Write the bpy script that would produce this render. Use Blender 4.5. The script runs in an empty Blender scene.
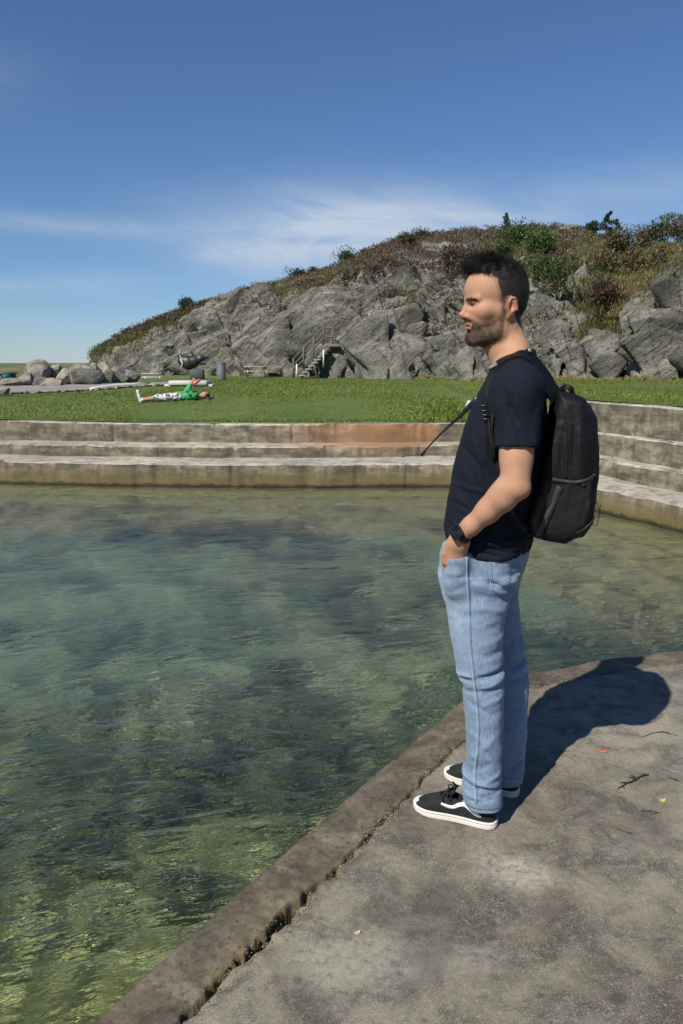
import bpy, math, random
import numpy as np
from mathutils import Vector, Matrix
from mathutils.bvhtree import BVHTree
R = math.radians
random.seed(5)
RNG = np.random.default_rng(11)
scn = bpy.context.scene
COL = scn.collection

# ---------------------------------------------------------------- camera model
W_, H_ = 683, 1024
FPX = 769.0
EYE = 1.5
PITCH = math.atan((512 - 362) / FPX)
CP, SP = math.cos(PITCH), math.sin(PITCH)


def ray(x, y):
    a = (np.asarray(x, float) - 341.5) / FPX
    b = -(np.asarray(y, float) - 512.) / FPX
    return a, CP + b * SP, -SP + b * CP


def at_z(x, y, z):
    a, b, c = ray(x, y)
    t = (z - EYE) / c
    return a * t, b * t


def at_y(x, y, Y):
    a, b, c = ray(x, y)
    t = Y / b
    return a * t, EYE + c * t


P0 = (0.45, 2.40)
AZ = math.atan2(*P0)
CA, SA = math.cos(AZ), math.sin(AZ)
DIST0 = math.hypot(*P0)


def loc(x, y, v=0.0):
    """photo pixel -> (u, z) in the standing person's own frame at lateral offset v"""
    a, b, c = ray(x, y)
    t = (DIST0 - v) / (a * SA + b * CA)
    return -(a * CA - b * SA) * t, EYE + c * t


def from_local(p):
    """(u forward, v to his left, z) -> world"""
    p = np.asarray(p, float)
    u, v, z = p[..., 0], p[..., 1], p[..., 2]
    return np.stack([P0[0] - u * CA - v * SA, P0[1] + u * SA - v * CA, z], -1)


# ---------------------------------------------------------------- noise
def _hash(ix, iy, iz, seed):
    h = (ix.astype(np.int64) * 374761393 + iy.astype(np.int64) * 668265263 + iz.astype(np.int64) * 2147483647 + seed * 1274126177) & 0xffffffff
    h = ((h ^ (h >> 13)) * 1274126177) & 0xffffffff
    h = ((h ^ (h >> 16)) * 2246822519) & 0xffffffff
    return ((h ^ (h >> 15)) & 0xffffff).astype(np.float32) / float(0xffffff) * 2 - 1


def noise(p, s=1.0, seed=0):
    p = np.asarray(p, np.float32) * s
    if p.shape[-1] == 2:
        p = np.concatenate([p, np.zeros(p.shape[:-1] + (1,), np.float32)], -1)
    i = np.floor(p).astype(np.int64)
    f = p - i
    w = f * f * f * (f * (f * 6 - 15) + 10)
    r = 0
    for dx in (0, 1):
        for dy in (0, 1):
            for dz in (0, 1):
                v = _hash(i[..., 0] + dx, i[..., 1] + dy, i[..., 2] + dz, seed)
                r = r + v * (w[..., 0] if dx else 1 - w[..., 0]) * (w[..., 1] if dy else 1 - w[..., 1]) * (w[..., 2] if dz else 1 - w[..., 2])
    return r


def fbm(p, s=1.0, o=4, seed=0, g=.5):
    r = 0; a = 1.; n = 0
    for k in range(o):
        r = r + a * noise(p, s * 2.03 ** k, seed + k * 17); n += a; a *= g
    return r / n


def ridged(p, s=1.0, o=4, seed=0, g=.5):
    r = 0; a = 1.; n = 0
    for k in range(o):
        r = r + a * (1 - 2 * np.abs(noise(p, s * 2.03 ** k, seed + k * 17))); n += a; a *= g
    return r / n


def sstep(a, b, x):
    t = np.clip((x - a) / (b - a), 0, 1)
    return t * t * (3 - 2 * t)


# ---------------------------------------------------------------- objects
def mesh_np(name, verts, faces, mat=None, parent=None, smooth=True, attrs=None):
    """faces: (n,3) or (n,4) array, or list of such arrays / lists"""
    me = bpy.data.meshes.new(name)
    verts = np.asarray(verts, np.float32)
    fl = faces if isinstance(faces, list) else [faces]
    loops = []; starts = []; tot = 0
    for f in fl:
        f = np.asarray(f, np.int32)
        if f.ndim == 1:
            f = f[None]
        n, k = f.shape
        loops.append(f.ravel()); starts.append(tot + np.arange(n) * k); tot += n * k
    loops = np.concatenate(loops); starts = np.concatenate(starts)
    me.vertices.add(len(verts)); me.vertices.foreach_set('co', verts.ravel())
    me.loops.add(len(loops)); me.loops.foreach_set('vertex_index', loops)
    me.polygons.add(len(starts)); me.polygons.foreach_set('loop_start', starts.astype(np.int32))
    me.update(calc_edges=True)
    me.validate()
    if smooth:
        me.polygons.foreach_set('use_smooth', np.ones(len(me.polygons), bool))
    if attrs:
        for k, a in attrs.items():
            a = np.asarray(a, np.float32)
            if a.ndim == 1:
                at = me.attributes.new(k, 'FLOAT', 'POINT'); at.data.foreach_set('value', a)
            else:
                at = me.attributes.new(k, 'FLOAT_COLOR', 'POINT')
                if a.shape[1] == 3:
                    a = np.concatenate([a, np.ones((len(a), 1), np.float32)], 1)
                at.data.foreach_set('color', a.ravel())
    o = bpy.data.objects.new(name, me)
    COL.objects.link(o)
    if mat:
        me.materials.append(mat)
    if parent:
        o.parent = parent
    return o


def tag(o, label=None, cat=None, group=None, kind=None):
    if label: o['label'] = label
    if cat: o['category'] = cat
    if group: o['group'] = group
    if kind: o['kind'] = kind
    return o


def empty(name, loc_=(0, 0, 0), rz=0, label=None, cat=None, group=None):
    o = bpy.data.objects.new(name, None); COL.objects.link(o)
    o.location = loc_; o.rotation_euler = (0, 0, rz); o.empty_display_size = .1
    return tag(o, label, cat, group)


def grid_faces(nu, nv, closed_u=False):
    i = np.arange(nu if closed_u else nu - 1)[:, None]; j = np.arange(nv - 1)[None, :]
    i2 = (i + 1) % nu
    return np.stack([(i * nv + j), (i2 * nv + j), (i2 * nv + j + 1), (i * nv + j + 1)], -1).reshape(-1, 4)


class MB:
    """collects simple shapes into one mesh"""
    def __init__(s):
        s.v = []; s.f = {3: [], 4: []}; s.n = 0

    def add(s, v, *fs):
        v = np.asarray(v, float).reshape(-1, 3)
        for f in fs:
            f = np.asarray(f, int)
            if f.size: s.f[f.shape[1]].append(f + s.n)
        s.v.append(v); s.n += len(v)
        return s

    def box(s, c, d, rz=0, rx=0, ry=0, bev=0.0):
        x, y, z = [k / 2 for k in d]
        b = min(bev, x * .9, y * .9, z * .9)
        if b <= 0:
            v = np.array([[i, j, k] for i in (-x, x) for j in (-y, y) for k in (-z, z)])
            f = [[0, 1, 3, 2], [4, 6, 7, 5], [0, 4, 5, 1], [2, 3, 7, 6], [0, 2, 6, 4], [1, 5, 7, 3]]
            t = []
        else:
            v = []; 
            idx = {}
            for i in (-1, 1):
                for j in (-1, 1):
                    for k in (-1, 1):
                        for a in range(3):
                            q = [i * (x - b), j * (y - b), k * (z - b)]
                            q[a] += (i, j, k)[a] * b
                            idx[(i, j, k, a)] = len(v); v.append(q)
            f = []; t = []
            for a in range(3):
                o1, o2 = (a + 1) % 3, (a + 2) % 3
                for sg in (-1, 1):
                    cyc = []
                    for (p, q) in ((-1, -1), (1, -1), (1, 1), (-1, 1)):
                        c3 = [0, 0, 0]; c3[a] = sg; c3[o1] = p; c3[o2] = q
                        cyc.append(idx[(*c3, a)])
                    f.append(cyc if sg > 0 else cyc[::-1])
                for p in (-1, 1):
                    for q in (-1, 1):
                        c1 = [0, 0, 0]; c1[a] = -1; c1[o1] = p; c1[o2] = q
                        c2 = list(c1); c2[a] = 1
                        w = [idx[(*c1, o1)], idx[(*c2, o1)], idx[(*c2, o2)], idx[(*c1, o2)]]
                        f.append(w if p * q < 0 else w[::-1])
            for i in (-1, 1):
                for j in (-1, 1):
                    for k in (-1, 1):
                        w = [idx[(i, j, k, 0)], idx[(i, j, k, 1)], idx[(i, j, k, 2)]]
                        t.append(w if i * j * k > 0 else w[::-1])
            v = np.array(v)
        m = Matrix.Rotation(rz, 3, 'Z') @ Matrix.Rotation(ry, 3, 'Y') @ Matrix.Rotation(rx, 3, 'X')
        v = v @ np.array(m).T + np.asarray(c)
        return s.add(v, f, t) if len(t) else s.add(v, f)

    def tube(s, pts, r, n=8, caps=True):
        pts = np.asarray(pts, float); m = len(pts)
        r = np.broadcast_to(np.asarray(r, float), (m,)) if np.ndim(r) <= 1 else r
        tn = np.gradient(pts, axis=0); tn /= np.linalg.norm(tn, axis=1, keepdims=True) + 1e-9
        ref = np.array([0, 0, 1.]) if abs(tn[0][2]) < .9 else np.array([1., 0, 0])
        vs = []
        a = np.cross(tn[0], ref); a /= np.linalg.norm(a)
        th = np.arange(n) / n * 2 * np.pi
        for k in range(m):
            a = a - tn[k] * (a @ tn[k]); a /= np.linalg.norm(a) + 1e-9
            b = np.cross(tn[k], a)
            vs.append(pts[k] + r[k] * (np.cos(th)[:, None] * a + np.sin(th)[:, None] * b))
        v = np.concatenate(vs)
        i = np.arange(m - 1)[:, None] * n; j = np.arange(n)[None]; j2 = (j + 1) % n
        f = np.stack([i + j, i + j2, i + n + j2, i + n + j], -1).reshape(-1, 4)
        if caps:
            v = np.concatenate([v, pts[:1], pts[-1:]])
            j = np.arange(n); j2 = (j + 1) % n
            t = np.concatenate([np.stack([j2, j, np.full(n, m * n)], -1), np.stack([(m - 1) * n + j, (m - 1) * n + j2, np.full(n, m * n + 1)], -1)])
            return s.add(v, f, t)
        return s.add(v, f)

    def build(s, name, mat, parent=None, smooth=False, attrs=None):
        fs = [np.concatenate(s.f[k]) for k in (3, 4) if s.f[k]]
        return mesh_np(name, np.concatenate(s.v), fs, mat, parent, smooth, attrs)


def auto_smooth(o, ang=35):
    me = o.data
    me.polygons.foreach_set('use_smooth', np.ones(len(me.polygons), bool))
    me.set_sharp_from_angle(angle=R(ang))
    return o


# ---------------------------------------------------------------- materials
class NT:
    def __init__(s, name):
        s.m = bpy.data.materials.new(name); s.m.use_nodes = True
        s.t = s.m.node_tree; s.n = s.t.nodes; s.l = s.t.links
        s.n.clear()
        s.out = s.n.new('ShaderNodeOutputMaterial')

    def node(s, t, ins=None, **kw):
        n = s.n.new(t)
        for k, v in kw.items(): setattr(n, k, v)
        for k, v in (ins or {}).items(): s.set(n, k, v)
        return n

    def set(s, n, k, v):
        if isinstance(v, bpy.types.NodeSocket): s.l.new(v, n.inputs[k])
        elif isinstance(v, bpy.types.Node): s.l.new(v.outputs[0], n.inputs[k])
        else:
            if isinstance(v, (tuple, list)) and len(v) == 3 and n.inputs[k].type == 'RGBA': v = (*v, 1)
            n.inputs[k].default_value = v

    def coord(s, scale=(1, 1, 1), rot=(0, 0, 0), kind='Object'):
        c = s.node('ShaderNodeTexCoord')
        m = s.node('ShaderNodeMapping', {'Vector': c.outputs[kind], 'Scale': scale, 'Rotation': rot})
        return m.outputs[0]

    def strata(s, scale, rot):
        c = s.node('ShaderNodeTexCoord')
        a = s.node('ShaderNodeMapping', {'Vector': c.outputs['Object'], 'Rotation': rot})
        return s.node('ShaderNodeMapping', {'Vector': a.outputs[0], 'Scale': scale}).outputs[0]

    def noise(s, scale, detail=4, rough=.55, vec=None, dist=0., kind='FBM'):
        n = s.node('ShaderNodeTexNoise', {'Scale': scale, 'Detail': detail, 'Roughness': rough, 'Distortion': dist}, noise_type=kind)
        if vec is not None: s.set(n, 'Vector', vec)
        return n.outputs['Fac']

    def voro(s, scale, vec=None, feature='F1', out='Distance', rnd=1.):
        n = s.node('ShaderNodeTexVoronoi', {'Scale': scale, 'Randomness': rnd}, feature=feature)
        if vec is not None: s.set(n, 'Vector', vec)
        return n.outputs[out]

    def attr(s, name, out='Fac'):
        return s.node('ShaderNodeAttribute', attribute_name=name).outputs[out]

    def ramp(s, fac, stops, interp='LINEAR'):
        n = s.node('ShaderNodeValToRGB', {'Fac': fac}); cr = n.color_ramp; cr.interpolation = interp
        while len(cr.elements) < len(stops): cr.elements.new(.5)
        for e, (p, c) in zip(cr.elements, stops):
            e.position = p
            e.color = (c, c, c, 1) if np.ndim(c) == 0 else (*c, 1)
        return n.outputs[0]

    def mix(s, fac, a, b, mode='MIX'):
        n = s.node('ShaderNodeMix', data_type='RGBA', blend_type=mode)
        s.set(n, 0, fac); s.set(n, 6, a); s.set(n, 7, b)
        return n.outputs[2]

    def math(s, op, a, b=None, c=None, clamp=False):
        n = s.node('ShaderNodeMath', operation=op, use_clamp=clamp); s.set(n, 0, a)
        if b is not None: s.set(n, 1, b)
        if c is not None: s.set(n, 2, c)
        return n.outputs[0]

    def bump(s, h, strength=.5, dist=.01, normal=None):
        n = s.node('ShaderNodeBump', {'Height': h, 'Strength': strength, 'Distance': dist})
        if normal is not None: s.set(n, 'Normal', normal)
        return n.outputs[0]

    def principled(s, color, rough=.8, normal=None, **kw):
        n = s.node('ShaderNodeBsdfPrincipled', {'Base Color': color, 'Roughness': rough})
        if normal is not None: s.set(n, 'Normal', normal)
        for k, v in kw.items(): s.set(n, k.replace('_', ' '), v)
        s.l.new(n.outputs[0], s.out.inputs[0])
        s.bsdf = n
        return s.m


def simple(name, color, rough=.7, var=.25, scale=40., bump=0.2, bd=.002, **kw):
    t = NT(name)
    v = t.coord()
    n = t.noise(scale, 5, .6, v)
    n2 = t.noise(scale * .13, 3, .6, v)
    c = t.mix(t.math('MULTIPLY', t.math('ADD', n, n2), .5), tuple(k * (1 - var) for k in color), tuple(min(1, k * (1 + var)) for k in color))
    return t.principled(c, rough, t.bump(n, bump, bd), **kw)


# ---------------------------------------------------------------- implicit surfaces
def surface_net(F, xs, ys, zs):
    S = F < 0
    a = S[:-1, :-1, :-1]
    cnt = np.zeros(a.shape, np.uint8)
    sl = (slice(None, -1), slice(1, None))
    for i in (0, 1):
        for j in (0, 1):
            for k in (0, 1):
                cnt += S[sl[i], sl[j], sl[k]]
    act = (cnt > 0) & (cnt < 8)
    ci = np.argwhere(act).astype(np.int32)
    idm = np.full(act.shape, -1, np.int32); idm[act] = np.arange(len(ci))
    acc = np.zeros((len(ci), 3)); n = np.zeros(len(ci))
    ax = (xs, ys, zs)
    corner = [(i, j, k) for i in (0, 1) for j in (0, 1) for k in (0, 1)]
    P = {}
    val = {}
    for c in corner:
        q = ci + np.array(c)
        val[c] = F[q[:, 0], q[:, 1], q[:, 2]]
        P[c] = np.stack([ax[d][q[:, d]] for d in range(3)], -1)
    for c in corner:
        for d in range(3):
            if c[d]: continue
            e = list(c); e[d] = 1; e = tuple(e)
            va, vb = val[c], val[e]
            m = (va < 0) != (vb < 0)
            t = np.where(m, va / np.where(m, va - vb, 1), 0)
            acc += np.where(m[:, None], P[c] + t[:, None] * (P[e] - P[c]), 0); n += m
    V = acc / n[:, None]
    quads = []
    for d in range(3):
        o1, o2 = (d + 1) % 3, (d + 2) % 3
        s0 = [slice(None)] * 3; s1 = [slice(None)] * 3
        s0[d] = slice(0, -1); s1[d] = slice(1, None)
        A = S[tuple(s0)]; B = S[tuple(s1)]
        e = np.argwhere(A != B)
        ok = (e[:, o1] > 0) & (e[:, o2] > 0) & (e[:, o1] < act.shape[o1]) & (e[:, o2] < act.shape[o2])
        e = e[ok]
        u1 = np.zeros(3, int); u1[o1] = 1; u2 = np.zeros(3, int); u2[o2] = 1
        g = lambda q: idm[q[:, 0], q[:, 1], q[:, 2]]
        q = np.stack([g(e - u1 - u2), g(e - u2), g(e), g(e - u1)], -1)
        inside = A[e[:, 0], e[:, 1], e[:, 2]]
        q[~inside] = q[~inside][:, ::-1]
        quads.append(q)
    return V, np.concatenate(quads)


class Field:
    def __init__(s, lo, hi, h, zs=None, big=.05):
        s.x = np.arange(lo[0], hi[0], h, dtype=np.float32) if np.ndim(h) == 0 else np.arange(lo[0], hi[0], h[0], dtype=np.float32)
        s.y = np.arange(lo[1], hi[1], h, dtype=np.float32) if np.ndim(h) == 0 else np.arange(lo[1], hi[1], h[1], dtype=np.float32)
        s.z = (np.arange(lo[2], hi[2], h, dtype=np.float32) if zs is None else np.asarray(zs, np.float32))
        s.F = np.full((len(s.x), len(s.y), len(s.z)), big, np.float32)

    def sub(s, lo, hi):
        r = []
        for a, l, h in zip((s.x, s.y, s.z), lo, hi):
            i0 = max(0, int(np.searchsorted(a, l)) - 1); i1 = min(len(a), int(np.searchsorted(a, h)) + 1)
            r.append(slice(i0, max(i1, i0 + 1)))
        return tuple(r), s.x[r[0]][:, None, None], s.y[r[1]][None, :, None], s.z[r[2]][None, None, :]

    def put(s, fn, lo, hi, k=.01, op='u'):
        pad = .012 + k
        sl, X, Y, Z = s.sub([q - pad for q in lo], [q + pad for q in hi])
        if 0 in (len(s.x[sl[0]]), len(s.y[sl[1]]), len(s.z[sl[2]])): return
        d = fn(X, Y, Z).astype(np.float32)
        A = s.F[sl]
        if op == 'u':
            h = np.maximum(k - np.abs(A - d), 0) / max(k, 1e-6)
            s.F[sl] = np.minimum(A, d) - h * h * k * .25
        elif op == 's':
            d = -d
            h = np.maximum(k - np.abs(A - d), 0) / max(k, 1e-6)
            s.F[sl] = np.maximum(A, d) + h * h * k * .25
        elif op == 'i':
            h = np.maximum(k - np.abs(A - d), 0) / max(k, 1e-6)
            s.F[sl] = np.maximum(A, d) + h * h * k * .25

    def cone(s, a, b, r1, r2, k=.01, op='u', sq=None):
        """round cone between points; sq = (axis vector, factor) squashes along one direction"""
        a = np.array(a, float); b = np.array(b, float); ab = b - a; L2 = ab @ ab + 1e-12
        r = max(r1, r2) * 1.15

        def fn(X, Y, Z):
            px, py, pz = X - a[0], Y - a[1], Z - a[2]
            t = np.clip((px * ab[0] + py * ab[1] + pz * ab[2]) / L2, 0, 1)
            qx, qy, qz = px - t * ab[0], py - t * ab[1], pz - t * ab[2]
            rr = r1 + (r2 - r1) * t
            d2 = qx * qx + qy * qy + qz * qz
            if sq is not None:
                n, fct = sq; n = np.asarray(n, float) / np.linalg.norm(n)
                dn = qx * n[0] + qy * n[1] + qz * n[2]
                d2 = d2 + dn * dn * (fct * fct - 1)
                return np.sqrt(d2) - rr
            return np.sqrt(d2) - rr
        s.put(fn, np.minimum(a, b) - r, np.maximum(a, b) + r, k, op)
        return s

    def chain(s, pts, rad, k=.01, kk=None, op='u', sq=None):
        for i in range(len(pts) - 1):
            s.cone(pts[i], pts[i + 1], rad[i], rad[i + 1], k, op, sq)
        return s

    def ell(s, c, r, rot=None, k=.01, op='u', p=2.):
        c = np.array(c, float); r = np.array(r, float)
        M = np.eye(3) if rot is None else np.array(rot.to_matrix() if hasattr(rot, 'to_matrix') else rot)
        ext = np.sqrt(((M * r) ** 2).sum(1)) if p <= 2 else (np.abs(M) * r).sum(1)

        def fn(X, Y, Z):
            px, py, pz = X - c[0], Y - c[1], Z - c[2]
            l = [M[0, i] * px + M[1, i] * py + M[2, i] * pz for i in range(3)]
            if p == 2:
                k0 = np.sqrt(sum((l[i] / r[i]) ** 2 for i in range(3)))
                k1 = np.sqrt(sum((l[i] / r[i] ** 2) ** 2 for i in range(3))) + 1e-6
                return k0 * (k0 - 1) / k1
            q = sum(np.abs(l[i] / r[i]) ** p for i in range(3)) ** (1 / p)
            return (q - 1) * r.min()
        s.put(fn, c - ext, c + ext, k, op)
        return s

    def stack(s, tab, k=.01, op='u', p=2.2, zlo=None, zhi=None, kz=.01, disp=None):
        """tab rows: z, front u, back u, v centre, v half-width, yaw(deg)"""
        tab = np.array(sorted(tab), float)
        z0, z1 = tab[0, 0], tab[-1, 0]
        zlo = z0 if zlo is None else zlo; zhi = z1 if zhi is None else zhi
        w = max(np.abs(tab[:, 1] - tab[:, 2]).max() / 2, tab[:, 4].max()) * 1.15
        cu = (tab[:, 1] + tab[:, 2]) / 2

        def sm(Z, col):
            # smooth (Catmull-Rom like) interpolation
            zz = np.clip(Z, z0, z1)
            f = np.interp(zz.ravel(), tab[:, 0], col)
            n = 5
            o = np.zeros_like(f)
            for q in np.linspace(-1, 1, n):
                o += np.interp(np.clip(zz.ravel() + q * .012, z0, z1), tab[:, 0], col)
            return (o / n).reshape(Z.shape)

        def fn(X, Y, Z):
            c = sm(Z, cu); a = sm(Z, (tab[:, 1] - tab[:, 2]) / 2); vc = sm(Z, tab[:, 3]); b = sm(Z, tab[:, 4])
            an = np.radians(sm(Z, tab[:, 5]))
            px, py = X - c, Y - vc
            qx = px * np.cos(an) + py * np.sin(an); qy = -px * np.sin(an) + py * np.cos(an)
            n = (np.abs(qx / a) ** p + np.abs(qy / b) ** p) ** (1 / p)
            # gradient estimate
            g = np.sqrt((qx / (a * a)) ** 2 + (qy / (b * b)) ** 2) / np.maximum(n, .2) + 1e-4
            d = np.where(n > .2, (n - 1) / np.maximum(g, 1 / np.maximum(a, b)), -np.minimum(a, b))
            dz = np.maximum(zlo - Z, Z - zhi) + 0 * d
            h = np.maximum(kz - np.abs(d - dz), 0) / kz
            d = np.maximum(d, dz) + h * h * kz * .25
            if disp is not None: d = d - disp(X, Y, Z)
            return d
        s.put(fn, (cu.min() - w, (tab[:, 3] - tab[:, 4]).min() - .02, zlo), (cu.max() + w, (tab[:, 3] + tab[:, 4]).max() + .02, zhi), k, op)
        return s

    def displace(s, fn, band=.03):
        m = np.abs(s.F) < band
        i = np.argwhere(m)
        P = np.stack([s.x[i[:, 0]], s.y[i[:, 1]], s.z[i[:, 2]]], -1)
        s.F[m] -= fn(P)
        return s

    def mesh(s, name, mat, parent=None, post=None, attrs=None, keep=None, world=True):
        V, Q = surface_net(s.F, s.x, s.y, s.z)
        if keep is not None:
            mk = keep(V); Q = Q[mk[Q].all(1)]
            used = np.zeros(len(V), bool); used[Q.ravel()] = True
            re = np.cumsum(used) - 1; V = V[used]; Q = re[Q]
        if post is not None: V = post(V)
        A = attrs(V) if attrs else None
        P = from_local(V) if world else V
        return mesh_np(name, P, Q, mat, parent, True, A)
# ================================================================ WORLD, SUN, CAMERA
SUN_EL, SUN_AZ = 46.5, math.atan2(-0.6, -0.8)          # compass direction of the sun (x, y)
SUN_DIR = Vector((math.sin(SUN_AZ) * math.cos(R(SUN_EL)), math.cos(SUN_AZ) * math.cos(R(SUN_EL)), math.sin(R(SUN_EL))))


def build_world():
    w = bpy.data.worlds.new("World"); scn.world = w; w.use_nodes = True
    t = NT.__new__(NT); t.t = w.node_tree; t.n = t.t.nodes; t.l = t.t.links; t.n.clear()
    out = t.n.new('ShaderNodeOutputWorld')
    sky = t.node('ShaderNodeTexSky', sky_type='NISHITA', sun_disc=False, sun_elevation=R(SUN_EL), sun_rotation=SUN_AZ,
                 altitude=0., air_density=1.0, dust_density=.0, ozone_density=4.5)
    g = t.node('ShaderNodeTexCoord').outputs['Generated']
    sep = t.node('ShaderNodeSeparateXYZ', {0: g})
    el = t.math('ARCSINE', sep.outputs[2])
    az = t.math('ARCTAN2', sep.outputs[0], sep.outputs[1])
    # thin high cloud, stretched along the wind
    cv = t.node('ShaderNodeCombineXYZ', {0: t.math('MULTIPLY', az, 1.0), 1: t.math('MULTIPLY', el, 5.0), 2: 0.}).outputs[0]
    n1 = t.noise(3.2, 6, .62, cv, .6)
    cv2 = t.node('ShaderNodeCombineXYZ', {0: t.math('MULTIPLY', az, 1.0), 1: t.math('ADD', t.math('MULTIPLY', el, 3.0), t.math('MULTIPLY', az, .55)), 2: 3.}).outputs[0]
    n2 = t.noise(7.0, 7, .65, cv2, .8)
    n = t.math('ADD', t.math('MULTIPLY', n1, .6), t.math('MULTIPLY', n2, .4))

    def blob(a0, e0, ra, re, s):
        x = t.math('DIVIDE', t.math('SUBTRACT', az, a0), ra); y = t.math('DIVIDE', t.math('SUBTRACT', el, e0), re)
        d = t.math('ADD', t.math('MULTIPLY', x, x), t.math('MULTIPLY', y, y))
        return t.math('MULTIPLY', t.math('EXPONENT', t.math('MULTIPLY', d, -1.)), s)
    B = [blob(-.02, .148, .15, .046, 1.0), blob(.13, .160, .20, .042, .6), blob(-.15, .128, .055, .012, .22), blob(-.33, .155, .13, .012, .36), blob(-.36, .088, .10, .010, .36),
         blob(-.26, .1, .1, .01, .13), blob(.38, .19, .14, .04, .14), blob(-.40, .30, .06, .03, .10), blob(-.14, .15, .03, .012, .2),
         blob(0, .0, 3., .06, .18)]
    m = B[0]
    for b in B[1:]: m = t.math('ADD', m, b)
    cf = t.math('MULTIPLY', m, t.ramp(n, [(.34, .2), (.62, 1.25)]), clamp=True)
    tint = t.ramp(t.math('MULTIPLY', el, 3.), [(0., (.70, .90, 1.22)), (.5, (.80, .94, 1.14))])
    skyc = t.mix(1., sky.outputs[0], tint, 'MULTIPLY')
    c = t.mix(cf, skyc, (6.4, 7.6, 9.2))
    bg = t.node('ShaderNodeBackground', {0: c, 1: .062})
    t.l.new(bg.outputs[0], out.inputs[0])
    sd = bpy.data.lights.new('sun', 'SUN'); sd.energy = 5.0; sd.angle = R(.53); sd.color = (1., .94, .85)
    so = bpy.data.objects.new('sun', sd); COL.objects.link(so)
    so.rotation_euler = SUN_DIR.to_track_quat('Z', 'Y').to_euler()
    so.location = SUN_DIR * 30
    cd = bpy.data.cameras.new('camera'); cam = bpy.data.objects.new('camera', cd); COL.objects.link(cam)
    cd.sensor_fit = 'VERTICAL'; cd.sensor_height = 24; cd.lens = 24 * FPX / 1024.
    cd.clip_start = .05; cd.clip_end = 3000
    cam.location = (0, 0, EYE); cam.rotation_euler = (math.pi / 2 - PITCH, 0, 0)
    scn.camera = cam
    scn.view_settings.view_transform = 'Standard'; scn.view_settings.look = 'None'
    scn.view_settings.gamma = 1; scn.view_settings.use_curve_mapping = False
    scn.view_settings.exposure = 0.36
    c = scn.cycles
    c.use_denoising = True
    try: c.denoiser = 'OPENIMAGEDENOISE'
    except Exception: pass
    c.max_bounces = 8; c.diffuse_bounces = 3; c.glossy_bounces = 3; c.transmission_bounces = 6; c.transparent_max_bounces = 8
    c.caustics_refractive = True; c.caustics_reflective = False
    c.sample_clamp_indirect = 6.
    c.use_adaptive_sampling = True; c.adaptive_threshold = .015


build_world()

# ================================================================ MATERIALS OF THE SETTING
def mat_concrete(name, base=(.30, .285, .245), tide=True, seed=0., rust=False):
    t = NT(name)
    v = t.coord()
    big = t.noise(.7, 5, .6, v, .3); mid = t.noise(5., 6, .65, v, .2); fine = t.noise(60., 4, .7, v); grit = t.noise(240, 2, .6, v)
    c = t.mix(t.ramp(big, [(.3, 0), (.7, 1)]), tuple(k * .62 for k in base), tuple(min(1, k * 1.25) for k in base))
    c = t.mix(t.ramp(mid, [(.45, 0), (.62, .75)]), c, (.085, .075, .055))
    c = t.mix(t.ramp(fine, [(.52, 0), (.66, .6)]), c, (.36, .34, .29))
    c = t.mix(t.ramp(grit, [(.3, .55), (.5, 0)]), c, (.05, .045, .038))
    # pale chips and lichen
    li = t.noise(9., 7, .75, v, 1.)
    c = t.mix(t.ramp(li, [(.60, 0), (.66, .8)]), c, (.42, .41, .36))
    sep = t.node('ShaderNodeSeparateXYZ', {0: t.node('ShaderNodeTexCoord').outputs['Object']})
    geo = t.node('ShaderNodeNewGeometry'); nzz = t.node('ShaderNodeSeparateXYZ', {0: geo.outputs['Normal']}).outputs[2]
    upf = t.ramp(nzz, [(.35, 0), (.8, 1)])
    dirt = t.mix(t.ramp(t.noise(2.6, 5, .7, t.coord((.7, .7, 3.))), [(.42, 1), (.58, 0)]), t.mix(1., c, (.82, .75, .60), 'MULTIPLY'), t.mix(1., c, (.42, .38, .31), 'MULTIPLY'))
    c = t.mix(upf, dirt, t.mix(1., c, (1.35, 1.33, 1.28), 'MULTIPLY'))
    if tide:
        # vertical run-off streaks
        vs = t.coord((2.2, 2.2, .18))
        st = t.noise(3.5, 5, .7, vs)
        c = t.mix(t.math('MULTIPLY', t.ramp(st, [(.40, .35), (.52, 0)]), t.math('SUBTRACT', 1., upf)), c, (.07, .06, .042))
        z = t.math('ADD', sep.outputs[2], t.math('MULTIPLY', t.math('SUBTRACT', mid, .5), .12))
        alg = t.ramp(t.math('MULTIPLY_ADD', z, 1., .6), [(.20, 1), (.45, 0)])
        c = t.mix(alg, c, (.125, .095, .035))
        wet = t.ramp(t.math('MULTIPLY_ADD', z, 1., .6), [(.165, 1), (.20, 0)])
        c = t.mix(wet, c, (.030, .030, .015))
        c = t.mix(t.ramp(t.math('MULTIPLY_ADD', z, 1., .9), [(.28, 1), (.40, 0)]), c, t.mix(mid, (.16, .15, .075), (.36, .33, .18)))
    if rust:
        x = sep.outputs[0]
        xx = t.math('ADD', x, t.math('MULTIPLY', t.math('SUBTRACT', big, .5), 1.2))
        bandx = t.math('MULTIPLY', t.ramp(t.math('MULTIPLY_ADD', xx, .1, .5), [(.36, 0), (.56, 1)]), t.ramp(t.math('MULTIPLY_ADD', xx, .1, .5), [(.650, 1), (.675, 0)]))
        bz = t.ramp(sep.outputs[2], [(-.0 + .0, 0), (.08, 1)])
        c = t.mix(t.math('MULTIPLY', t.math('MULTIPLY', bandx, bz), .75), c, (.25, .125, .052))
    h = t.math('ADD', t.math('ADD', t.math('MULTIPLY', mid, .5), t.math('MULTIPLY', fine, .35)), t.math('MULTIPLY', grit, .12))
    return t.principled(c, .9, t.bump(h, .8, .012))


M_CONC = mat_concrete('old_concrete', tide=True, rust=True)


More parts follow.
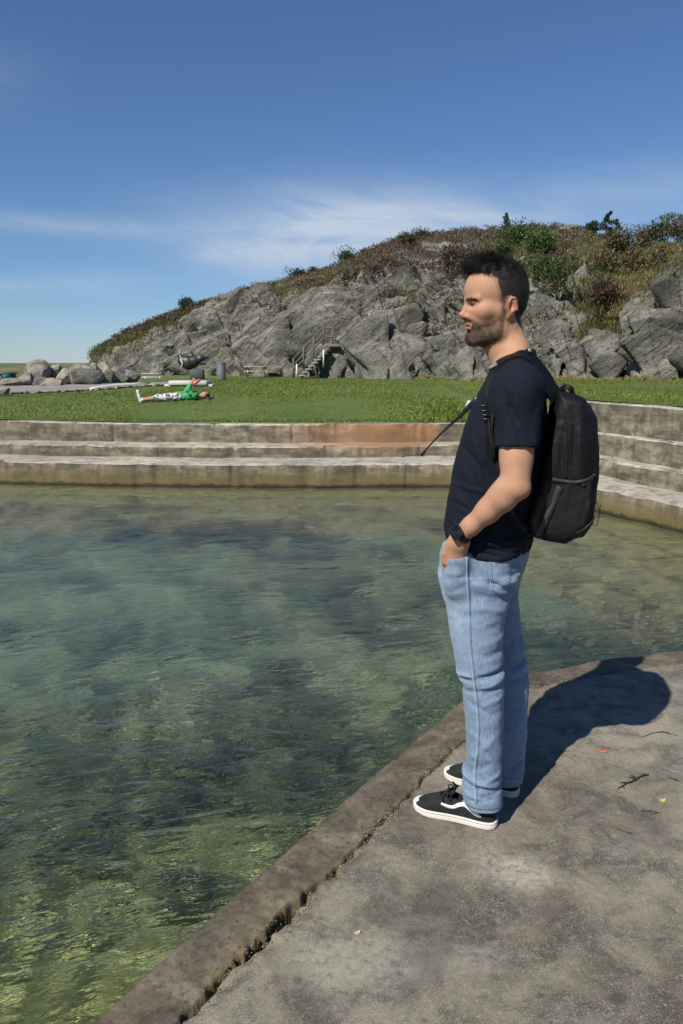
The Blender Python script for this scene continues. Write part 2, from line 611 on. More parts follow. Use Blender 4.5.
def mat_rock():
    t = NT('cliff_rock')
    v = t.coord(); vs = t.strata((.30, .5, 1.5), (0, R(40), 0))
    big = t.noise(.16, 4, .6, v); mid = t.noise(1.2, 7, .68, vs, .5); fine = t.noise(6., 6, .75, v, .3); sp = t.noise(22., 4, .7, v)
    c = t.ramp(mid, [(.32, (.040, .040, .033)), (.46, (.135, .133, .108)), (.64, (.30, .29, .24))])
    c = t.mix(t.ramp(big, [(.46, 0), (.60, .45)]), c, (.24, .225, .18))
    c = t.mix(t.ramp(t.noise(.28, 4, .6, v, .8), [(.50, 0), (.62, .55)]), c, (.055, .058, .045))
    c = t.mix(t.ramp(t.noise(.8, 5, .7, v, .8), [(.57, 0), (.66, .45)]), c, (.085, .088, .04))
    c = t.mix(t.ramp(fine, [(.36, .85), (.48, 0)]), c, (.030, .031, .028))
    c = t.mix(t.ramp(sp, [(.58, 0), (.68, .75)]), c, (.40, .40, .36))
    br = t.noise(.45, 5, .7, v, .6)
    c = t.mix(t.ramp(br, [(.56, 0), (.70, .5)]), c, (.13, .09, .045))
    vg = t.attr('veg')
    gn = t.noise(2.2, 6, .7, v); gn2 = t.noise(.5, 4, .6, v)
    grass = t.ramp(gn, [(.3, (.035, .04, .012)), (.5, (.085, .085, .028)), (.7, (.17, .145, .06))])
    heath = t.ramp(gn, [(.3, (.024, .018, .012)), (.55, (.07, .048, .032)), (.75, (.12, .085, .06))])
    gc = t.mix(t.attr('heath'), grass, heath)
    c = t.mix(t.ramp(t.math('ADD', vg, t.math('MULTIPLY', t.math('SUBTRACT', fine, .5), .9)), [(.42, 0), (.55, 1)]), c, gc)
    h = t.math('ADD', t.math('ADD', t.math('MULTIPLY', mid, 1.), t.math('MULTIPLY', fine, .30)), t.math('MULTIPLY', sp, .07))
    return t.principled(c, .88, t.bump(h, 1., .32))


M_ROCK = mat_rock()


# ================================================================ ROCK HILL
HX = [60, 78, 87, 90, 96, 110, 130, 165, 200, 240, 290, 320, 345, 365, 380, 400, 430, 465, 505, 540, 560, 575, 600, 620, 640, 660, 683, 720, 780, 860, 980]
HS = [386, 384, 372, 356, 349, 343, 333, 320, 306, 294, 281, 273, 265, 252, 247, 241, 236, 232, 229, 228, 227, 224, 238, 247, 254, 248, 245, 238, 234, 240, 262]
HC = [386, 385, 374, 360, 354, 349, 340, 328, 318, 306, 299, 296, 292, 284, 282, 278, 278, 280, 282, 276, 278, 284, 290, 300, 296, 292, 288, 288, 290, 296, 306]
HB = [386, 386, 386, 385, 384, 383, 382, 381, 380, 379, 379, 379, 379, 379, 379, 379, 379.5, 380, 380.5, 381, 381.5, 382, 382, 382, 382, 382, 382, 382, 383, 384, 385]
D0X = [60, 90, 200, 300, 380, 450, 520, 600, 683, 800, 980]; D0Y = [47, 45, 40, 36, 33, 29, 26, 24, 22, 20, 17]
DCX = D0X; DCY = [48, 47, 44, 41, 39, 35, 31, 27, 25, 24, 21]
D1X = D0X; D1Y = [49, 50, 54, 58, 60, 58, 54, 46, 38, 34, 30]


def smooth_i(x, X, Y, w=6):
    return sum(np.interp(x + o, X, Y) for o in np.linspace(-w, w, 7)) / 7


def build_hill():
    px = np.concatenate([np.linspace(60, 683, 860), np.linspace(684, 980, 150)])
    ys, yc, yb = (smooth_i(px, HX, k, 4) for k in (HS, HC, HB))
    d0 = smooth_i(px, D0X, D0Y, 25) + 1.0 * noise(np.stack([px * 0, px, px * 0], -1), .045, 3) + .6 * noise(np.stack([px * 0, px, px * 0], -1), .12, 8)
    dc = smooth_i(px, DCX, DCY, 25); d1 = smooth_i(px, D1X, D1Y, 25)
    NT_ = 300
    n1, n2, n3 = 165, 110, 25
    t1 = np.linspace(0, 1, n1, endpoint=False); t2 = np.linspace(0, 1, n2, endpoint=False); t3 = np.linspace(0, 1, n3)
    V = np.zeros((len(px), NT_, 3)); T = np.zeros((len(px), NT_))
    # gully where grass runs down between the rocks on the right (photo x about 560..625)
    for i, x in enumerate(px):
        y = np.concatenate([yb[i] + (yc[i] - yb[i]) * t1, yc[i] + (ys[i] - yc[i]) * t2])
        e1 = t1 ** .85 * (1 - .0 * t1)
        D = np.concatenate([d0[i] + (dc[i] - d0[i]) * e1, dc[i] + (d1[i] - dc[i]) * (t2 ** 1.35)])
        y[0] = yb[i]
        X, Z = at_y(np.full(len(y), x), y, D)
        D3 = d1[i] + t3[1:] * 40; zr = Z[-1]
        X3 = X[-1] + 0 * D3 + (D3 - d1[i]) * .1
        Z3 = zr - (zr + .6) * (t3[1:] ** 1.6)
        D = np.concatenate([D, D3, D3[-1:] + 3]); X = np.concatenate([X, X3, X3[-1:]]); Z = np.concatenate([Z, Z3, [-1.0]])
        V[i, :, 0], V[i, :, 1], V[i, :, 2] = X, D, Z
        T[i] = np.concatenate([t1, 1 + t2, 2 + t3])
    P = V.reshape(-1, 3); Tf = T.ravel()
    N = normals_of(V)
    pxf = np.repeat(px, NT_)
    # rock relief: tilted layers
    th = R(38)
    al = P[:, 0] * math.cos(th) + P[:, 2] * math.sin(th); ac = -P[:, 0] * math.sin(th) + P[:, 2] * math.cos(th)
    wv = fbm(P, .22, 3, 40)
    Ps = np.stack([al * .33 + wv * .6, ac * 1.15 + wv * .9, P[:, 1] * .45], -1)
    cliff = 1 - sstep(.96, 1.25, Tf)
    rt = sstep(520, 600, pxf) * cliff
    d_rt = rt * (.9 * ridged(np.stack([pxf * .022 + .5 * wv, P[:, 2] * .12, 0 * pxf], -1), 1.0, 2, 47) - 1.3 * sstep(.72, .95, ridged(np.stack([pxf * .035 - P[:, 2] * .16 + .4 * wv, P[:, 2] * .05, 0 * pxf + 3], -1), 1.0, 2, 53)))
    edge = sstep(62, 100, pxf)
    d = 1.9 * fbm(P, .13, 3, 1) + 1.1 * np.abs(ridged(Ps, .55, 4, 2)) * np.sign(ridged(Ps, .55, 4, 2)) + .46 * ridged(Ps, 1.7, 4, 5, .58) + .20 * ridged(P, 1.3, 5, 9, .65)
    # stepped ledges
    q = ac * 1.0 + .8 * fbm(P, .35, 3, 21)
    d += .85 * (q * .62 % 1) ** 1.5 + .25 * ((q * 1.7 + .3 * noise(P, .5, 88)) % 1) ** 1.5
    # upright ribs and clefts of the right-hand outcrop
    d += d_rt
    # deep joints
    jt = ridged(np.stack([al * .12, ac * .75, P[:, 1] * .1], -1) + wv[:, None] * .35, 1.0, 2, 31)
    d -= 1.5 * sstep(.84, .97, jt) * (.5 + noise(P, .3, 77))
    foot = sstep(0, .10, Tf)
    amp = (cliff * (.35 + .65 * foot) + (1 - cliff) * .26) * edge * (1 - .75 * sstep(1.8, 2., Tf))
    far = np.interp(pxf, [80, 250, 400, 560, 700], [.55, .95, 1.15, 1.0, .9])
    # green hollow on the right, cave-like recess
    hx = (pxf - (596 + (Tf - .5) * 26)) / 20
    hollow = np.exp(-hx ** 2) * sstep(.28, .42, Tf) * (1 - sstep(1., 1.2, Tf))
    cav = np.exp(-((pxf - 664) / 13) ** 2 - ((Tf - .72) / .12) ** 2) + .8 * np.exp(-((pxf - 615) / 4) ** 2 - ((Tf - .45) / .3) ** 2) + .8 * np.exp(-((pxf - 565) / 14) ** 2 - ((Tf - .86) / .06) ** 2)
    d = d * (1 - .85 * hollow) - .5 * hollow - 1.7 * cav
    d = d - .45 - .30 * (1 - sstep(250, 330, pxf))
    P2 = P + N * (d * amp * far)[:, None]
    P2[:, 2] = np.where(Tf < .01, np.minimum(P2[:, 2], .3), P2[:, 2])
    N2 = normals_of(P2.reshape(V.shape))
    nz = N2[:, 2]
    vn = fbm(P2, .32, 4, 50); vn2 = fbm(P2, 1.1, 3, 51)
    left = 1 - sstep(330, 400, pxf)
    veg = .33 + sstep(.85, 1.2, Tf) * (.40 - .05 * left) + vn * .85 + vn2 * .35 + (nz - .55) * .45
    veg += hollow * 1.3 + sstep(560, 640, pxf) * sstep(1.0, 1.15, Tf) * .5
    # two bare slabs below the crest
    for (a, b, ra, rb) in ((440, 1.62, 34, .07), (425, 1.38, 24, .06), (480, 1.30, 40, .09), (640, 1.25, 12, .12), (575, 1.93, 16, .10)):
        veg -= 1.1 * np.exp(-((pxf - a) / ra) ** 2 - ((Tf - b) / rb) ** 2)
    veg -= left * .16 * sstep(.95, 1.1, Tf) * (1 - sstep(1.75, 1.95, Tf))
    veg = np.where(Tf < .9, veg + .55 * sstep(.45, .8, nz) * sstep(.1, .5, Tf) + .35 * sstep(.15, .5, fbm(P2, .22, 3, 57)) - .28 - .25 * (1 - sstep(.5, .9, Tf)) + hollow * .5, veg)
    veg -= .45 * sstep(470, 540, pxf) * (Tf < .92) * (1 - hollow)
    veg += .55 * np.exp(-((pxf - 305) / 20) ** 2 - ((Tf - .68) / .15) ** 2) + .6 * np.exp(-((pxf - 432) / 7) ** 2 - ((Tf - .2) / .2) ** 2)
    heath = np.clip(.50 + fbm(P2, .25, 3, 60) * 1.1 + .5 * sstep(330, 380, pxf) * (1 - sstep(470, 540, pxf)) - .9 * sstep(560, 600, pxf) - hollow * 2 + .12 - .35 * (1 - sstep(100, 230, pxf)), 0, 1)
    heath = sstep(.42, .58, heath)
    o = mesh_np('hill', P2, grid_faces(len(px), NT_)[:, ::-1] * 1, M_ROCK, None, True, {'veg': veg, 'heath': heath})
    tag(o, kind='structure')
    return P2, N2, veg, heath, pxf, Tf, V.shape


def normals_of(V):
    du = np.gradient(V, axis=0); dv = np.gradient(V, axis=1)
    n = np.cross(du, dv).reshape(-1, 3)
    n /= np.linalg.norm(n, axis=1, keepdims=True) + 1e-9
    s = np.sign(n[:, 1:2] * -1 + n[:, 2:3] + 1e-6)
    return n * np.where(s == 0, 1, s)


# ---- foliage as many small leaf faces
def leaf_mesh(cent, size, color, up=.3, seed=0, aspect=2.2, tri=True, along=None):
    """one small leaf face per centre; color (n,3)"""
    rg = np.random.default_rng(seed)
    n = len(cent)
    d = rg.normal(size=(n, 3)); d[:, 2] += up * 2
    if along is not None: d = along + d * .35
    d /= np.linalg.norm(d, axis=1, keepdims=True)
    s = np.cross(d, rg.normal(size=(n, 3))); s /= np.linalg.norm(s, axis=1, keepdims=True)
    L = (size * (.6 + .8 * rg.random(n)))[:, None]; w = L / aspect
    a = cent - s * w * .5; b = cent + s * w * .5; c = cent + d * L
    V = np.stack([a, b, c], 1).reshape(-1, 3)
    F = np.arange(3 * n).reshape(-1, 3)
    C = np.repeat(color, 3, 0)
    return V, F, C


def mat_leaf(name, rough=.65, trans=.25):
    t = NT(name)
    c = t.node('ShaderNodeAttribute', attribute_name='col').outputs['Color']
    v = t.coord()
    c = t.mix(t.noise(3., 3, .6, v), t.mix(1., c, (.7, .7, .7), 'MULTIPLY'), t.mix(1., c, (1.3, 1.3, 1.3), 'MULTIPLY'))
    d = t.node('ShaderNodeBsdfDiffuse', {0: c}); tr = t.node('ShaderNodeBsdfTranslucent', {0: c})
    g = t.node('ShaderNodeBsdfGlossy', {0: (.6, .6, .6, 1), 1: .5})
    m = t.node('ShaderNodeMixShader', {0: trans, 1: d.outputs[0], 2: tr.outputs[0]})
    m2 = t.node('ShaderNodeMixShader', {0: .03, 1: m.outputs[0], 2: g.outputs[0]})
    t.l.new(m2.outputs[0], t.out.inputs[0])
    return t.m


M_LEAF = mat_leaf('leaves')
M_BARK = simple('bark', (.09, .065, .045), .9, .4, 30, .6, .01)


def vcol(base, n, var=.35, rg=RNG):
    b = np.asarray(base, float)
    return np.clip(b * (1 + var * rg.normal(size=(n, 1))) * (1 + .12 * rg.normal(size=(n, 3))), .004, .6)


hill = build_hill()


def hill_cover():
    P, N, veg, heath, px, T, shp = hill
    rg = np.random.default_rng(3)
    ok = (T > .12) & (T < 2.06) & (px > 92) & (px < 760)
    # area-weighted choice: far cells are large, near cells small: weight by cell height in the picture
    vv = sstep(.50, .68, veg + .25 * rg.random(len(veg)))
    for name, sel, base1, base2, n, sz, upk, cat in (
            ('heather', (heath > .5), (.110, .078, .055), (.10, .090, .045), 5600, .095, .5, 'heather'),
            ('hill_grass', (heath <= .5), (.16, .13, .055), (.075, .085, .025), 8000, .14, 1.6, 'grass')):
        w = vv * ok * sel
        w = w / w.sum()
        idx = rg.choice(len(P), n, p=w)
        k = 16 if name == 'heather' else 12
        c0 = P[idx] + rg.normal(size=(n, 3)) * .1
        r = .16 + .22 * rg.random(n)
        if name == 'heather':
            off = rg.normal(size=(n, k, 3)); off /= np.linalg.norm(off, axis=2, keepdims=True)
            off[:, :, 2] = np.abs(off[:, :, 2]) * .8
            cc = c0[:, None] + off * (r * 1.0)[:, None, None] * (.5 + .5 * rg.random((n, k, 1)))
            al = off.reshape(-1, 3)
        else:
            off = rg.normal(size=(n, k, 3)) * np.array([1, 1, .15])
            cc = c0[:, None] + off * (r * .45)[:, None, None]
            al = (off * .35 + np.array([.15, 0, 1.])).reshape(-1, 3)
        mixf = sstep(-.25, .25, fbm(c0, .4, 3, 70) + .2 * rg.normal(size=n))[:, None]
        col = np.array(base1) * mixf + np.array(base2) * (1 - mixf)
        col = np.repeat(col * (1 + .28 * rg.normal(size=(n, 1))), k, 0) * (1 + .2 * rg.normal(size=(n * k, 1)))
        col = np.clip(col, .006, .5)
        V, F, C = leaf_mesh(cc.reshape(-1, 3), np.full(n * k, sz), col, upk, 7, 1.6 if name == 'heather' else 5., along=al)
        o = mesh_np(name, V, F, M_LEAF, None, False, {'col': C})
        tag(o, 'purple brown heather spread over the top of the rock hill' if name == 'heather' else 'dry yellow green grass tufts growing on the rock hill', cat, kind='stuff')


hill_cover()


def hill_at(x, t):
    P, N, veg, heath, px, T, shp = hill
    i = np.argmin(np.abs(px[::shp[1]] - x)); j = np.argmin(np.abs(T[:shp[1]] - t))
    return P.reshape(shp)[i, j], N.reshape(shp)[i, j]


def shrub(name, base, w, h, label, group, color, n=900, leaf=.12, seed=0, stems=6, cone=False, cat='shrub', lean=(0, 0)):
    rg = np.random.default_rng(seed)
    root = empty(name, tuple(base), 0, label, cat, group)
    mb = MB(); clumps = []
    for k in range(stems):
        a = rg.random() * 6.28; rr = w * .5 * (.2 + .75 * rg.random()) * (.25 if cone else 1)
        hh = h * (.55 + .45 * rg.random()) if not cone else h * (k + 1) / stems
        tip = np.array([math.cos(a) * rr + lean[0] * hh, math.sin(a) * rr + lean[1] * hh, hh])
        mid = tip * .5 + np.array([0, 0, .1 * h])
        mb.tube([(0, 0, -.15), mid * .6, tip], [.02 * h + .01, .012 * h + .006, .004], 5)
        clumps.append((tip * .85, .28 * w * (.7 + .5 * rg.random())))
        clumps.append((mid * .95, .24 * w))
    if cone:
        clumps = []
        for k in range(stems * 3):
            zz = (k + .5) / (stems * 3); a = rg.random() * 6.28
            rr = w * .34 * (1 - zz) ** .7
            clumps.append((np.array([math.cos(a) * rr + lean[0] * zz * h, math.sin(a) * rr + lean[1] * zz * h, zz * h]), w * .2 * (1.15 - zz)))
    mb.build('trunk' if cone or h > 2 else 'stem', M_BARK, root)
    per = n // len(clumps)
    C = []; O = []
    shade = []
    for c, r in clumps:
        o = rg.normal(size=(per, 3)); o /= np.linalg.norm(o, axis=1, keepdims=True)
        o *= (rg.random((per, 1)) ** .45)
        C.append(c + o * r * np.array([1.1, 1.1, .85])); O.append(o)
        shade += [1 + .25 * rg.normal()] * per
    C = np.concatenate(C); O = np.concatenate(O)
    col = np.clip(np.array(color) * np.array(shade)[:, None] * (1 + .25 * rg.normal(size=(len(C), 1))), .005, .4)
    V, F, Cc = leaf_mesh(C, np.full(len(C), leaf), col, .4, seed + 1, 1.9, along=O)
    V[:, 2] = np.maximum(V[:, 2], -.1)
    mesh_np('crown' if cone or h > 2 else 'foliage', V, F, M_LEAF, root, False, {'col': Cc})
    return root


G_SK = 'shrubs and small trees on the rock hill'
DG = (.035, .060, .022); MG = (.05, .085, .022); BG = (.12, .10, .045)
for (x, t, w, h, kind, nm, lb, colr, nn) in (
        (505, 1.97, .9, 1.1, True, 'young_conifer', 'small lone conifer on the crest straight above the standing man', DG, 900),
        (603, 1.90, 1.3, 1.5, True, 'wind_bent_pine', 'taller wind bent pine on the skyline right of the bare crest rock', DG, 1500),
        (612, 1.96, 1.2, 1.3, True, 'wind_bent_pine', 'shorter wind bent pine just right of the taller skyline pine', DG, 1300),
        (592, 1.95, .9, .8, False, 'bush', 'low dark bush on the skyline between bare crest rock and the pines', DG, 900),
        (520, 1.62, 2.6, 1.0, False, 'juniper', 'wide green juniper spreading below the lone conifer', (.045, .085, .02), 2600),
        (535, 1.42, 2.2, .9, False, 'juniper', 'bright green juniper under the wide one on the slope', (.065, .11, .025), 2200),
        (500, 1.45, 1.6, .8, False, 'juniper', 'green juniper at the left end of the juniper patch', (.05, .08, .02), 1500),
        (575, 1.12, 2.4, .8, False, 'juniper', 'dark juniper hanging over the cliff edge behind the backpack side', (.04, .06, .02), 2400),
        (552, 1.16, 2.0, .8, False, 'juniper', 'dark green juniper on the cliff edge right of the mans hair', (.04, .07, .02), 2000),
        (470, 1.10, 1.9, 1.2, False, 'heather_bush', 'dark olive bush on the ledge behind the mans forehead', (.055, .05, .022), 2000),
        (455, 1.18, 1.7, 1.0, False, 'heather_bush', 'brown heather bush left of the mans forehead', (.07, .05, .03), 1600),
        (300, 1.92, 1.6, .6, False, 'juniper', 'low dark juniper on the left skyline of the hill', DG, 1300),
        (313, 1.93, 1.2, .5, False, 'juniper', 'small dark juniper beside the low one on the left skyline', DG, 900),
        (349, 1.9, 2.2, .9, False, 'juniper', 'green juniper where the skyline steepens', (.035, .06, .02), 1700),
        (187, 1.75, 1.6, .7, False, 'bush', 'round dark bush on the low left shoulder of the hill', DG, 1100),
        (205, 1.5, 1.2, .5, False, 'bush', 'rust brown bush on the low left shoulder of the hill', (.09, .05, .03), 800),
        (425, 1.8, 1.6, .6, False, 'bush', 'small green bush in the heather near the crest', (.05, .06, .02), 900),
        (405, 1.7, 1.4, .6, False, 'bush', 'olive bush in the heather left of the crest', (.06, .065, .025), 900),
        (618, 1.75, 1.8, 1.1, False, 'bush', 'olive brown bush right below the skyline pines', BG, 1800),
        (640, 1.92, 1.4, 1.3, False, 'bush', 'thin brown bush on the right skyline', (.13, .09, .045), 700),
        (652, 1.90, 1.7, 1.2, False, 'bush', 'dark brown bush left of the tall right edge bush', (.10, .08, .04), 1000),
        (664, 1.92, 1.4, 1.6, False, 'bush', 'tall green bush near the right edge of the skyline', (.07, .085, .035), 1100),
        (677, 1.90, 1.5, 1.4, False, 'bush', 'tall bush cut by the right edge of the skyline', (.085, .085, .04), 1100),
        (630, 1.5, 2.0, .9, False, 'bush', 'olive bush in the tall grass above the bare ledge', BG, 1700),
        (660, 1.4, 2.0, .9, False, 'bush', 'olive bush above the right rock outcrop', BG, 1700),
        (603, 1.35, 1.7, .9, False, 'bush', 'tawny bush above the cliff left of the bare ledge', (.10, .08, .035), 1500),
        (612, 1.06, 1.5, .5, False, 'heather_bush', 'purple brown heather bush hanging over the grassy gully', (.075, .045, .035), 1500),
        (600, 1.08, 1.5, .5, False, 'heather_bush', 'purple brown heather bush left of the grassy gully top', (.075, .045, .035), 1500)):
    p, nrm = hill_at(x, t)
    shrub(nm, p + np.array([0, 0, -.05]), w, h, lb, G_SK, colr, nn, .10 if kind else .12, int(x * 7 + t * 100), 5 if kind else 7, kind, 'tree' if kind else 'shrub', (.12, 0) if 'pine' in nm else (0, 0))


# ================================================================ LAWN, FAR GROUND, POOL TERRACE
# plan of the lowest riser, left to right, then round to the right towards the viewer
TER = np.array([(-30, 17.5), (-20, 15.2), (-12, 13.6), (-8, 12.88), (-5.6, 12.48), (-3.9, 12.27), (-2.25, 12.12), (-.66, 12.08), (.94, 12.16), (1.8, 12.12), (2.5, 11.7), (3.0, 10.95), (3.51, 9.88), (4.0, 8.78), (4.42, 7.6), (4.75, 6.4), (4.95, 5.0), (5.0, 3.4)])


def smooth_poly(P, n):
    P = np.asarray(P, float)
    seg = np.concatenate([[0], np.cumsum(np.linalg.norm(np.diff(P, axis=0), axis=1))])
    s = np.linspace(0, seg[-1], n)
    Q = np.stack([np.interp(s, seg, P[:, k]) for k in range(P.shape[1])], -1)
    for _ in range(max(2, n // 60)):
        Q[1:-1] = .25 * Q[:-2] + .5 * Q[1:-1] + .25 * Q[2:]
    return Q


TQ = smooth_poly(TER, 1100)
_t = np.gradient(TQ, axis=0); _t /= np.linalg.norm(_t, axis=1, keepdims=True)
TN = np.stack([-_t[:, 1], _t[:, 0]], -1)                     # points away from the pool
TL = np.concatenate([[0], np.cumsum(np.linalg.norm(np.diff(TQ, axis=0), axis=1))])
_x = TQ[:, 0]
KR = sstep(2.3, 3.6, _x)                                     # 0 = left side, 1 = right side
_bm = sstep(.6, 2.0, _x) * (1 - sstep(2.1, 3.0, _x)) * .30
OFF1 = .88 * (1 - KR) + .78 * KR + _bm; OFF2 = 1.54 * (1 - KR) + 1.05 * KR + _bm * .8; OFF3 = _bm * .8 + 1.55 * (1 - KR) + 1.27 * KR
Z0 = -.095 - .06 * KR; Z1 = .092 + 0 * KR; Z2 = .415 + .015 * KR
Z2 = Z2 + .03 * sstep(-3, -7, _x)


def wobble(s, sc, amp, seed):
    return amp * fbm(np.stack([s, 0 * s, 0 * s + seed], -1), sc, 4, seed)


def terrace_block(name, offA, offB, zb, zt, parent, seed, joints=(), label=None, sl=slice(None)):
    """a long stone course: front face at offA, top back to offB; chipped front edge, joint grooves"""
    Q, Nn, L = TQ[sl], TN[sl], TL[sl]
    offA = offA[sl] if np.ndim(offA) else np.full(len(Q), offA); offB = offB[sl] if np.ndim(offB) else np.full(len(Q), offB)
    zt = zt[sl] if np.ndim(zt) else np.full(len(Q), zt)
    jd = np.zeros(len(Q))
    for jx in joints:
        jd = np.maximum(jd, np.exp(-((L - jx) / .010) ** 2))
    chip = np.clip(fbm(np.stack([L, 0 * L, 0 * L + seed], -1), 2.2, 5, seed, .6) - .05, 0, 1) * .22
    rows = []
    nr = 9
    for k in range(nr):        # front face
        f = k / (nr - 1)
        z = zb + (zt - .018 - zb) * f
        o = offA + .022 * noise(np.stack([L * 3, z * 5, 0 * L + seed], -1), 1., seed + 3) + .008 * noise(np.stack([L * 14, z * 16, 0 * L], -1), 1., seed + 4) + jd * .022 + chip * f ** 4
        rows.append((o, z + 0 * L))
    rows.append((offA + .02 + jd * .022 + chip * 1.2, zt - .004 - jd * .03 - chip * .25))
    for f in (.12, .25, .4, .6, .8, 1.):
        o = offA + (offB - offA) * f
        rows.append((np.maximum(o, offA + .03 + chip * 1.3), zt + .008 * noise(np.stack([L * 2, f * 3 + 0 * L, 0 * L + seed], -1), 1., seed + 5) + .01 * (1 - f) * 0 - jd * .015))
    V = np.stack([np.concatenate([Q + Nn * o[:, None], z[:, None]], 1) for o, z in rows], 1)
    o = mesh_np(name, V.reshape(-1, 3), grid_faces(len(Q), len(rows)), M_CONC, parent, True)
    o.data.flip_normals()
    if label: o['label'] = label
    auto_smooth(o, 50)
    return o


TERR = empty('pool_terrace', (0, 12, 0), 0, 'weathered concrete steps curving round the far side of the sea pool', 'pool steps')
TERR.location = (0, 0, 0)
jx_all = lambda xs: [TL[np.argmin(np.abs(TQ[:, 0] - x))] for x in xs]
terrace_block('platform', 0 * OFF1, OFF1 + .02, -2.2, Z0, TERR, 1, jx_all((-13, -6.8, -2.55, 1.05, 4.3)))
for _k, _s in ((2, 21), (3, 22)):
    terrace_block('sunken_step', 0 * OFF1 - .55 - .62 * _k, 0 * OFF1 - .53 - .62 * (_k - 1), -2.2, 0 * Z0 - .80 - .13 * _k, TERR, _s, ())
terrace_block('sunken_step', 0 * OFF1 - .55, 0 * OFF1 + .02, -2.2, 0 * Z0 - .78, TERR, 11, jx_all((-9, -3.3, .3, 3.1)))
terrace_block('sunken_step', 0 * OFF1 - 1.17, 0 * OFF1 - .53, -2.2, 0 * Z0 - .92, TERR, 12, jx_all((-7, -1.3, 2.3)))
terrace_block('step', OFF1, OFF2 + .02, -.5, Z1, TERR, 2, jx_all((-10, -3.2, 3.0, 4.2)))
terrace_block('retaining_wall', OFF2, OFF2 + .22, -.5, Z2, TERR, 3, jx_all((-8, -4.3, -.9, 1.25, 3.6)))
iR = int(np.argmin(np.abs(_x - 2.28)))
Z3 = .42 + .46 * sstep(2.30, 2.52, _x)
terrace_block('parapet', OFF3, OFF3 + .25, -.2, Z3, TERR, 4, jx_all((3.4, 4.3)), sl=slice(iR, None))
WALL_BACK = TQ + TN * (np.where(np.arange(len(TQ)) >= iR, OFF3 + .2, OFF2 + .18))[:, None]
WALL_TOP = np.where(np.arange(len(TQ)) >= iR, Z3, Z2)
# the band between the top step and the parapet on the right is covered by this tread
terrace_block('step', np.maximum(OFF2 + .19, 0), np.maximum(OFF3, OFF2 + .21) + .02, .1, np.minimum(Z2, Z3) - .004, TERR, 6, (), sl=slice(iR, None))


def path_near(x):
    return np.interp(x, [-30, -9.0, -7.0, -5.2], [16.5, 18.4, 20.5, 24.])


def lawn_height(x, y):
    """z of the lawn/ground at world x, y (valid behind the wall)"""
    yw = np.interp(x, WALL_BACK[:, 0][:iR], WALL_BACK[:, 1][:iR])
    yw = np.where(x > 2.9, 11.2 - (x - 2.9) * 0.8, yw)
    d = np.maximum(y - yw, 0)
    zl = .40 + .30 * sstep(0, 3.6, d) + .10 * sstep(2, 12, d) + .03 * sstep(10, 24, d)
    zr = .86 + .11 * sstep(0, 10, d)
    k = sstep(2.0, 4.0, x - .14 * (y - 13))
    z = zl * (1 - k) + zr * k
    z = z - .25 * sstep(-7, -14, x - (y - 14) * -.42) * sstep(14, 20, y)
    z = z + .03 * noise(np.stack([x, y], -1), .35, 5) * sstep(0, 3, d)
    # beyond the rocks the ground falls to the shore
    return z


def mat_lawn():
    t = NT('lawn_soil_grass'); v = t.coord()
    a = t.noise(.55, 5, .65, v); b = t.noise(14., 6, .75, v); vs = t.coord((1, .35, 1)); d = t.noise(60., 4, .7, vs)
    c = t.ramp(t.math('ADD', t.math('MULTIPLY', a, .5), t.math('MULTIPLY', b, .5)), [(.34, (.045, .076, .013)), (.5, (.088, .130, .021)), (.66, (.15, .165, .042))])
    c = t.mix(t.ramp(d, [(.35, .35), (.55, 0)]), c, (.03, .05, .010))
    return t.principled(c, .9, t.bump(t.math('ADD', b, d), .7, .03))


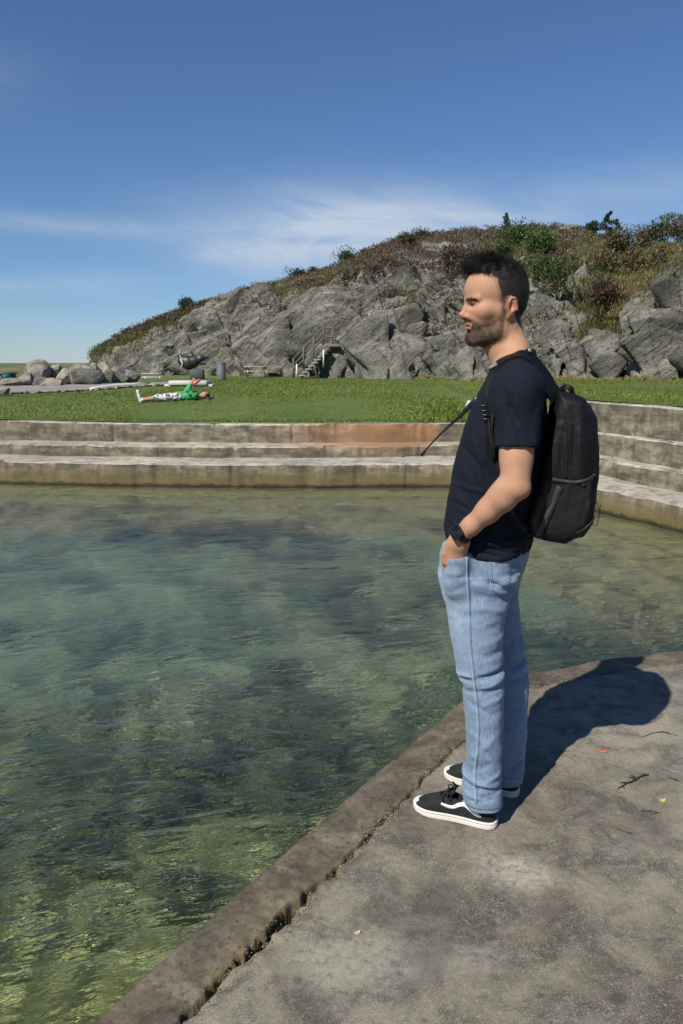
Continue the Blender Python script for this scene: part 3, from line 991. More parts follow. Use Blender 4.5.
def build_ground():
    # lawn sheet: columns follow the wall, rows run back to the rocks
    k0 = np.arange(0, len(TQ), 4)
    base = WALL_BACK[k0]; zt = WALL_TOP[k0]
    far = np.stack([base[:, 0] * 2.8 + 1, np.full(len(k0), 52.)], -1)
    kk = np.clip((base[:, 0] - 2.6) / 2.2, 0, 1)
    far = far * (1 - kk)[:, None] + kk[:, None] * np.stack([base[:, 0] * 1.0 + 12 + 20 * kk, 44 - 34 * kk], -1)
    n = 150
    f = (np.linspace(0, 1, n) ** 1.8)
    V = base[:, None] + (far - base)[:, None] * f[None, :, None]
    z = lawn_height(V[..., 0], V[..., 1])
    fade = sstep(0, .03, f)[None]
    z = z * fade + (zt[:, None] + .015) * (1 - fade)
    V = np.concatenate([V, z[..., None]], -1)
    o = mesh_np('lawn', V.reshape(-1, 3), grid_faces(len(k0), n), mat_lawn(), None, True)
    tag(o, kind='structure')
    o.data.flip_normals()
    # grass blades
    rg = np.random.default_rng(9)
    nb = 330000
    Y = 11.3 + (rg.random(nb) ** 1.7) * 30
    lo = (-40 - 341.5) / 769 * Y; hi = (760 - 341.5) / 769 * Y
    X = lo + (hi - lo) * rg.random(nb)
    yw = np.interp(X, WALL_BACK[:iR, 0], WALL_BACK[:iR, 1])
    # right part: keep only points outside the wall line
    wb = WALL_BACK[iR:]
    yr = np.interp(X, wb[:, 0], wb[:, 1])
    lim = np.where(X < WALL_BACK[iR, 0], yw, yr)
    d_base = smooth_i(341.5 + 769 * X / Y, D0X, D0Y, 25)
    path = (X < -5.2) & (Y > path_near(X) - .05)
    ok = (Y > lim + .04) & (Y < d_base + .2) & ~path
    X, Y = X[ok], Y[ok]; nb = len(X)
    Z = lawn_height(X, Y)
    dd = Y - lim[ok]
    fd = sstep(0, .03, dd / (52 - lim[ok]))
    Z = np.where(X > 2.9, Z * sstep(0, 1., dd / .9) + (1 - sstep(0, 1, dd / .9)) * .885, Z * fd + (1 - fd) * .435)
    cl = fbm(np.stack([X, Y * .5], -1), .9, 4, 15)
    hh = (.015 + .016 * rg.random(nb)) * (1 + .8 * np.clip(cl, -.5, 1)) * np.interp(Y, [12, 38], [1., 1.5])
    bushy = np.exp(-((X - 2.0 - (Y - 14) * .16) / .55) ** 2) * np.exp(-((Y - 15.2) / 1.5) ** 2)
    hh *= 1 + 2.6 * bushy
    col = np.array([.115, .165, .025]) * (1 + .5 * cl[:, None]) * (1 + .3 * rg.normal(size=(nb, 1)))
    dry = (rg.random(nb) < .10 + .15 * (cl > .25))[:, None]
    col = np.where(dry, np.array([.20, .18, .07]) * (1 + .2 * rg.normal(size=(nb, 1))), col)
    near_rock = sstep(1.6, .2, d_base[ok] - Y)[:, None] * (X > 2)[:, None]
    col = col * (1 - .8 * near_rock) + np.array([.26, .2, .11]) * .8 * near_rock
    hh = hh * (1 + 3 * near_rock[:, 0])
    col = np.clip(col, .006, .5)
    Z = np.where(X < 2.9, np.maximum(Z, .435 * (1 - sstep(.4, 2.2, dd)) + Z * sstep(.4, 2.2, dd)), Z)
    cen = np.stack([X, Y, Z - .006], -1)
    al = np.stack([.5 * rg.normal(size=nb), .5 * rg.normal(size=nb), np.ones(nb)], -1); al /= np.linalg.norm(al, axis=1, keepdims=True)
    V, F, C = leaf_mesh(cen, hh, col, 1., 4, 1.5, along=al)
    o = mesh_np('lawn_grass', V, F, M_LEAF, None, False, {'col': C})
    tag(o, 'mown green lawn grass with pale dry blades above the pool wall', 'grass', kind='stuff')
    # daisies: tiny pale flecks
    # wide ground to the horizon
    t = NT('far_ground'); v = t.coord()
    c = t.ramp(t.noise(.15, 6, .7, v), [(.35, (.045, .06, .02)), (.5, (.10, .11, .04)), (.65, (.17, .15, .07))])
    mg = t.principled(c, .95, t.bump(t.noise(1.2, 6, .7, v), 1., .4))
    n = 90
    a = np.linspace(-1, 1, n); xx, yy = np.meshgrid(np.sign(a) * np.abs(a) ** 2.2 * 1500, np.linspace(0, 1, n) ** 2.4 * 1500 + 24, indexing='ij')
    zz = -.35 + 0 * xx
    hillf = np.exp(-((yy - 100) / 22) ** 2) * (.8 + .4 * noise(np.stack([xx, yy], -1), .06, 4)) * sstep(-5, -30, xx)
    zz = zz + hillf
    o = mesh_np('ground', np.stack([xx, yy, zz], -1).reshape(-1, 3), grid_faces(n, n), mg, None, True)
    tag(o, kind='structure')
    # low grassy hill far left, its own finer sheet
    nx, ny = 160, 60
    xs = np.linspace(-110, 10, nx); ysx = np.linspace(62, 130, ny)
    xx, yy = np.meshgrid(xs, ysx, indexing='ij')
    prof = np.interp(xx + 0 * yy, [-110, -75, -52, -46, -40, -36, -32, -26, 10], [0, .7, 1.3, 1.7, 1.75, 1.5, 1.3, 1.0, .3]) * .62
    zz = -.5 + prof * np.exp(-((yy - 95) / 20) ** 2) * 1.5 + .5 * fbm(np.stack([xx, yy], -1), .12, 4, 3) * np.exp(-((yy - 95) / 20) ** 2)
    o = mesh_np('far_hill', np.stack([xx, yy, zz], -1).reshape(-1, 3), grid_faces(nx, ny), mg, None, True)
    tag(o, kind='structure')


build_ground()
# ================================================================ BEYOND THE LAWN: path, boulders, stairs, benches, bin, sculpture
M_STONE = None


def ground_pt(px, py, Y=None):
    """point on the lawn seen at a photo pixel (march along the ray)"""
    for D in np.linspace(12, 60, 1600):
        X, Z = at_y(px, py, D)
        if Z <= lawn_height(np.array(X), np.array(D)):
            return np.array([float(X), D, float(Z)])
    X, Z = at_y(px, py, 40.); return np.array([float(X), 40., float(Z)])


def base_pt(px, Y):
    X, _ = at_y(px, 380, Y)
    return np.array([float(X), Y, float(lawn_height(np.array(float(X)), np.array(float(Y))))])


def build_path():
    t = NT('gravel_path'); v = t.coord()
    n = t.noise(30., 5, .7, v); n2 = t.noise(2., 4, .6, v)
    c = t.mix(t.ramp(n, [(.35, 0), (.65, 1)]), (.17, .165, .15), (.32, .31, .285)); c = t.mix(t.ramp(n2, [(.4, .4), (.6, 0)]), c, (.10, .09, .07))
    m = t.principled(c, .95, t.bump(n, .8, .02))
    xs = np.linspace(-26, -5.2, 90); rows = []
    for f in np.linspace(0, 1, 10):
        y = path_near(xs) + f * (5.0 + .0 * xs)
        z = lawn_height(xs, y) + .035
        rows.append(np.stack([xs, y, z], -1))
    V = np.stack(rows, 0)
    o = mesh_np('path', V.reshape(-1, 3), grid_faces(10, 90), m, None, True); o.data.flip_normals()
    tag(o, kind='structure')


build_path()


def rock_mesh(size, seed, sub=3, rough=.34):
    import bmesh
    bm = bmesh.new(); bmesh.ops.create_icosphere(bm, subdivisions=sub + 1, radius=1.)
    V = np.array([v.co[:] for v in bm.verts]); Fc = np.array([[q.index for q in f.verts] for f in bm.faces]); bm.free()
    rg = np.random.default_rng(seed)
    # cut by random planes for an angular boulder
    for _ in range(15):
        n = rg.normal(size=3); n /= np.linalg.norm(n); d = .55 + .32 * rg.random()
        h = V @ n - d
        V = V - np.where(h > 0, h, 0)[:, None] * n * .93
    V = V * (1 + rough * .35 * fbm(V, 1.5, 3, seed)[:, None] + .06 * ridged(V, 4., 4, seed)[:, None])
    return V * np.array(size) * .62, Fc


t = NT('boulder_stone'); v = t.coord()
_a = t.noise(2.2, 6, .7, v, .4); _b = t.noise(14., 5, .7, v)
_c = t.ramp(_a, [(.3, (.08, .076, .068)), (.5, (.25, .24, .215)), (.7, (.44, .43, .39))])
_c = t.mix(t.ramp(_b, [(.35, .6), (.5, 0)]), _c, (.06, .055, .05))
_oi = t.node('ShaderNodeObjectInfo').outputs['Random']
_c = t.mix(_oi, t.mix(1., _c, (.55, .55, .56), 'MULTIPLY'), t.mix(1., _c, (1.35, 1.28, 1.15), 'MULTIPLY'))
M_STONE = t.principled(_c, .9, t.bump(t.math('ADD', _a, _b), .9, .06))
G_B = 'boulders in a row at the left end of the lawn'
BO = [(36, 372, 19, 17, 24.0, 'tall pointed grey boulder standing highest in the boulder row', 3), (48, 374, 13, 12, 24.6, 'round boulder just right of the tall pointed one', 4), (57, 374, 10, 13, 24.4, 'small pale topped boulder in the middle of the row', 5),
      (65, 377, 13, 12, 23.8, 'grey boulder below the pale topped one', 7), (74, 377, 12, 13, 23.9, 'dark cracked boulder left of the broad pale one', 8), (83, 371, 20, 9, 26.5, 'flat white slab of rock lying on top of the row', 9),
      (86, 378, 24, 12, 24.0, 'broad pale yellowish boulder at the path end', 10), (95, 373, 13, 15, 25.2, 'steep striped boulder leaning on the broad pale one', 11), (105, 374, 15, 14, 25.6, 'dark boulder in front of the cliffs left foot', 12),
      (118, 375, 15, 12, 26.0, 'pale tan boulder right of the dark one near the cliff', 13), (131, 377, 16, 10, 26.4, 'last boulder of the row beside the white picnic bench', 14), (27, 379, 16, 8, 23.4, 'low grey boulder at the left foot of the tall pointed one', 15),
      (52, 383, 18, 8, 23.2, 'low dark boulder in front of the row', 16), (12, 383, 22, 6, 23.2, 'long low grey boulder nearest the painted wall', 17), (2, 391, 14, 7, 18.2, 'dark flat stone on the near kerb of the path at the left edge', 18),
      (40, 383, 14, 8, 23.3, 'mottled boulder between the tall pointed one and the low dark one', 19)]
for (px, py, w, h, D, lab, sd) in BO:
    s = D / FPX
    V, Fc = rock_mesh((w * s * 1.25, w * s * .95, h * s * 1.35), sd)
    X, Z = at_y(px, py, D)
    o = mesh_np('boulder', V, Fc, M_STONE, None, True); auto_smooth(o, 28)
    o.location = (float(X), D, float(Z)); o.rotation_euler = (0, 0, sd)
    tag(o, lab, 'boulder', G_B)
# small edging stones along the path
rg = np.random.default_rng(4)
mb = MB()
V0 = []
xs = np.linspace(-16, -5.6, 60)
for i, x in enumerate(xs):
    V, Fc = rock_mesh((.16 + .1 * rg.random(), .14, .10), 100 + i, 1)
    y = float(path_near(x)) - .05 + .05 * rg.normal()
    mb.add(V + np.array([x + .04 * rg.normal(), y, float(lawn_height(np.array(x), np.array(y))) + .03]), Fc)
o = mb.build('edging_stones', M_STONE, None, True); tag(o, 'small loose stones edging the near side of the path', 'stones', kind='stuff')

M_GALV = simple('galvanised_steel', (.30, .31, .32), .45, .2, 12, .1, .002, Metallic=.7)
M_WOODG = simple('weathered_wood', (.11, .10, .085), .85, .35, 25, .4, .004)
M_WHITEW = simple('white_painted_wood', (.62, .60, .56), .7, .15, 25, .2, .003)
M_TAN = simple('tan_wood', (.42, .33, .25), .8, .25, 25, .3, .003)
M_LIGHTC = simple('pale_concrete', (.46, .45, .42), .85, .15, 12, .3, .004)
M_DARKM = simple('dark_bronze', (.022, .022, .022), .45, .4, 8, .3, .01)

# white flat slabs: a path strip and a low bench slab
p0 = base_pt(93, 24.5)
pts = [(88, 389.5), (100, 387.2), (116, 385.3), (134, 384.2), (150, 383.6)]
V = []
for i, (x, y) in enumerate(pts):
    q = ground_pt(x, y + 1.5); q2 = q + np.array([-.35, 1.5, .03])
    V += [q + [0, 0, .045], q2 * 1. + [.1, -.5, .035], q + [0, 0, -.1], q2 + [.1, -.5, -.1]]
F_ = []
for i in range(len(pts) - 1):
    a = i * 4; b = a + 4
    F_ += [[a, b, b + 1, a + 1], [a + 2, b + 2, b, a], [a + 1, b + 1, b + 3, a + 3]]
F_ += [[2, 0, 1, 3], [len(V) - 4, len(V) - 2, len(V) - 1, len(V) - 3]]
o = mesh_np('paving_strip', V, np.array(F_), M_LIGHTC, None, False)
tag(o, 'long pale concrete strip sloping up the lawn beside the boulders', 'paving')
q = ground_pt(190, 386.2)
mb = MB(); mb.box((0, 0, .10), (38 * q[1] / FPX, .55, .13), bev=.015)
o = empty('stone_slab_bench', tuple(q), R(-4), 'low pale stone slab on the lawn beyond the lying person', 'bench')
mb.build('slab', M_LIGHTC, o)
for sx in (-.6, .6):
    mb = MB(); mb.box((sx, 0, .0), (.25, .4, .12), bev=.01); mb.build('foot', M_LIGHTC, o)


def picnic_table(px, Y, w_px, label, mat, name='picnic_table', py=None):
    q = base_pt(px, Y); s = w_px * Y / FPX / 1.6
    o = empty(name, tuple(q), R(8), label, 'picnic table')
    o.scale = (s, s, s)
    mb = MB()
    for k in range(4): mb.box((0, -.27 + k * .18, .74), (1.6, .165, .04), bev=.004)
    mb.build('table_top', mat, o)
    for sd in (-1, 1):
        mb = MB(); mb.box((0, sd * .68, .44), (1.6, .24, .04), bev=.004); mb.build('bench_seat', mat, o)
    for sx in (-.6, .6):
        mb = MB(); mb.box((sx, .25, .37), (.06, .08, .84), rx=R(25)); mb.box((sx + .061, -.25, .37), (.06, .08, .84), rx=R(-25)); mb.box((sx - .061, 0, .40), (.05, 1.5, .08)); mb.build('leg_frame', mat, o)
    return o


picnic_table(152, 27.5, 19, 'white painted picnic table at the foot of the cliff left of the sculpture', M_WHITEW)
picnic_table(256, 34.5, 24, 'tan wooden picnic table by the cliff between bin and stairs', M_TAN)
picnic_table(272, 36.0, 15, 'smaller reddish picnic table right behind the tan one', simple('red_brown_wood', (.22, .12, .08), .8, .25, 25, .3, .003))

# steel bin / round post
q = base_pt(221.5, 30.)
o = empty('litter_bin', tuple(q), 0, 'round galvanised steel bin standing alone on the lawn edge', 'litter bin')
r = 4.6 * 30 / FPX; h = 17.5 * 30 / FPX
mb = MB(); mb.tube([(0, 0, .02), (0, 0, .05), (0, 0, h * .5), (0, 0, h * .96)], [r * .93, r, r, r], 28); auto_smooth(mb.build('bin_body', M_GALV, o), 40)
mb = MB(); mb.tube([(0, 0, h * .95), (0, 0, h * .975), (0, 0, h)], [r * 1.07, r * 1.08, r * .98], 28); auto_smooth(mb.build('lid', M_GALV, o), 40)
mb = MB(); mb.tube([(0, 0, -.05), (0, 0, .03)], [r * .8, r * .8], 20); mb.build('foot', M_DARKM, o)

# dark sculpture like a resting bird on a dark block
Y = 31.; q = base_pt(191, Y); s = Y / FPX
o = empty('sculpture', tuple(q), 0, 'dark rounded bird shaped metal sculpture propped on a slate block', 'sculpture')
o.scale = (.68, .68, .80)
F = Field((-1.2, -.5, 0), (1.6, .5, 1.7), .03)
F.chain([(-.50, 0, .92), (-.15, 0, .80), (.22, 0, .86), (.62, 0, 1.02), (1.05, 0, 1.08)], [.22, .31, .24, .13, .03], .12)
F.chain([(-.45, 0, 1.0), (-.60, 0, 1.16)], [.15, .10], .06); F.cone((-.60, 0, 1.16), (-.74, 0, 1.13), .09, .02, .03)
F.mesh('body', M_DARKM, o, world=False)
mb = MB(); mb.tube([(-.10, 0, .6), (.06, -.02, .3), (.16, -.04, .0)], [.10, .08, .07], 8); mb.build('leg', M_DARKM, o, True)
mb = MB(); mb.box((.36, .05, .24), (.80, .5, .48), bev=.03); mb.build('block', simple('slate_blue', (.05, .065, .07), .7, .3, 8, .3, .01), o)
mb = MB(); mb.tube([(-.62, -.02, 1.15), (-.60, -.03, 1.45)], [.02, .02], 6); mb.tube([(-.52, -.26, .98), (-.40, -.28, .78), (-.50, -.26, .50)], [.04, .045, .03], 6); mb.build('pale_trim', M_LIGHTC, o)

# ---- wooden stairs up the rock
M_STEP = simple('worn_step', (.26, .25, .22), .85, .3, 25, .3, .004)
Ys = 33.2; s = Ys / FPX
q0 = base_pt(303, Ys)
st = empty('outdoor_stairs', tuple(q0), 0, 'grey wooden stairs with handrail climbing the cliff to a small landing', 'stairs')
zpx = lambda y: float(at_y(300, y, Ys)[1]) - q0[2]
xpx = lambda x: (x - 303) * s
for k in range(9):
    x = 301 + k * 2.9; y = 375.5 - k * 3.15
    mb = MB(); mb.box((xpx(x + 2), .10 * k, zpx(y)), (.30, .9, .05), bev=.004); mb.build('tread', M_STEP, st)
mb = MB()
for yy in (-.42, .42):
    a = np.array((xpx(299.5), yy, zpx(379))); b = np.array((xpx(329), yy + .85, zpx(348)))
    mb.tube([a, b], [.07, .07], 4)
mb.build('stringer', M_WOODG, st)
mb = MB(); mb.box((xpx(333), 1.1, zpx(346)), (14 * s, 1.2, .07), bev=.01); mb.build('landing', M_WOODG, st)


def rail(name, pts, r=.035, mat=M_WOODG):
    mb = MB(); mb.tube(np.array(pts), np.full(len(pts), r), 6); mb.build(name, mat, st)


for dy in (0, 6.5, 12):
    rail('handrail', [(xpx(293), .45, zpx(359 + dy)), (xpx(322.5), 1.0, zpx(326 + dy))])
    if dy < 10: rail('handrail', [(xpx(322.5), 1.05, zpx(326 + dy * 1.4)), (xpx(341), 1.0, zpx(328.5 + dy * 1.3))])
for (x, y1, y2, yy) in ((293, 358, 378, .45), (303, 348, 369, .6), (313, 337, 358, .8), (322.5, 325, 347, 1.0), (332, 327, 346, 1.05), (340.5, 328, 346, 1.0)):
    mb = MB(); mb.box((xpx(x), yy, (zpx(y1) + zpx(y2)) / 2), (.07, .07, zpx(y1) - zpx(y2))); mb.build('post', M_WOODG, st)
for (x, y1, y2, yy) in ((297.5, 364, 379, -.46), (323.5, 350, 367, -.35)):
    mb = MB(); mb.box((xpx(x), yy, (zpx(y1) + zpx(y2)) / 2), (.055, .055, zpx(y1) - zpx(y2))); mb.build('white_post', M_WHITEW, st)

# painted wall at far left, with blocks of colour
t = NT('mural_paint'); v = t.coord((.9, 1., 1.3))
vc = t.node('ShaderNodeTexVoronoi', {'Vector': v, 'Scale': 1.7, 'Randomness': 1.})
cc = t.ramp(t.node('ShaderNodeSeparateColor', {0: vc.outputs['Color']}).outputs[0], [(0., (.03, .22, .26)), (.3, (.05, .42, .42)), (.5, (.25, .55, .50)), (.65, (.42, .48, .10)), (.8, (.03, .10, .16)), (1., (.55, .62, .58))], 'CONSTANT')
M_MURAL = t.principled(cc, .7)
Yw = 33.; s = Yw / FPX; q = base_pt(0, Yw)
zc = float(at_y(0, 379.2, Yw)[1])
o = empty('mural_hut', (q[0], Yw, 0), R(0), 'low hut painted in teal and green mural colours at the left edge', 'hut')
mb = MB(); mb.box((-.9, 0, zc), (40 * s + .8, 1.6, 9.2 * s + .04)); mb.build('wall', M_MURAL, o)
mb = MB(); mb.box((-.9, 0, zc + 5.1 * s + .02), (42 * s + .8, 1.8, .06)); mb.build('roof', M_STEP, o)
mb = MB(); mb.box((xr := 9.6 * s, -.83, zc), (.10, .06, 9.2 * s)); mb.build('corner_post', M_DARKM, o)
mb = MB(); mb.box((-.9, 0, zc - 4.6 * s - .35), (40 * s + .7, 1.5, .7)); mb.build('plinth', M_CONC, o)
# pale block set in the lawn edge behind the man's chest
q = ground_pt(473, 410)
V, Fc = rock_mesh((.30, .26, .26), 77, 2)
o = mesh_np('block_stone', V + np.array([0, 0, .07]), Fc, M_LIGHTC, None, False); o.location = tuple(q)
tag(o, 'pale square stone in the longer grass behind the mans chest', 'stone')


# ================================================================ QUAY SLAB, WATER, BOTTOM
WZ = -.45
C_NEAR = np.array([(-4.4, -4.4), (-1.6, -.06), (-.58, 1.52), (-.39, 1.87), (.03, 2.51), (.54, 3.25), (.66, 3.42)])
EDGE = [(-7.0, -8.0), (-4.2, -4.05), (-1.55, .02), (-.585, 1.52), (-.385, 1.85), (.03, 2.49), (.54, 3.26), (.72, 3.47), (.95, 3.60), (1.35, 3.75), (1.82, 3.89), (2.6, 4.08), (3.6, 4.25), (4.9, 4.4)]
EQ = smooth_poly(EDGE, 900)
for _ in range(40): EQ[1:-1] = .25 * EQ[:-2] + .5 * EQ[1:-1] + .25 * EQ[2:]
_et = np.gradient(EQ, axis=0); _et /= np.linalg.norm(_et, axis=1, keepdims=True)
EN = np.stack([_et[:, 1], -_et[:, 0]], -1)               # towards the slab (right/near side)
EL = np.concatenate([[0], np.cumsum(np.linalg.norm(np.diff(EQ, axis=0), axis=1))])


def edge_dist(P):
    """signed distance inland from the quay edge and arc length, for points (n,2)"""
    out = np.empty(len(P)); ar = np.empty(len(P))
    for k in range(0, len(P), 20000):
        q = P[k:k + 20000]
        d2 = ((q[:, None] - EQ[None, ::3]) ** 2).sum(-1)
        j = d2.argmin(1) * 3
        j = np.clip(j, 1, len(EQ) - 2)
        w = q - EQ[j]
        out[k:k + 20000] = (w * EN[j]).sum(1); ar[k:k + 20000] = EL[j] + (w * _et[j]).sum(1)
    return out, ar


def quay_mat():
    t = NT('quay_concrete'); v = t.coord()
    big = t.noise(1.1, 5, .6, v, .4); mid = t.noise(5.5, 6, .7, v, .5); fine = t.noise(45., 5, .75, v); grit = t.noise(230, 3, .7, v)
    c = t.mix(t.ramp(big, [(.38, 0), (.62, 1)]), (.104, .090, .064), (.212, .193, .146))
    c = t.mix(t.ramp(mid, [(.40, .75), (.52, 0)]), c, (.050, .040, .027))
    c = t.mix(t.ramp(mid, [(.54, 0), (.70, .6)]), c, (.27, .248, .185))
    c = t.mix(t.ramp(fine, [(.54, 0), (.68, .55)]), c, (.27, .255, .21))
    c = t.mix(t.ramp(fine, [(.30, .7), (.43, 0)]), c, (.045, .038, .03))
    c = t.mix(t.ramp(grit, [(.54, 0), (.68, .65)]), c, (.38, .355, .31))
    c = t.mix(t.ramp(grit, [(.30, .4), (.42, 0)]), c, (.03, .026, .022))
    # brushed arcs in the cement
    w = t.node('ShaderNodeTexWave', {'Vector': t.coord((1, 1, 1), (0, 0, R(35))), 'Scale': 26., 'Distortion': 9., 'Detail': 3., 'Detail Scale': .6}, wave_type='BANDS').outputs['Fac']
    c = t.mix(t.math('MULTIPLY', t.math('MULTIPLY', t.ramp(w, [(.45, 0), (.8, 1)]), t.ramp(big, [(.45, 0), (.6, 1)])), .10), c, (.30, .28, .24))
    dmp = t.noise(1.7, 5, .6, t.coord((1, 1, 1), (0, 0, R(20))), 1.2)
    c = t.mix(t.ramp(dmp, [(.53, 0), (.60, .38)]), c, (.070, .058, .044))
    # large pale rubbed patch, dark damp marks
    def spot(x, y, rx, ry, lo=.75, hi=1.15, ns=6., tex=None):
        sep = t.node('ShaderNodeSeparateXYZ', {0: v})
        dx = t.math('DIVIDE', t.math('SUBTRACT', sep.outputs[0], x), rx); dy = t.math('DIVIDE', t.math('SUBTRACT', sep.outputs[1], y), ry)
        d = t.math('SQRT', t.math('ADD', t.math('MULTIPLY', dx, dx), t.math('MULTIPLY', dy, dy)))
        d = t.math('ADD', d, t.math('MULTIPLY', t.math('SUBTRACT', t.noise(ns, 4, .65, v), .5), 1.1))
        return t.math('MULTIPLY', t.ramp(d, [(lo * .5, 1), (hi * .5 + .35, 0)]), t.ramp(tex or mid, [(.36, .15), (.56, 1)]))
    for (px, py, rx, ry, cc, k) in ((515, 870, .16, .13, (.36, .335, .28), .75), (350, 960, .22, .16, (.30, .28, .23), .65), (480, 960, .16, .08, (.26, .24, .20), .5)):
        X, Y = at_z(px, py, 0)
        c = t.mix(t.math('MULTIPLY', spot(float(X), float(Y), rx, ry, tex=fine), k), c, cc)
    for (px, py, rx, ry, k) in ((620, 998, .035, .026, .85), (618, 935, .022, .018, .6), (638, 972, .012, .012, .6), (650, 988, .016, .010, .5), (297, 980, .02, .02, .6), (430, 910, .085, .035, .5), (395, 885, .03, .07, .5), (540, 996, .02, .012, .5), (560, 940, .012, .010, .5)):
        X, Y = at_z(px, py, 0)
        c = t.mix(t.math('MULTIPLY', spot(float(X), float(Y), rx, ry, .9, 1., 12., tex=grit), k), c, (.035, .03, .022))
    ed = t.attr('edge')          # 1 on the outer kerb strip
    kc = t.ramp(t.noise(7., 7, .75, v, .4), [(.34, (.030, .023, .014)), (.5, (.085, .066, .042)), (.66, (.19, .16, .11))])
    c = t.mix(t.math('MULTIPLY', ed, .75), c, kc)
    c = t.mix(t.math('MULTIPLY', ed, t.ramp(fine, [(.35, .7), (.5, 0)])), c, (.03, .022, .014))
    cr = t.attr('crack')
    moss = t.noise(26., 5, .7, v)
    c = t.mix(t.math('MULTIPLY', t.ramp(cr, [(.1, 0), (.6, 1)]), t.ramp(moss, [(.4, .2), (.6, 1)])), c, (.15, .11, .05))
    c = t.mix(t.ramp(cr, [(.7, 0), (1., .95)]), c, (.016, .012, .008))
    sep = t.node('ShaderNodeSeparateXYZ', {0: v})
    c = t.mix(t.ramp(t.math('MULTIPLY_ADD', sep.outputs[2], 1., .6), [(.3, 1), (.5, 0)]), c, (.05, .05, .022))
    h = t.math('ADD', t.math('ADD', t.math('MULTIPLY', mid, .6), t.math('MULTIPLY', fine, .5)), t.math('ADD', t.math('MULTIPLY', grit, .22), t.math('MULTIPLY', w, .03)))
    return t.principled(c, .85, t.bump(h, .9, .007))


M_QUAY = quay_mat()


def crack_line(s):
    """distance of the crack from the outer edge along arc length s, and its half width"""
    c = .172 + .012 * fbm(np.stack([s, 0 * s, 0 * s], -1), 1.6, 4, 5) + .006 * noise(np.stack([s, 0 * s, 0 * s], -1), 22, 6)
    w = .009 + .030 * np.clip(fbm(np.stack([s, 0 * s, 0 * s + 4], -1), 1.6, 4, 8, .6) + .22, 0, 1)
    w = w * (1 + .5 * noise(np.stack([s, 0 * s, 0 * s], -1), 35, 16))
    sc = EL[np.argmin(((EQ - np.array([.45, 3.1])) ** 2).sum(1))]
    w = w * (1 - .72 * sstep(sc - .35, sc + .2, s)) * (1 - .5 * sstep(sc - 1.15, sc - .75, s))
    return c, np.maximum(w, .002)


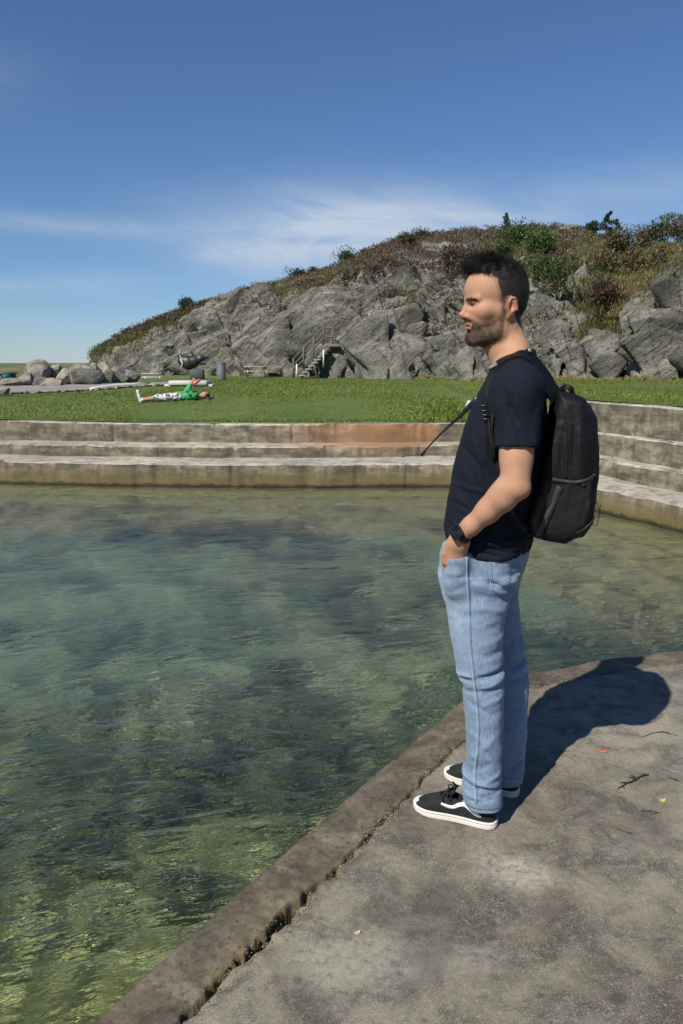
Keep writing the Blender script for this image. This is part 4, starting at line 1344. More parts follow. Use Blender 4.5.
def build_quay():
    # inner coordinates: arc length along edge (columns), distance inland (rows): fine near, coarse away
    s0 = EL[np.argmin(((EQ - np.array([-1.3, .4])) ** 2).sum(1))]; s1 = EL[np.argmin(((EQ - np.array([2.9, 4.13])) ** 2).sum(1))]
    # --- kerb/crack band laid out along the edge
    S = np.concatenate([np.arange(0, s0, .12), np.arange(s0, s1, .0065), np.arange(s1, EL[-1], .12)])
    D = np.concatenate([[0.0, .002, .006, .012, .02], np.arange(.028, .125, .012), np.arange(.130, .222, .0032), np.arange(.226, .40, .012), [.40]])
    ex = np.interp(S, EL, EQ[:, 0]); ey = np.interp(S, EL, EQ[:, 1])
    nx = np.interp(S, EL, EN[:, 0]); ny = np.interp(S, EL, EN[:, 1])
    nn = np.hypot(nx, ny); nx /= nn; ny /= nn
    SS, DD = np.meshgrid(S, D, indexing='ij')
    X = ex[:, None] + nx[:, None] * DD; Y = ey[:, None] + ny[:, None] * DD
    P = np.stack([X, Y], -1)
    Z = surf_z(P.reshape(-1, 2)).reshape(X.shape)
    c, w = crack_line(S)
    q = np.abs(DD - c[:, None]) / w[:, None]
    rag = .3 * noise(np.stack([X * 1., Y, 0 * X], -1), 90, 3)
    cr = 1 - sstep(.75, 1.15, q + rag)
    Z = Z - cr * (.13 + .02 * noise(np.stack([X, Y, 0 * X], -1), 20, 4))
    lip = np.exp(-np.clip(q - 1, 0, 9) ** 2 / 3.) * (1 - cr)
    Z = Z - lip * .005 * (1 + noise(np.stack([X, Y, 0 * X], -1), 45, 9))
    # kerb sits slightly tilted
    Z = Z - .006 * (DD < c[:, None]) * (1 - cr)
    er = np.clip(1 - DD / .014, 0, 1) ** 2
    Z = Z - er * .010
    chip = np.clip(fbm(np.stack([SS, 0 * SS, 0 * SS], -1), 2.8, 5, 31, .6) - .15, 0, 1)
    Z = Z - chip * .035 * np.exp(-(DD / .03) ** 2)
    rows_x = [X]; 
    # outer face going down under water
    fz = np.array([-2.0, -1.2, -.8, -.55, -.45, -.35, -.25, -.15, -.08, -.04, -.02])
    FX = np.repeat(ex[:, None], len(fz), 1) + nx[:, None] * (.008 * noise(np.stack([np.repeat(S[:, None], len(fz), 1) * 6, np.repeat(fz[None], len(S), 0) * 9, 0 * np.repeat(fz[None], len(S), 0)], -1), 1., 7))
    FY = np.repeat(ey[:, None], len(fz), 1) + ny[:, None] * (FX - ex[:, None]) * 0
    FZ = np.repeat(fz[None], len(S), 0)
    V = np.concatenate([np.stack([FX, FY, FZ], -1), np.stack([X, Y, Z], -1)], 1)
    cra = np.concatenate([0 * FX, np.clip(cr + .6 * np.exp(-np.clip(q - 1, 0, 30) ** 2 / (6 + 0 * q)) * (.6 + .6 * noise(np.stack([X, Y, 0 * X], -1), 9, 44)), 0, 1)], 1)
    eda = np.concatenate([0 * FX + 1, (DD < c[:, None]) * 1.], 1)
    o = mesh_np('quay_edge', V.reshape(-1, 3), grid_faces(*V.shape[:2]), M_QUAY, None, True, {'crack': cra.ravel(), 'edge': eda.ravel()})
    o.data.flip_normals()
    tag(o, kind='structure')
    # --- slab inland of the band: rows continue inland along the same normals, clipped by a fan to a far anchor
    bx = ex + nx * .40; by = ey + ny * .40
    anchor = np.array([2.6, .2])
    m = (S > 0)
    n = 210
    f = np.linspace(0, 1, n) ** 1.15
    A = np.stack([bx, by], -1)[::2]
    tgt = A * .0 + anchor + (A - anchor) * .02
    V2 = A[:, None] * (1 - f)[None, :, None] + tgt[:, None] * f[None, :, None]
    z2 = surf_z(V2.reshape(-1, 2)).reshape(V2.shape[:2])
    cra = 0 * z2
    V3 = np.concatenate([V2, z2[..., None]], -1)
    o = mesh_np('quay', V3.reshape(-1, 3), grid_faces(*V3.shape[:2]), M_QUAY, None, True, {'crack': cra.ravel(), 'edge': cra.ravel()})
    o.data.flip_normals()
    tag(o, kind='structure')
    # apron behind/right of the viewer, a touch lower
    Ap = np.array([(-7.0, -8.0), (-4.2, -4.05), (-1.5, -.05), (-1.0, .4), (2.6, 4.0), (4.9, 4.3), (30, 4.3), (30, -25), (-7, -25)])
    V4 = np.concatenate([Ap, np.full((len(Ap), 1), -.03)], 1)
    o = mesh_np('pavement', V4, [[8, 7, 6, 5, 4, 3, 2, 1, 0][::-1]], M_QUAY, None, False)
    tag(o, kind='structure')


def surf_z(P):
    return .006 * fbm(P, .9, 3, 2) + .0016 * fbm(P, 14., 3, 3)


build_quay()


def wave_height(P, h=None):
    """sum of short wind ripples; P (n,2)"""
    rg = np.random.default_rng(21)
    z = np.zeros(len(P))
    wx = P[:, 0] + .35 * noise(P, .7, 90); wy = P[:, 1] + .35 * noise(P, .7, 91)
    for k in range(64):
        lam = .085 * (1.042 ** k)           # 0.07 .. 0.93 m
        th = R(112 + 26 * rg.normal())
        amp = .0046 * lam ** .85 * (1 + .4 * rg.normal()) / (1 + (lam / .50) ** 2)
        ph = rg.random() * 6.28
        if h is not None: amp = amp * sstep(6.5, 12., lam / h)
        z += amp * np.sin(2 * math.pi / lam * (wx * math.cos(th) + wy * math.sin(th)) + ph)
    env = .70 + .08 * noise(P, .45, 95)
    return z * env


def build_water():
    # the pool bottom
    t = NT('pool_bottom'); v = t.coord()
    a = t.noise(.8, 5, .65, v, .5); b = t.noise(8., 6, .72, v, .8); c_ = t.voro(7., v); d = t.noise(2.8, 5, .7, v, .6)
    c = t.ramp(b, [(.32, (.10, .12, .035)), (.5, (.33, .34, .12)), (.64, (.66, .62, .30))])
    c = t.mix(t.ramp(c_, [(.15, 0), (.5, .35)]), c, (.18, .19, .06))
    c = t.mix(t.ramp(a, [(.36, .12), (.50, 0)]), c, (.10, .14, .06))
    sp_ = t.node('ShaderNodeSeparateXYZ', {0: v})
    fr = t.math('ADD', sp_.outputs[1], t.math('MULTIPLY', sp_.outputs[0], -.25))
    c = t.mix(t.ramp(t.math('MULTIPLY', fr, .1), [(.25, 0), (.6, .65)]), c, (.19, .27, .22))
    c = t.mix(t.ramp(d, [(.5, 0), (.66, .25)]), c, (.48, .47, .24))
    mb = t.principled(c, .9, t.bump(b, 1., .06))
    n = 260
    xs = np.linspace(-24, 6, n); ys = np.linspace(-8, 18, n)
    xx, yy = np.meshgrid(xs, ys, indexing='ij')
    P = np.stack([xx, yy], -1).reshape(-1, 2)
    z = -1.05 - .25 * sstep(2., 7., yy.ravel() - xx.ravel() * .3) - .5 * sstep(-3, -9, xx.ravel()) + .05 * fbm(P, .8, 4, 7) + .05 * ridged(P, 2.6, 3, 8)
    z = np.maximum(z, -1.95)
    bo = mesh_np('pool_bottom', np.concatenate([P, z[:, None]], 1), grid_faces(n, n), mb, None, True)
    bo.data.flip_normals()
    tag(bo, kind='structure')
    t = NT('sea_water'); v = t.coord()
    n1 = t.noise(5.5, 3, .5, t.strata((.55, 1.5, 1), (0, 0, R(-16))), .5); n2 = t.noise(17., 3, .55, t.strata((.6, 1.4, 1), (0, 0, R(-20))), .3)
    bm = t.bump(t.math('ADD', t.math('MULTIPLY', n1, .7), t.math('MULTIPLY', n2, .30)), 1., .034)
    p = t.principled((.84, .94, .88), .03, bm, IOR=1.333)
    t.set(t.bsdf, 'Transmission Weight', 1.)
    t.bsdf.inputs['Roughness'].default_value = .0
    # faint absorption of the sea water
    ab = t.node('ShaderNodeVolumeAbsorption', {'Color': (.45, .82, .78, 1), 'Density': .0})
    # water surface: fine sheet in view, follows into a coarse rim
    Yr = 1.2 + (np.linspace(0, 1, 1000) ** 1.35) * 12.3
    nx = 1050
    V = []
    u = np.linspace(-1, 1, nx)
    half = .56 * Yr + 2.6
    X = (u[None] * half[:, None]) ; Yy = np.repeat(Yr[:, None], nx, 1)
    P = np.stack([X, Yy], -1).reshape(-1, 2)
    dy = np.gradient(Yr); dx = 2 * half / nx
    z = WZ + wave_height(P, np.repeat(np.maximum(dy, dx), nx))
    fall = sstep(0, .03, 1 - np.abs(np.repeat(u[None], len(Yr), 0))).ravel()
    z = WZ + (z - WZ) * fall
    o = mesh_np('water', np.concatenate([P, z[:, None]], 1), grid_faces(len(Yr), nx), t.m, None, True)
    o.data.flip_normals()
    # outer rim of calmer water, joined on as extra faces
    tag(o, kind='structure')
    return bo, o, t.m


POOL, WATER, M_WATER = build_water()


def outer_water():
    # coarse sheet around the finely waved part (outside the picture)
    Yr = np.array([1.2, 13.5]); hw = .56 * Yr + 2.6
    inner = [(-hw[0], Yr[0]), (-hw[1], Yr[1]), (hw[1], Yr[1]), (hw[0], Yr[0])]
    outer = [(-24., -8.), (-24., 18.), (6.5, 18.), (6.5, -8.)]
    V = [(x, y, WZ) for x, y in inner] + [(x, y, WZ) for x, y in outer]
    F = np.array([[0, 1, 5, 4], [1, 2, 6, 5], [3, 0, 4, 7]])
    F2 = np.array([[2, 3, 7, 6]])
    o = mesh_np('outer_water', V, np.concatenate([F, F2])[:, ::-1], M_WATER, None, False)
    tag(o, kind='structure')
    return o


OW = outer_water()
# real refracted sunlight patterns on the bottom
for l in bpy.data.lights:
    l.cycles.is_caustics_light = True
WATER.cycles.is_caustics_caster = True; OW.cycles.is_caustics_caster = True
POOL.cycles.is_caustics_receiver = True
for _o in TERR.children: _o.cycles.is_caustics_receiver = True
# ================================================================ THE STANDING MAN
# everything in his own frame: u forward, v to his left (towards the viewer), z up
def mat_skin():
    t = NT('skin'); v = t.coord()
    a = t.node('ShaderNodeAttribute', attribute_name='col').outputs['Color']
    n = t.noise(34., 6, .7, v); n2 = t.noise(330., 4, .7, v)
    c = t.mix(n, t.mix(1., a, (.80, .76, .74), 'MULTIPLY'), t.mix(1., a, (1.16, 1.14, 1.12), 'MULTIPLY'))
    c = t.mix(t.math('MULTIPLY', n2, .25), c, t.mix(1., a, (.7, .62, .6), 'MULTIPLY'))
    m = t.principled(c, .55, t.bump(n2, .5, .0012))
    t.bsdf.inputs['Subsurface Weight'].default_value = .12
    t.bsdf.inputs['Subsurface Radius'].default_value = (.012, .005, .003)
    t.bsdf.inputs['Subsurface Scale'].default_value = .6
    t.bsdf.inputs['Specular IOR Level'].default_value = .22
    return m


def mat_cloth(name, col, weave=900., rough=.9, var=.15, fold=.25, sheen=.15, col2=None):
    t = NT(name); v = t.coord()
    w = t.noise(weave, 2, .6, v); n = t.noise(7., 5, .6, v)
    c = t.mix(n, tuple(k * (1 - var) for k in col), tuple(k * (1 + var) for k in (col2 or col)))
    c = t.mix(t.math('MULTIPLY', w, .35), c, tuple(k * .5 for k in col))
    f = t.noise(16., 4, .55, t.coord((1, 1, .5)), .6)
    b = t.bump(w, .25, .0006, t.bump(f, fold, .012))
    m = t.principled(c, rough, b)
    t.bsdf.inputs['Sheen Weight'].default_value = sheen
    t.bsdf.inputs['Specular IOR Level'].default_value = .22
    t.bsdf.inputs['Sheen Roughness'].default_value = .5
    return m


M_SKIN = mat_skin()
M_SHIRT = mat_cloth('navy_jersey', (.0048, .0068, .0150), sheen=.0, fold=.5)
M_PACK = mat_cloth('black_nylon', (.0042, .0042, .005), 700, .6, .2, .3, .0)
M_WEB = mat_cloth('black_webbing', (.008, .008, .009), 1200, .6, .1, .0, .0)
M_BLACK = simple('black_plastic', (.012, .012, .013), .35, .1, 60, .05, .001)
M_HAIR = None


def mat_denim():
    t = NT('washed_denim'); v = t.coord()
    tw = t.node('ShaderNodeTexWave', {'Vector': t.coord((1, 1, 1), (R(20), R(12), 0)), 'Scale': 210., 'Distortion': 2., 'Detail': 2.}, wave_type='BANDS').outputs['Fac']
    n = t.noise(11., 5, .62, t.coord((1, 1, .6))); f = t.noise(150., 4, .7, t.coord((1, 1, .35))); sl = t.noise(420., 3, .7, t.coord((1, 1, .12)))
    wash = t.attr('wash')
    c = t.mix(wash, (.060, .108, .190), (.26, .345, .435))
    c = t.mix(t.ramp(n, [(.3, .35), (.7, 0)]), c, (.095, .16, .26))
    c = t.mix(t.ramp(f, [(.4, 0), (.8, .5)]), c, (.34, .42, .50))
    c = t.mix(t.ramp(sl, [(.2, .6), (.55, 0)]), c, (.06, .105, .19))
    wr = t.noise(9., 4, .6, t.coord((1, 1, 1.6), (0, R(18), 0)), .8)
    b = t.bump(t.math('ADD', t.math('MULTIPLY', tw, .4), f), .35, .0008, t.bump(wr, .35, .010))
    m = t.principled(c, .88, b)
    t.bsdf.inputs['Sheen Weight'].default_value = .12
    return m


M_DENIM = mat_denim()
M_SEAM = simple('denim_stitching', (.055, .085, .15), .9, .3, 300, .3, .0006)
M_COPPER = simple('copper_rivet', (.45, .22, .10), .35, .1, 50, .05, .0005, Metallic=.9)

PERSON = empty('person', (P0[0], P0[1], 0), 0, 'man in navy t-shirt and light jeans standing in profile on the quay', 'person')
PERSON.location = (0, 0, 0)

HB_YAW = 19.          # head turned a little towards the viewer
HC_ = np.array([-.021, -.045, 1.655])                 # ear-level centre of the head
_h = R(HB_YAW)
HF = np.array([math.cos(_h), math.sin(_h), 0.]); HL = np.array([-math.sin(_h), math.cos(_h), 0.]); HU = np.array([.03, 0, 1.0])
HM = np.stack([HF, HL, np.array([0, 0, 1.])], 1)       # head axes as columns


def hp(x, y, z):
    return HC_ + HM @ np.array([x, y, z], float)


def to_head(P):
    return (P - HC_) @ HM


def head_rot(rx=0, ry=0, rz=0):
    return Matrix(HM.tolist()) @ Matrix.Rotation(R(rz), 3, 'Z') @ Matrix.Rotation(R(ry), 3, 'Y') @ Matrix.Rotation(R(rx), 3, 'X')


# arm joints
SH_L = np.array([-.088, .150, 1.420]); EL_L = np.array([-.088, .212, 1.150]); WR_L = np.array([.062, .168, .992]); KN_L = np.array([.082, .142, .908])
SH_R = np.array([-.105, -.225, 1.420]); EL_R = np.array([-.13, -.30, 1.150]); WR_R = np.array([.015, -.245, .992]); KN_R = np.array([.040, -.205, .908])


def build_body():
    zs = np.concatenate([np.arange(.02, 1.44, .005), np.arange(1.44, 1.86, .0022)])
    F = Field((-.24, -.40, 0), (.20, .32, 0), .0042, zs)
    F.x = np.concatenate([np.arange(-.26, -.16, .005), np.arange(-.16, .13, .0026), np.arange(.13, .2, .005)]).astype(np.float32)
    F.y = np.concatenate([np.arange(-.42, -.15, .005), np.arange(-.15, .065, .0032), np.arange(.065, .33, .005)]).astype(np.float32)
    F.F = np.full((len(F.x), len(F.y), len(F.z)), .05, np.float32)
    # ---- torso (under the shirt), legs (under the jeans)
    F.stack([(.86, .085, -.125, -.035, .155, -10), (.95, .09, -.125, -.035, .15, -10), (1.05, .09, -.125, -.035, .14, -8), (1.2, .07, -.150, -.035, .155, -8),
             (1.32, .035, -.160, -.035, .17, -8), (1.40, .008, -.150, -.035, .165, -8), (1.455, -.02, -.130, -.035, .12, -6), (1.49, -.03, -.112, -.035, .075, 0)], .03, kz=.03)
    for s, sh in ((1, SH_L), (-1, SH_R)):
        F.cone((-.07, -.035 + s * .05, 1.475), sh + np.array([0, 0, .005]), .045, .052, .04)
    for (hip, kn, an) in (((.008, .050, .84), (-.014, .085, .48), (-.045, .095, .10)), ((-.02, -.13, .84), (-.092, -.132, .48), (-.115, -.11, .10))):
        F.chain([hip, kn, an], [.070, .048, .036], .02)
        F.cone(np.array(an) - [0, 0, .03], np.array(an) + [.08, -.02, -.06], .032, .022, .02)
    # ---- arms
    for (sh, el, wr, kn, s) in ((SH_L, EL_L, WR_L, KN_L, 1), (SH_R, EL_R, WR_R, KN_R, -1)):
        d = el - sh
        F.chain([sh, sh + d * .35, sh + d * .7, el], [.047, .043, .041, .036], .02)
        F.cone(sh + d * .5 + [.010, 0, 0], sh + d * .85 + [.006, 0, 0], .037, .032, .02)      # biceps
        F.cone(sh + d * .45 + [-.012, 0, 0], sh + d * .88 + [-.008, 0, 0], .036, .031, .02)     # triceps
        e = wr - el
        F.chain([el, el + e * .22, el + e * .5, el + e * .8, wr], [.034, .0385, .0335, .0265, .0245], .018, sq=None)
        F.cone(el + [-.016, 0, -.006], el + [-.012, 0, -.004], .026, .026, .018)               # elbow point
        F.cone(el + e * .12 + [.012, .004, .014], el + e * .4 + [.004, 0, .006], .030, .026, .02)
        # hand going into the pocket: palm, five fingers
        h = kn - wr; hn = h / np.linalg.norm(h); side = np.array([0, s * 1., 0.])
        hn = hn * .55 + np.array([-.10, -s * .12, -.85]); hn /= np.linalg.norm(hn)
        fw = np.cross(hn, side); fw /= np.linalg.norm(fw)
        if fw[0] < 0: fw = -fw
        F.cone(wr, wr + h * .30, .0265, .029, .015, sq=(side, 1.15))
        F.cone(wr + h * .3, kn, .031, .034, .014, sq=(side, 1.5))
        F.cone(wr + h * .35 + fw * .012, kn + fw * .016, .020, .018, .012, sq=(side, 1.3))
        for q, (o, L) in enumerate(((.026, .072), (.010, .080), (-.007, .074), (-.023, .058))):
            a = kn + fw * o; b = a + hn * L * .45 + side * -.004; c = b + hn * L * .4 - side * .010; 
            F.chain([a, b, c], [.0098, .0088, .0075], .003)
        a = wr + h * .35 + fw * .026; b = a + hn * .035 + fw * .014; F.chain([a, b, b + hn * .030], [.013, .0105, .009], .006)
    # ---- neck
    F.cone((-.084, -.038, 1.455), (-.028, -.044, 1.60), .062, .052, .02)
    F.cone((-.086, -.038, 1.475), (-.044, -.044, 1.62), .048, .046, .03)
    for s in (1, -1):   # sternomastoid, trapezius
        F.cone(hp(-.030, .048 * s, -.045), (-.034, -.038 + s * .024, 1.480), .013, .011, .014)
        F.cone((-.085, -.038 + s * .03, 1.53), (-.085, -.038 + s * .12, 1.462), .032, .028, .035)
    F.cone(hp(.030, 0, -.098), hp(.006, 0, -.135), .016, .012, .02)   # throat
    # ---- head
    X = head_rot
    F.ell(hp(.002, 0, .062), (.090, .076, .086), X(), .02)            # cranium
    F.ell(hp(-.028, 0, .030), (.056, .068, .066), X(), .02)
    F.ell(hp(.036, 0, .058), (.068, .064, .066), X(), .02)             # forehead
    F.ell(hp(.040, 0, -.012), (.060, .057, .066), X(0, 6), .02)         # face mass
    F.ell(hp(.052, 0, -.066), (.040, .040, .034), X(), .018)           # mouth/chin block
    for s in (1, -1):
        F.cone(hp(-.006, .055 * s, -.020), hp(.012, .051 * s, -.066), .017, .016, .025)        # jaw angle
        F.cone(hp(.012, .051 * s, -.066), hp(.072, .014 * s, -.090), .016, .015, .022)        # jaw line
        F.ell(hp(.060, .040 * s, -.004), (.025, .020, .016), X(0, 0, -25 * s), .025)                   # cheekbone
        F.cone(hp(.048, .045 * s, -.001), hp(.004, .058 * s, -.001), .011, .011, .03)
        pass
        F.cone(hp(.0925, .010 * s, .030), hp(.076, .046 * s, .033), .0088, .0088, .012)            # brow ridge
        F.ell(hp(.095, .029 * s, .014), (.016, .017, .0095), X(), .009, 's')                       # eye socket
        F.ell(hp(.0765, .030 * s, .0145), (.0142, .0150, .0130), X(), .004)                         # lids over the ball
        F.ell(hp(.092, .0305 * s, .0138), (.014, .0125, .0036), X(0, 0, 0), .0015, 's')              # opening
        F.cone(hp(.086, .030 * s, .0185), hp(.080, .043 * s, .0165), .0030, .0030, .003)
        F.cone(hp(.079, .030 * s, .000), hp(.076, .040 * s, -.002), .006, .006, .010)
        # nostril wings
        F.ell(hp(.0955, .0125 * s, -.0190), (.0105, .0080, .0078), X(), .006)
        F.ell(hp(.101, .0062 * s, -.0268), (.0045, .003, .003), X(), .003, 's')
        # ear
        ec = hp(-.012, .0715 * s, .004)
        er = X(0, -12, 0) @ Matrix.Rotation(R(20 * s), 3, 'Z')
        F.ell(ec + HM @ np.array([-.006, .004 * s, 0]), (.0165, .0060, .0300), er, .006)
        F.ell(ec + HM @ np.array([-.003, .0125 * s, .003]), (.0095, .0085, .0185), er, .003, 's')
        F.ell(ec + HM @ np.array([.002, .003 * s, -.025]), (.008, .0050, .009), er, .006)                 # lobe
        F.ell(ec + HM @ np.array([.009, .005 * s, -.006]), (.0045, .0050, .007), er, .004)                   # tragus
        th = np.linspace(R(-60), R(200), 12)
        hel = [ec + HM @ np.array([-.008 + .0150 * math.cos(a), .0085 * s + (.003 * s if math.cos(a) < 0 else 0), .0262 * math.sin(a) + .002]) for a in th]
        F.chain(hel, [.0034] * 12, .003)
        ah = [ec + HM @ np.array([-.010 + .007 * math.cos(a), .0085 * s, .002 + .015 * math.sin(a)]) for a in np.linspace(R(100), R(230), 7)]
        F.chain(ah, [.0028] * 7, .004)
    # nose
    F.chain([hp(.0905, 0, .030), hp(.0925, 0, .020), hp(.0995, 0, .004), hp(.1085, 0, -.011)], [.0088, .0074, .0084, .0092], .010)
    F.ell(hp(.1100, 0, -.0135), (.0100, .0100, .0088), X(), .006)
    F.cone(hp(.096, 0, -.016), hp(.106, 0, -.021), .0090, .0062, .008)
    # mouth
    F.cone(hp(.088, 0, -.032), hp(.088, 0, -.038), .0105, .0095, .012)
    for s in (1, -1):
        F.cone(hp(.0945, .002 * s, -.0400), hp(.082, .0225 * s, -.0455), .0048, .0034, .004)       # upper lip
        F.cone(hp(.0940, .002 * s, -.0545), hp(.082, .0195 * s, -.0500), .0055, .0036, .004)       # lower lip
        F.cone(hp(.094, .004 * s, -.0470), hp(.086, .017 * s, -.0475), .0017, .0014, .0015, 's')    # parted lips
        F.cone(hp(.080, .028 * s, -.028), hp(.076, .032 * s, -.046), .008, .008, .014)
    F.ell(hp(.086, 0, -.0650), (.008, .016, .005), X(), .008, 's')
    F.ell(hp(.080, 0, -.083), (.0165, .020, .0155), X(), .014)         # chin

    def attrs(V):
        n = len(V)
        q = to_head(V); x, y, z = q[:, 0], q[:, 1], q[:, 2]
        skin = np.array([.41, .238, .150])
        col = np.tile(skin, (n, 1))
        red = np.exp(-((x - .114) / .018) ** 2 - ((z + .014) / .014) ** 2) * .45 + .5 * np.exp(-((x + .018) / .03) ** 2 - ((np.abs(y) - .078) / .010) ** 2 - (z / .03) ** 2)
        red += .22 * np.exp(-((x - .06) / .02) ** 2 - ((z + .006) / .02) ** 2)
        col = col * (1 - red[:, None]) + np.array([.46, .17, .11]) * red[:, None]
        nz = noise(q * 1., 90, 4) * .5 + noise(q, 260, 5) * .5
        b = np.clip(beard_w(q) * 1.15, 0, 1) * (.86 + .3 * nz)
        lips = lip_mask(q)
        b = np.clip(np.where(lips, 0, b), 0, .93)
        col = col * (1 - b[:, None]) + np.array([.030, .020, .014]) * b[:, None]
        col = np.where(lips[:, None], np.array([.33, .135, .11]), col)
        gap = (np.abs(z + .0472) < .0022) & (np.abs(y) < .016) & (x > .080)
        col = np.where(gap[:, None], np.array([.10, .045, .038]), col)
        eb = brow_w(q)
        col = col * (1 - .8 * eb[:, None]) + np.array([.035, .02, .014]) * .8 * eb[:, None]
        ey = np.exp(-((z - .0150) / .0055) ** 2 - ((np.abs(y) - .031) / .014) ** 2) * (x > .06)
        col = col * (1 - .4 * ey[:, None])  # shadow under the brow, put into the skin colour round the eyes
        sc = np.maximum(hair_mask(q), .30 * hair_mask(q + np.array([-.006, 0, .012])) * (np.abs(y) > .045) * (z > -.03))
        col = col * (1 - sc[:, None]) + np.array([.030, .020, .016]) * sc[:, None]
        # arm: fine variation, knuckles
        return {'col': np.clip(col, 0, 1)}
    o = F.mesh('body', M_SKIN, PERSON, attrs=attrs)
    return o, F


def hair_mask(q):
    """1 where hair grows on the scalp (head coordinates)"""
    x, y, z = q[..., 0], q[..., 1], q[..., 2]
    line = np.interp(x, [-.12, -.085, -.05, -.036, -.026, -.016, -.004, .004, .012, .018, .024, .028, .036, .055, .075, .10, .12], [-.040, -.046, -.044, -.018, .034, .040, .038, .030, .034, .050, .064, .088, .100, .108, .114, .118, .118])
    return sstep(-.008, .008, z - line) * (np.abs(y) < .2)


def lip_mask(q):
    x, y, z = q[:, 0], q[:, 1], q[:, 2]
    return ((np.abs(z + .0400 + np.abs(y) * .2) < .0038) | (np.abs(z + .0552 - np.abs(y) * .2) < .0056)) & (np.abs(y) < .021) & (x > .078)


def brow_w(q):
    return np.exp(-((q[:, 2] - .0305 + .30 * np.clip(np.abs(q[:, 1]) - .034, 0, 1)) / .0036) ** 2) * sstep(.006, .013, np.abs(q[:, 1])) * sstep(.054, .046, np.abs(q[:, 1])) * (q[:, 0] > .055)


def beard_w(q):
    x, y, z = q[:, 0], q[:, 1], q[:, 2]
    top = np.interp(x, [-.004, .006, .014, .022, .035, .05, .07, .09, .11], [.02, .014, -.010, -.022, -.034, -.041, -.040, -.030, -.030])
    low = np.interp(x, [-.01, .0, .02, .05, .08, .10], [-.050, -.070, -.094, -.112, -.12, -.12])
    bd = sstep(-.006, .004, x + .12 * np.clip(z + .02, -.1, .0)) * sstep(.008, -.012, z - top) * sstep(-.012, .004, z - low)
    k = .80 + .30 * sstep(.01, .05, x) + .5 * np.exp(-((x - .085) / .03) ** 2 - ((z + .09) / .03) ** 2)
    must = 1.2 * np.exp(-((z + .0315) / .0050) ** 2) * (np.abs(y) < .030) * (x > .074)
    side = .9 * np.exp(-((x - .006) / .010) ** 2) * sstep(-.03, -.01, z) * sstep(.060, .030, z) * (np.abs(y) > .04)
    w = np.maximum.reduce([bd * k, must, side])
    mouth = (np.abs(z + .0475) < .010) & (x > .088)
    return np.where(lip_mask(q) | mouth, 0, w) * (np.abs(y) < .085)


BODY, FB = build_body()
BVH_BODY = None


def bvh_of(o):
    me = o.data; n = len(me.vertices); co = np.empty(n * 3, np.float32); me.vertices.foreach_get('co', co)
    P = co.reshape(-1, 3)
    ls = np.empty(len(me.loops), np.int32); me.loops.foreach_get('vertex_index', ls)
    k = me.polygons[0].loop_total
    return BVHTree.FromPolygons(P.tolist(), ls.reshape(-1, k).tolist())


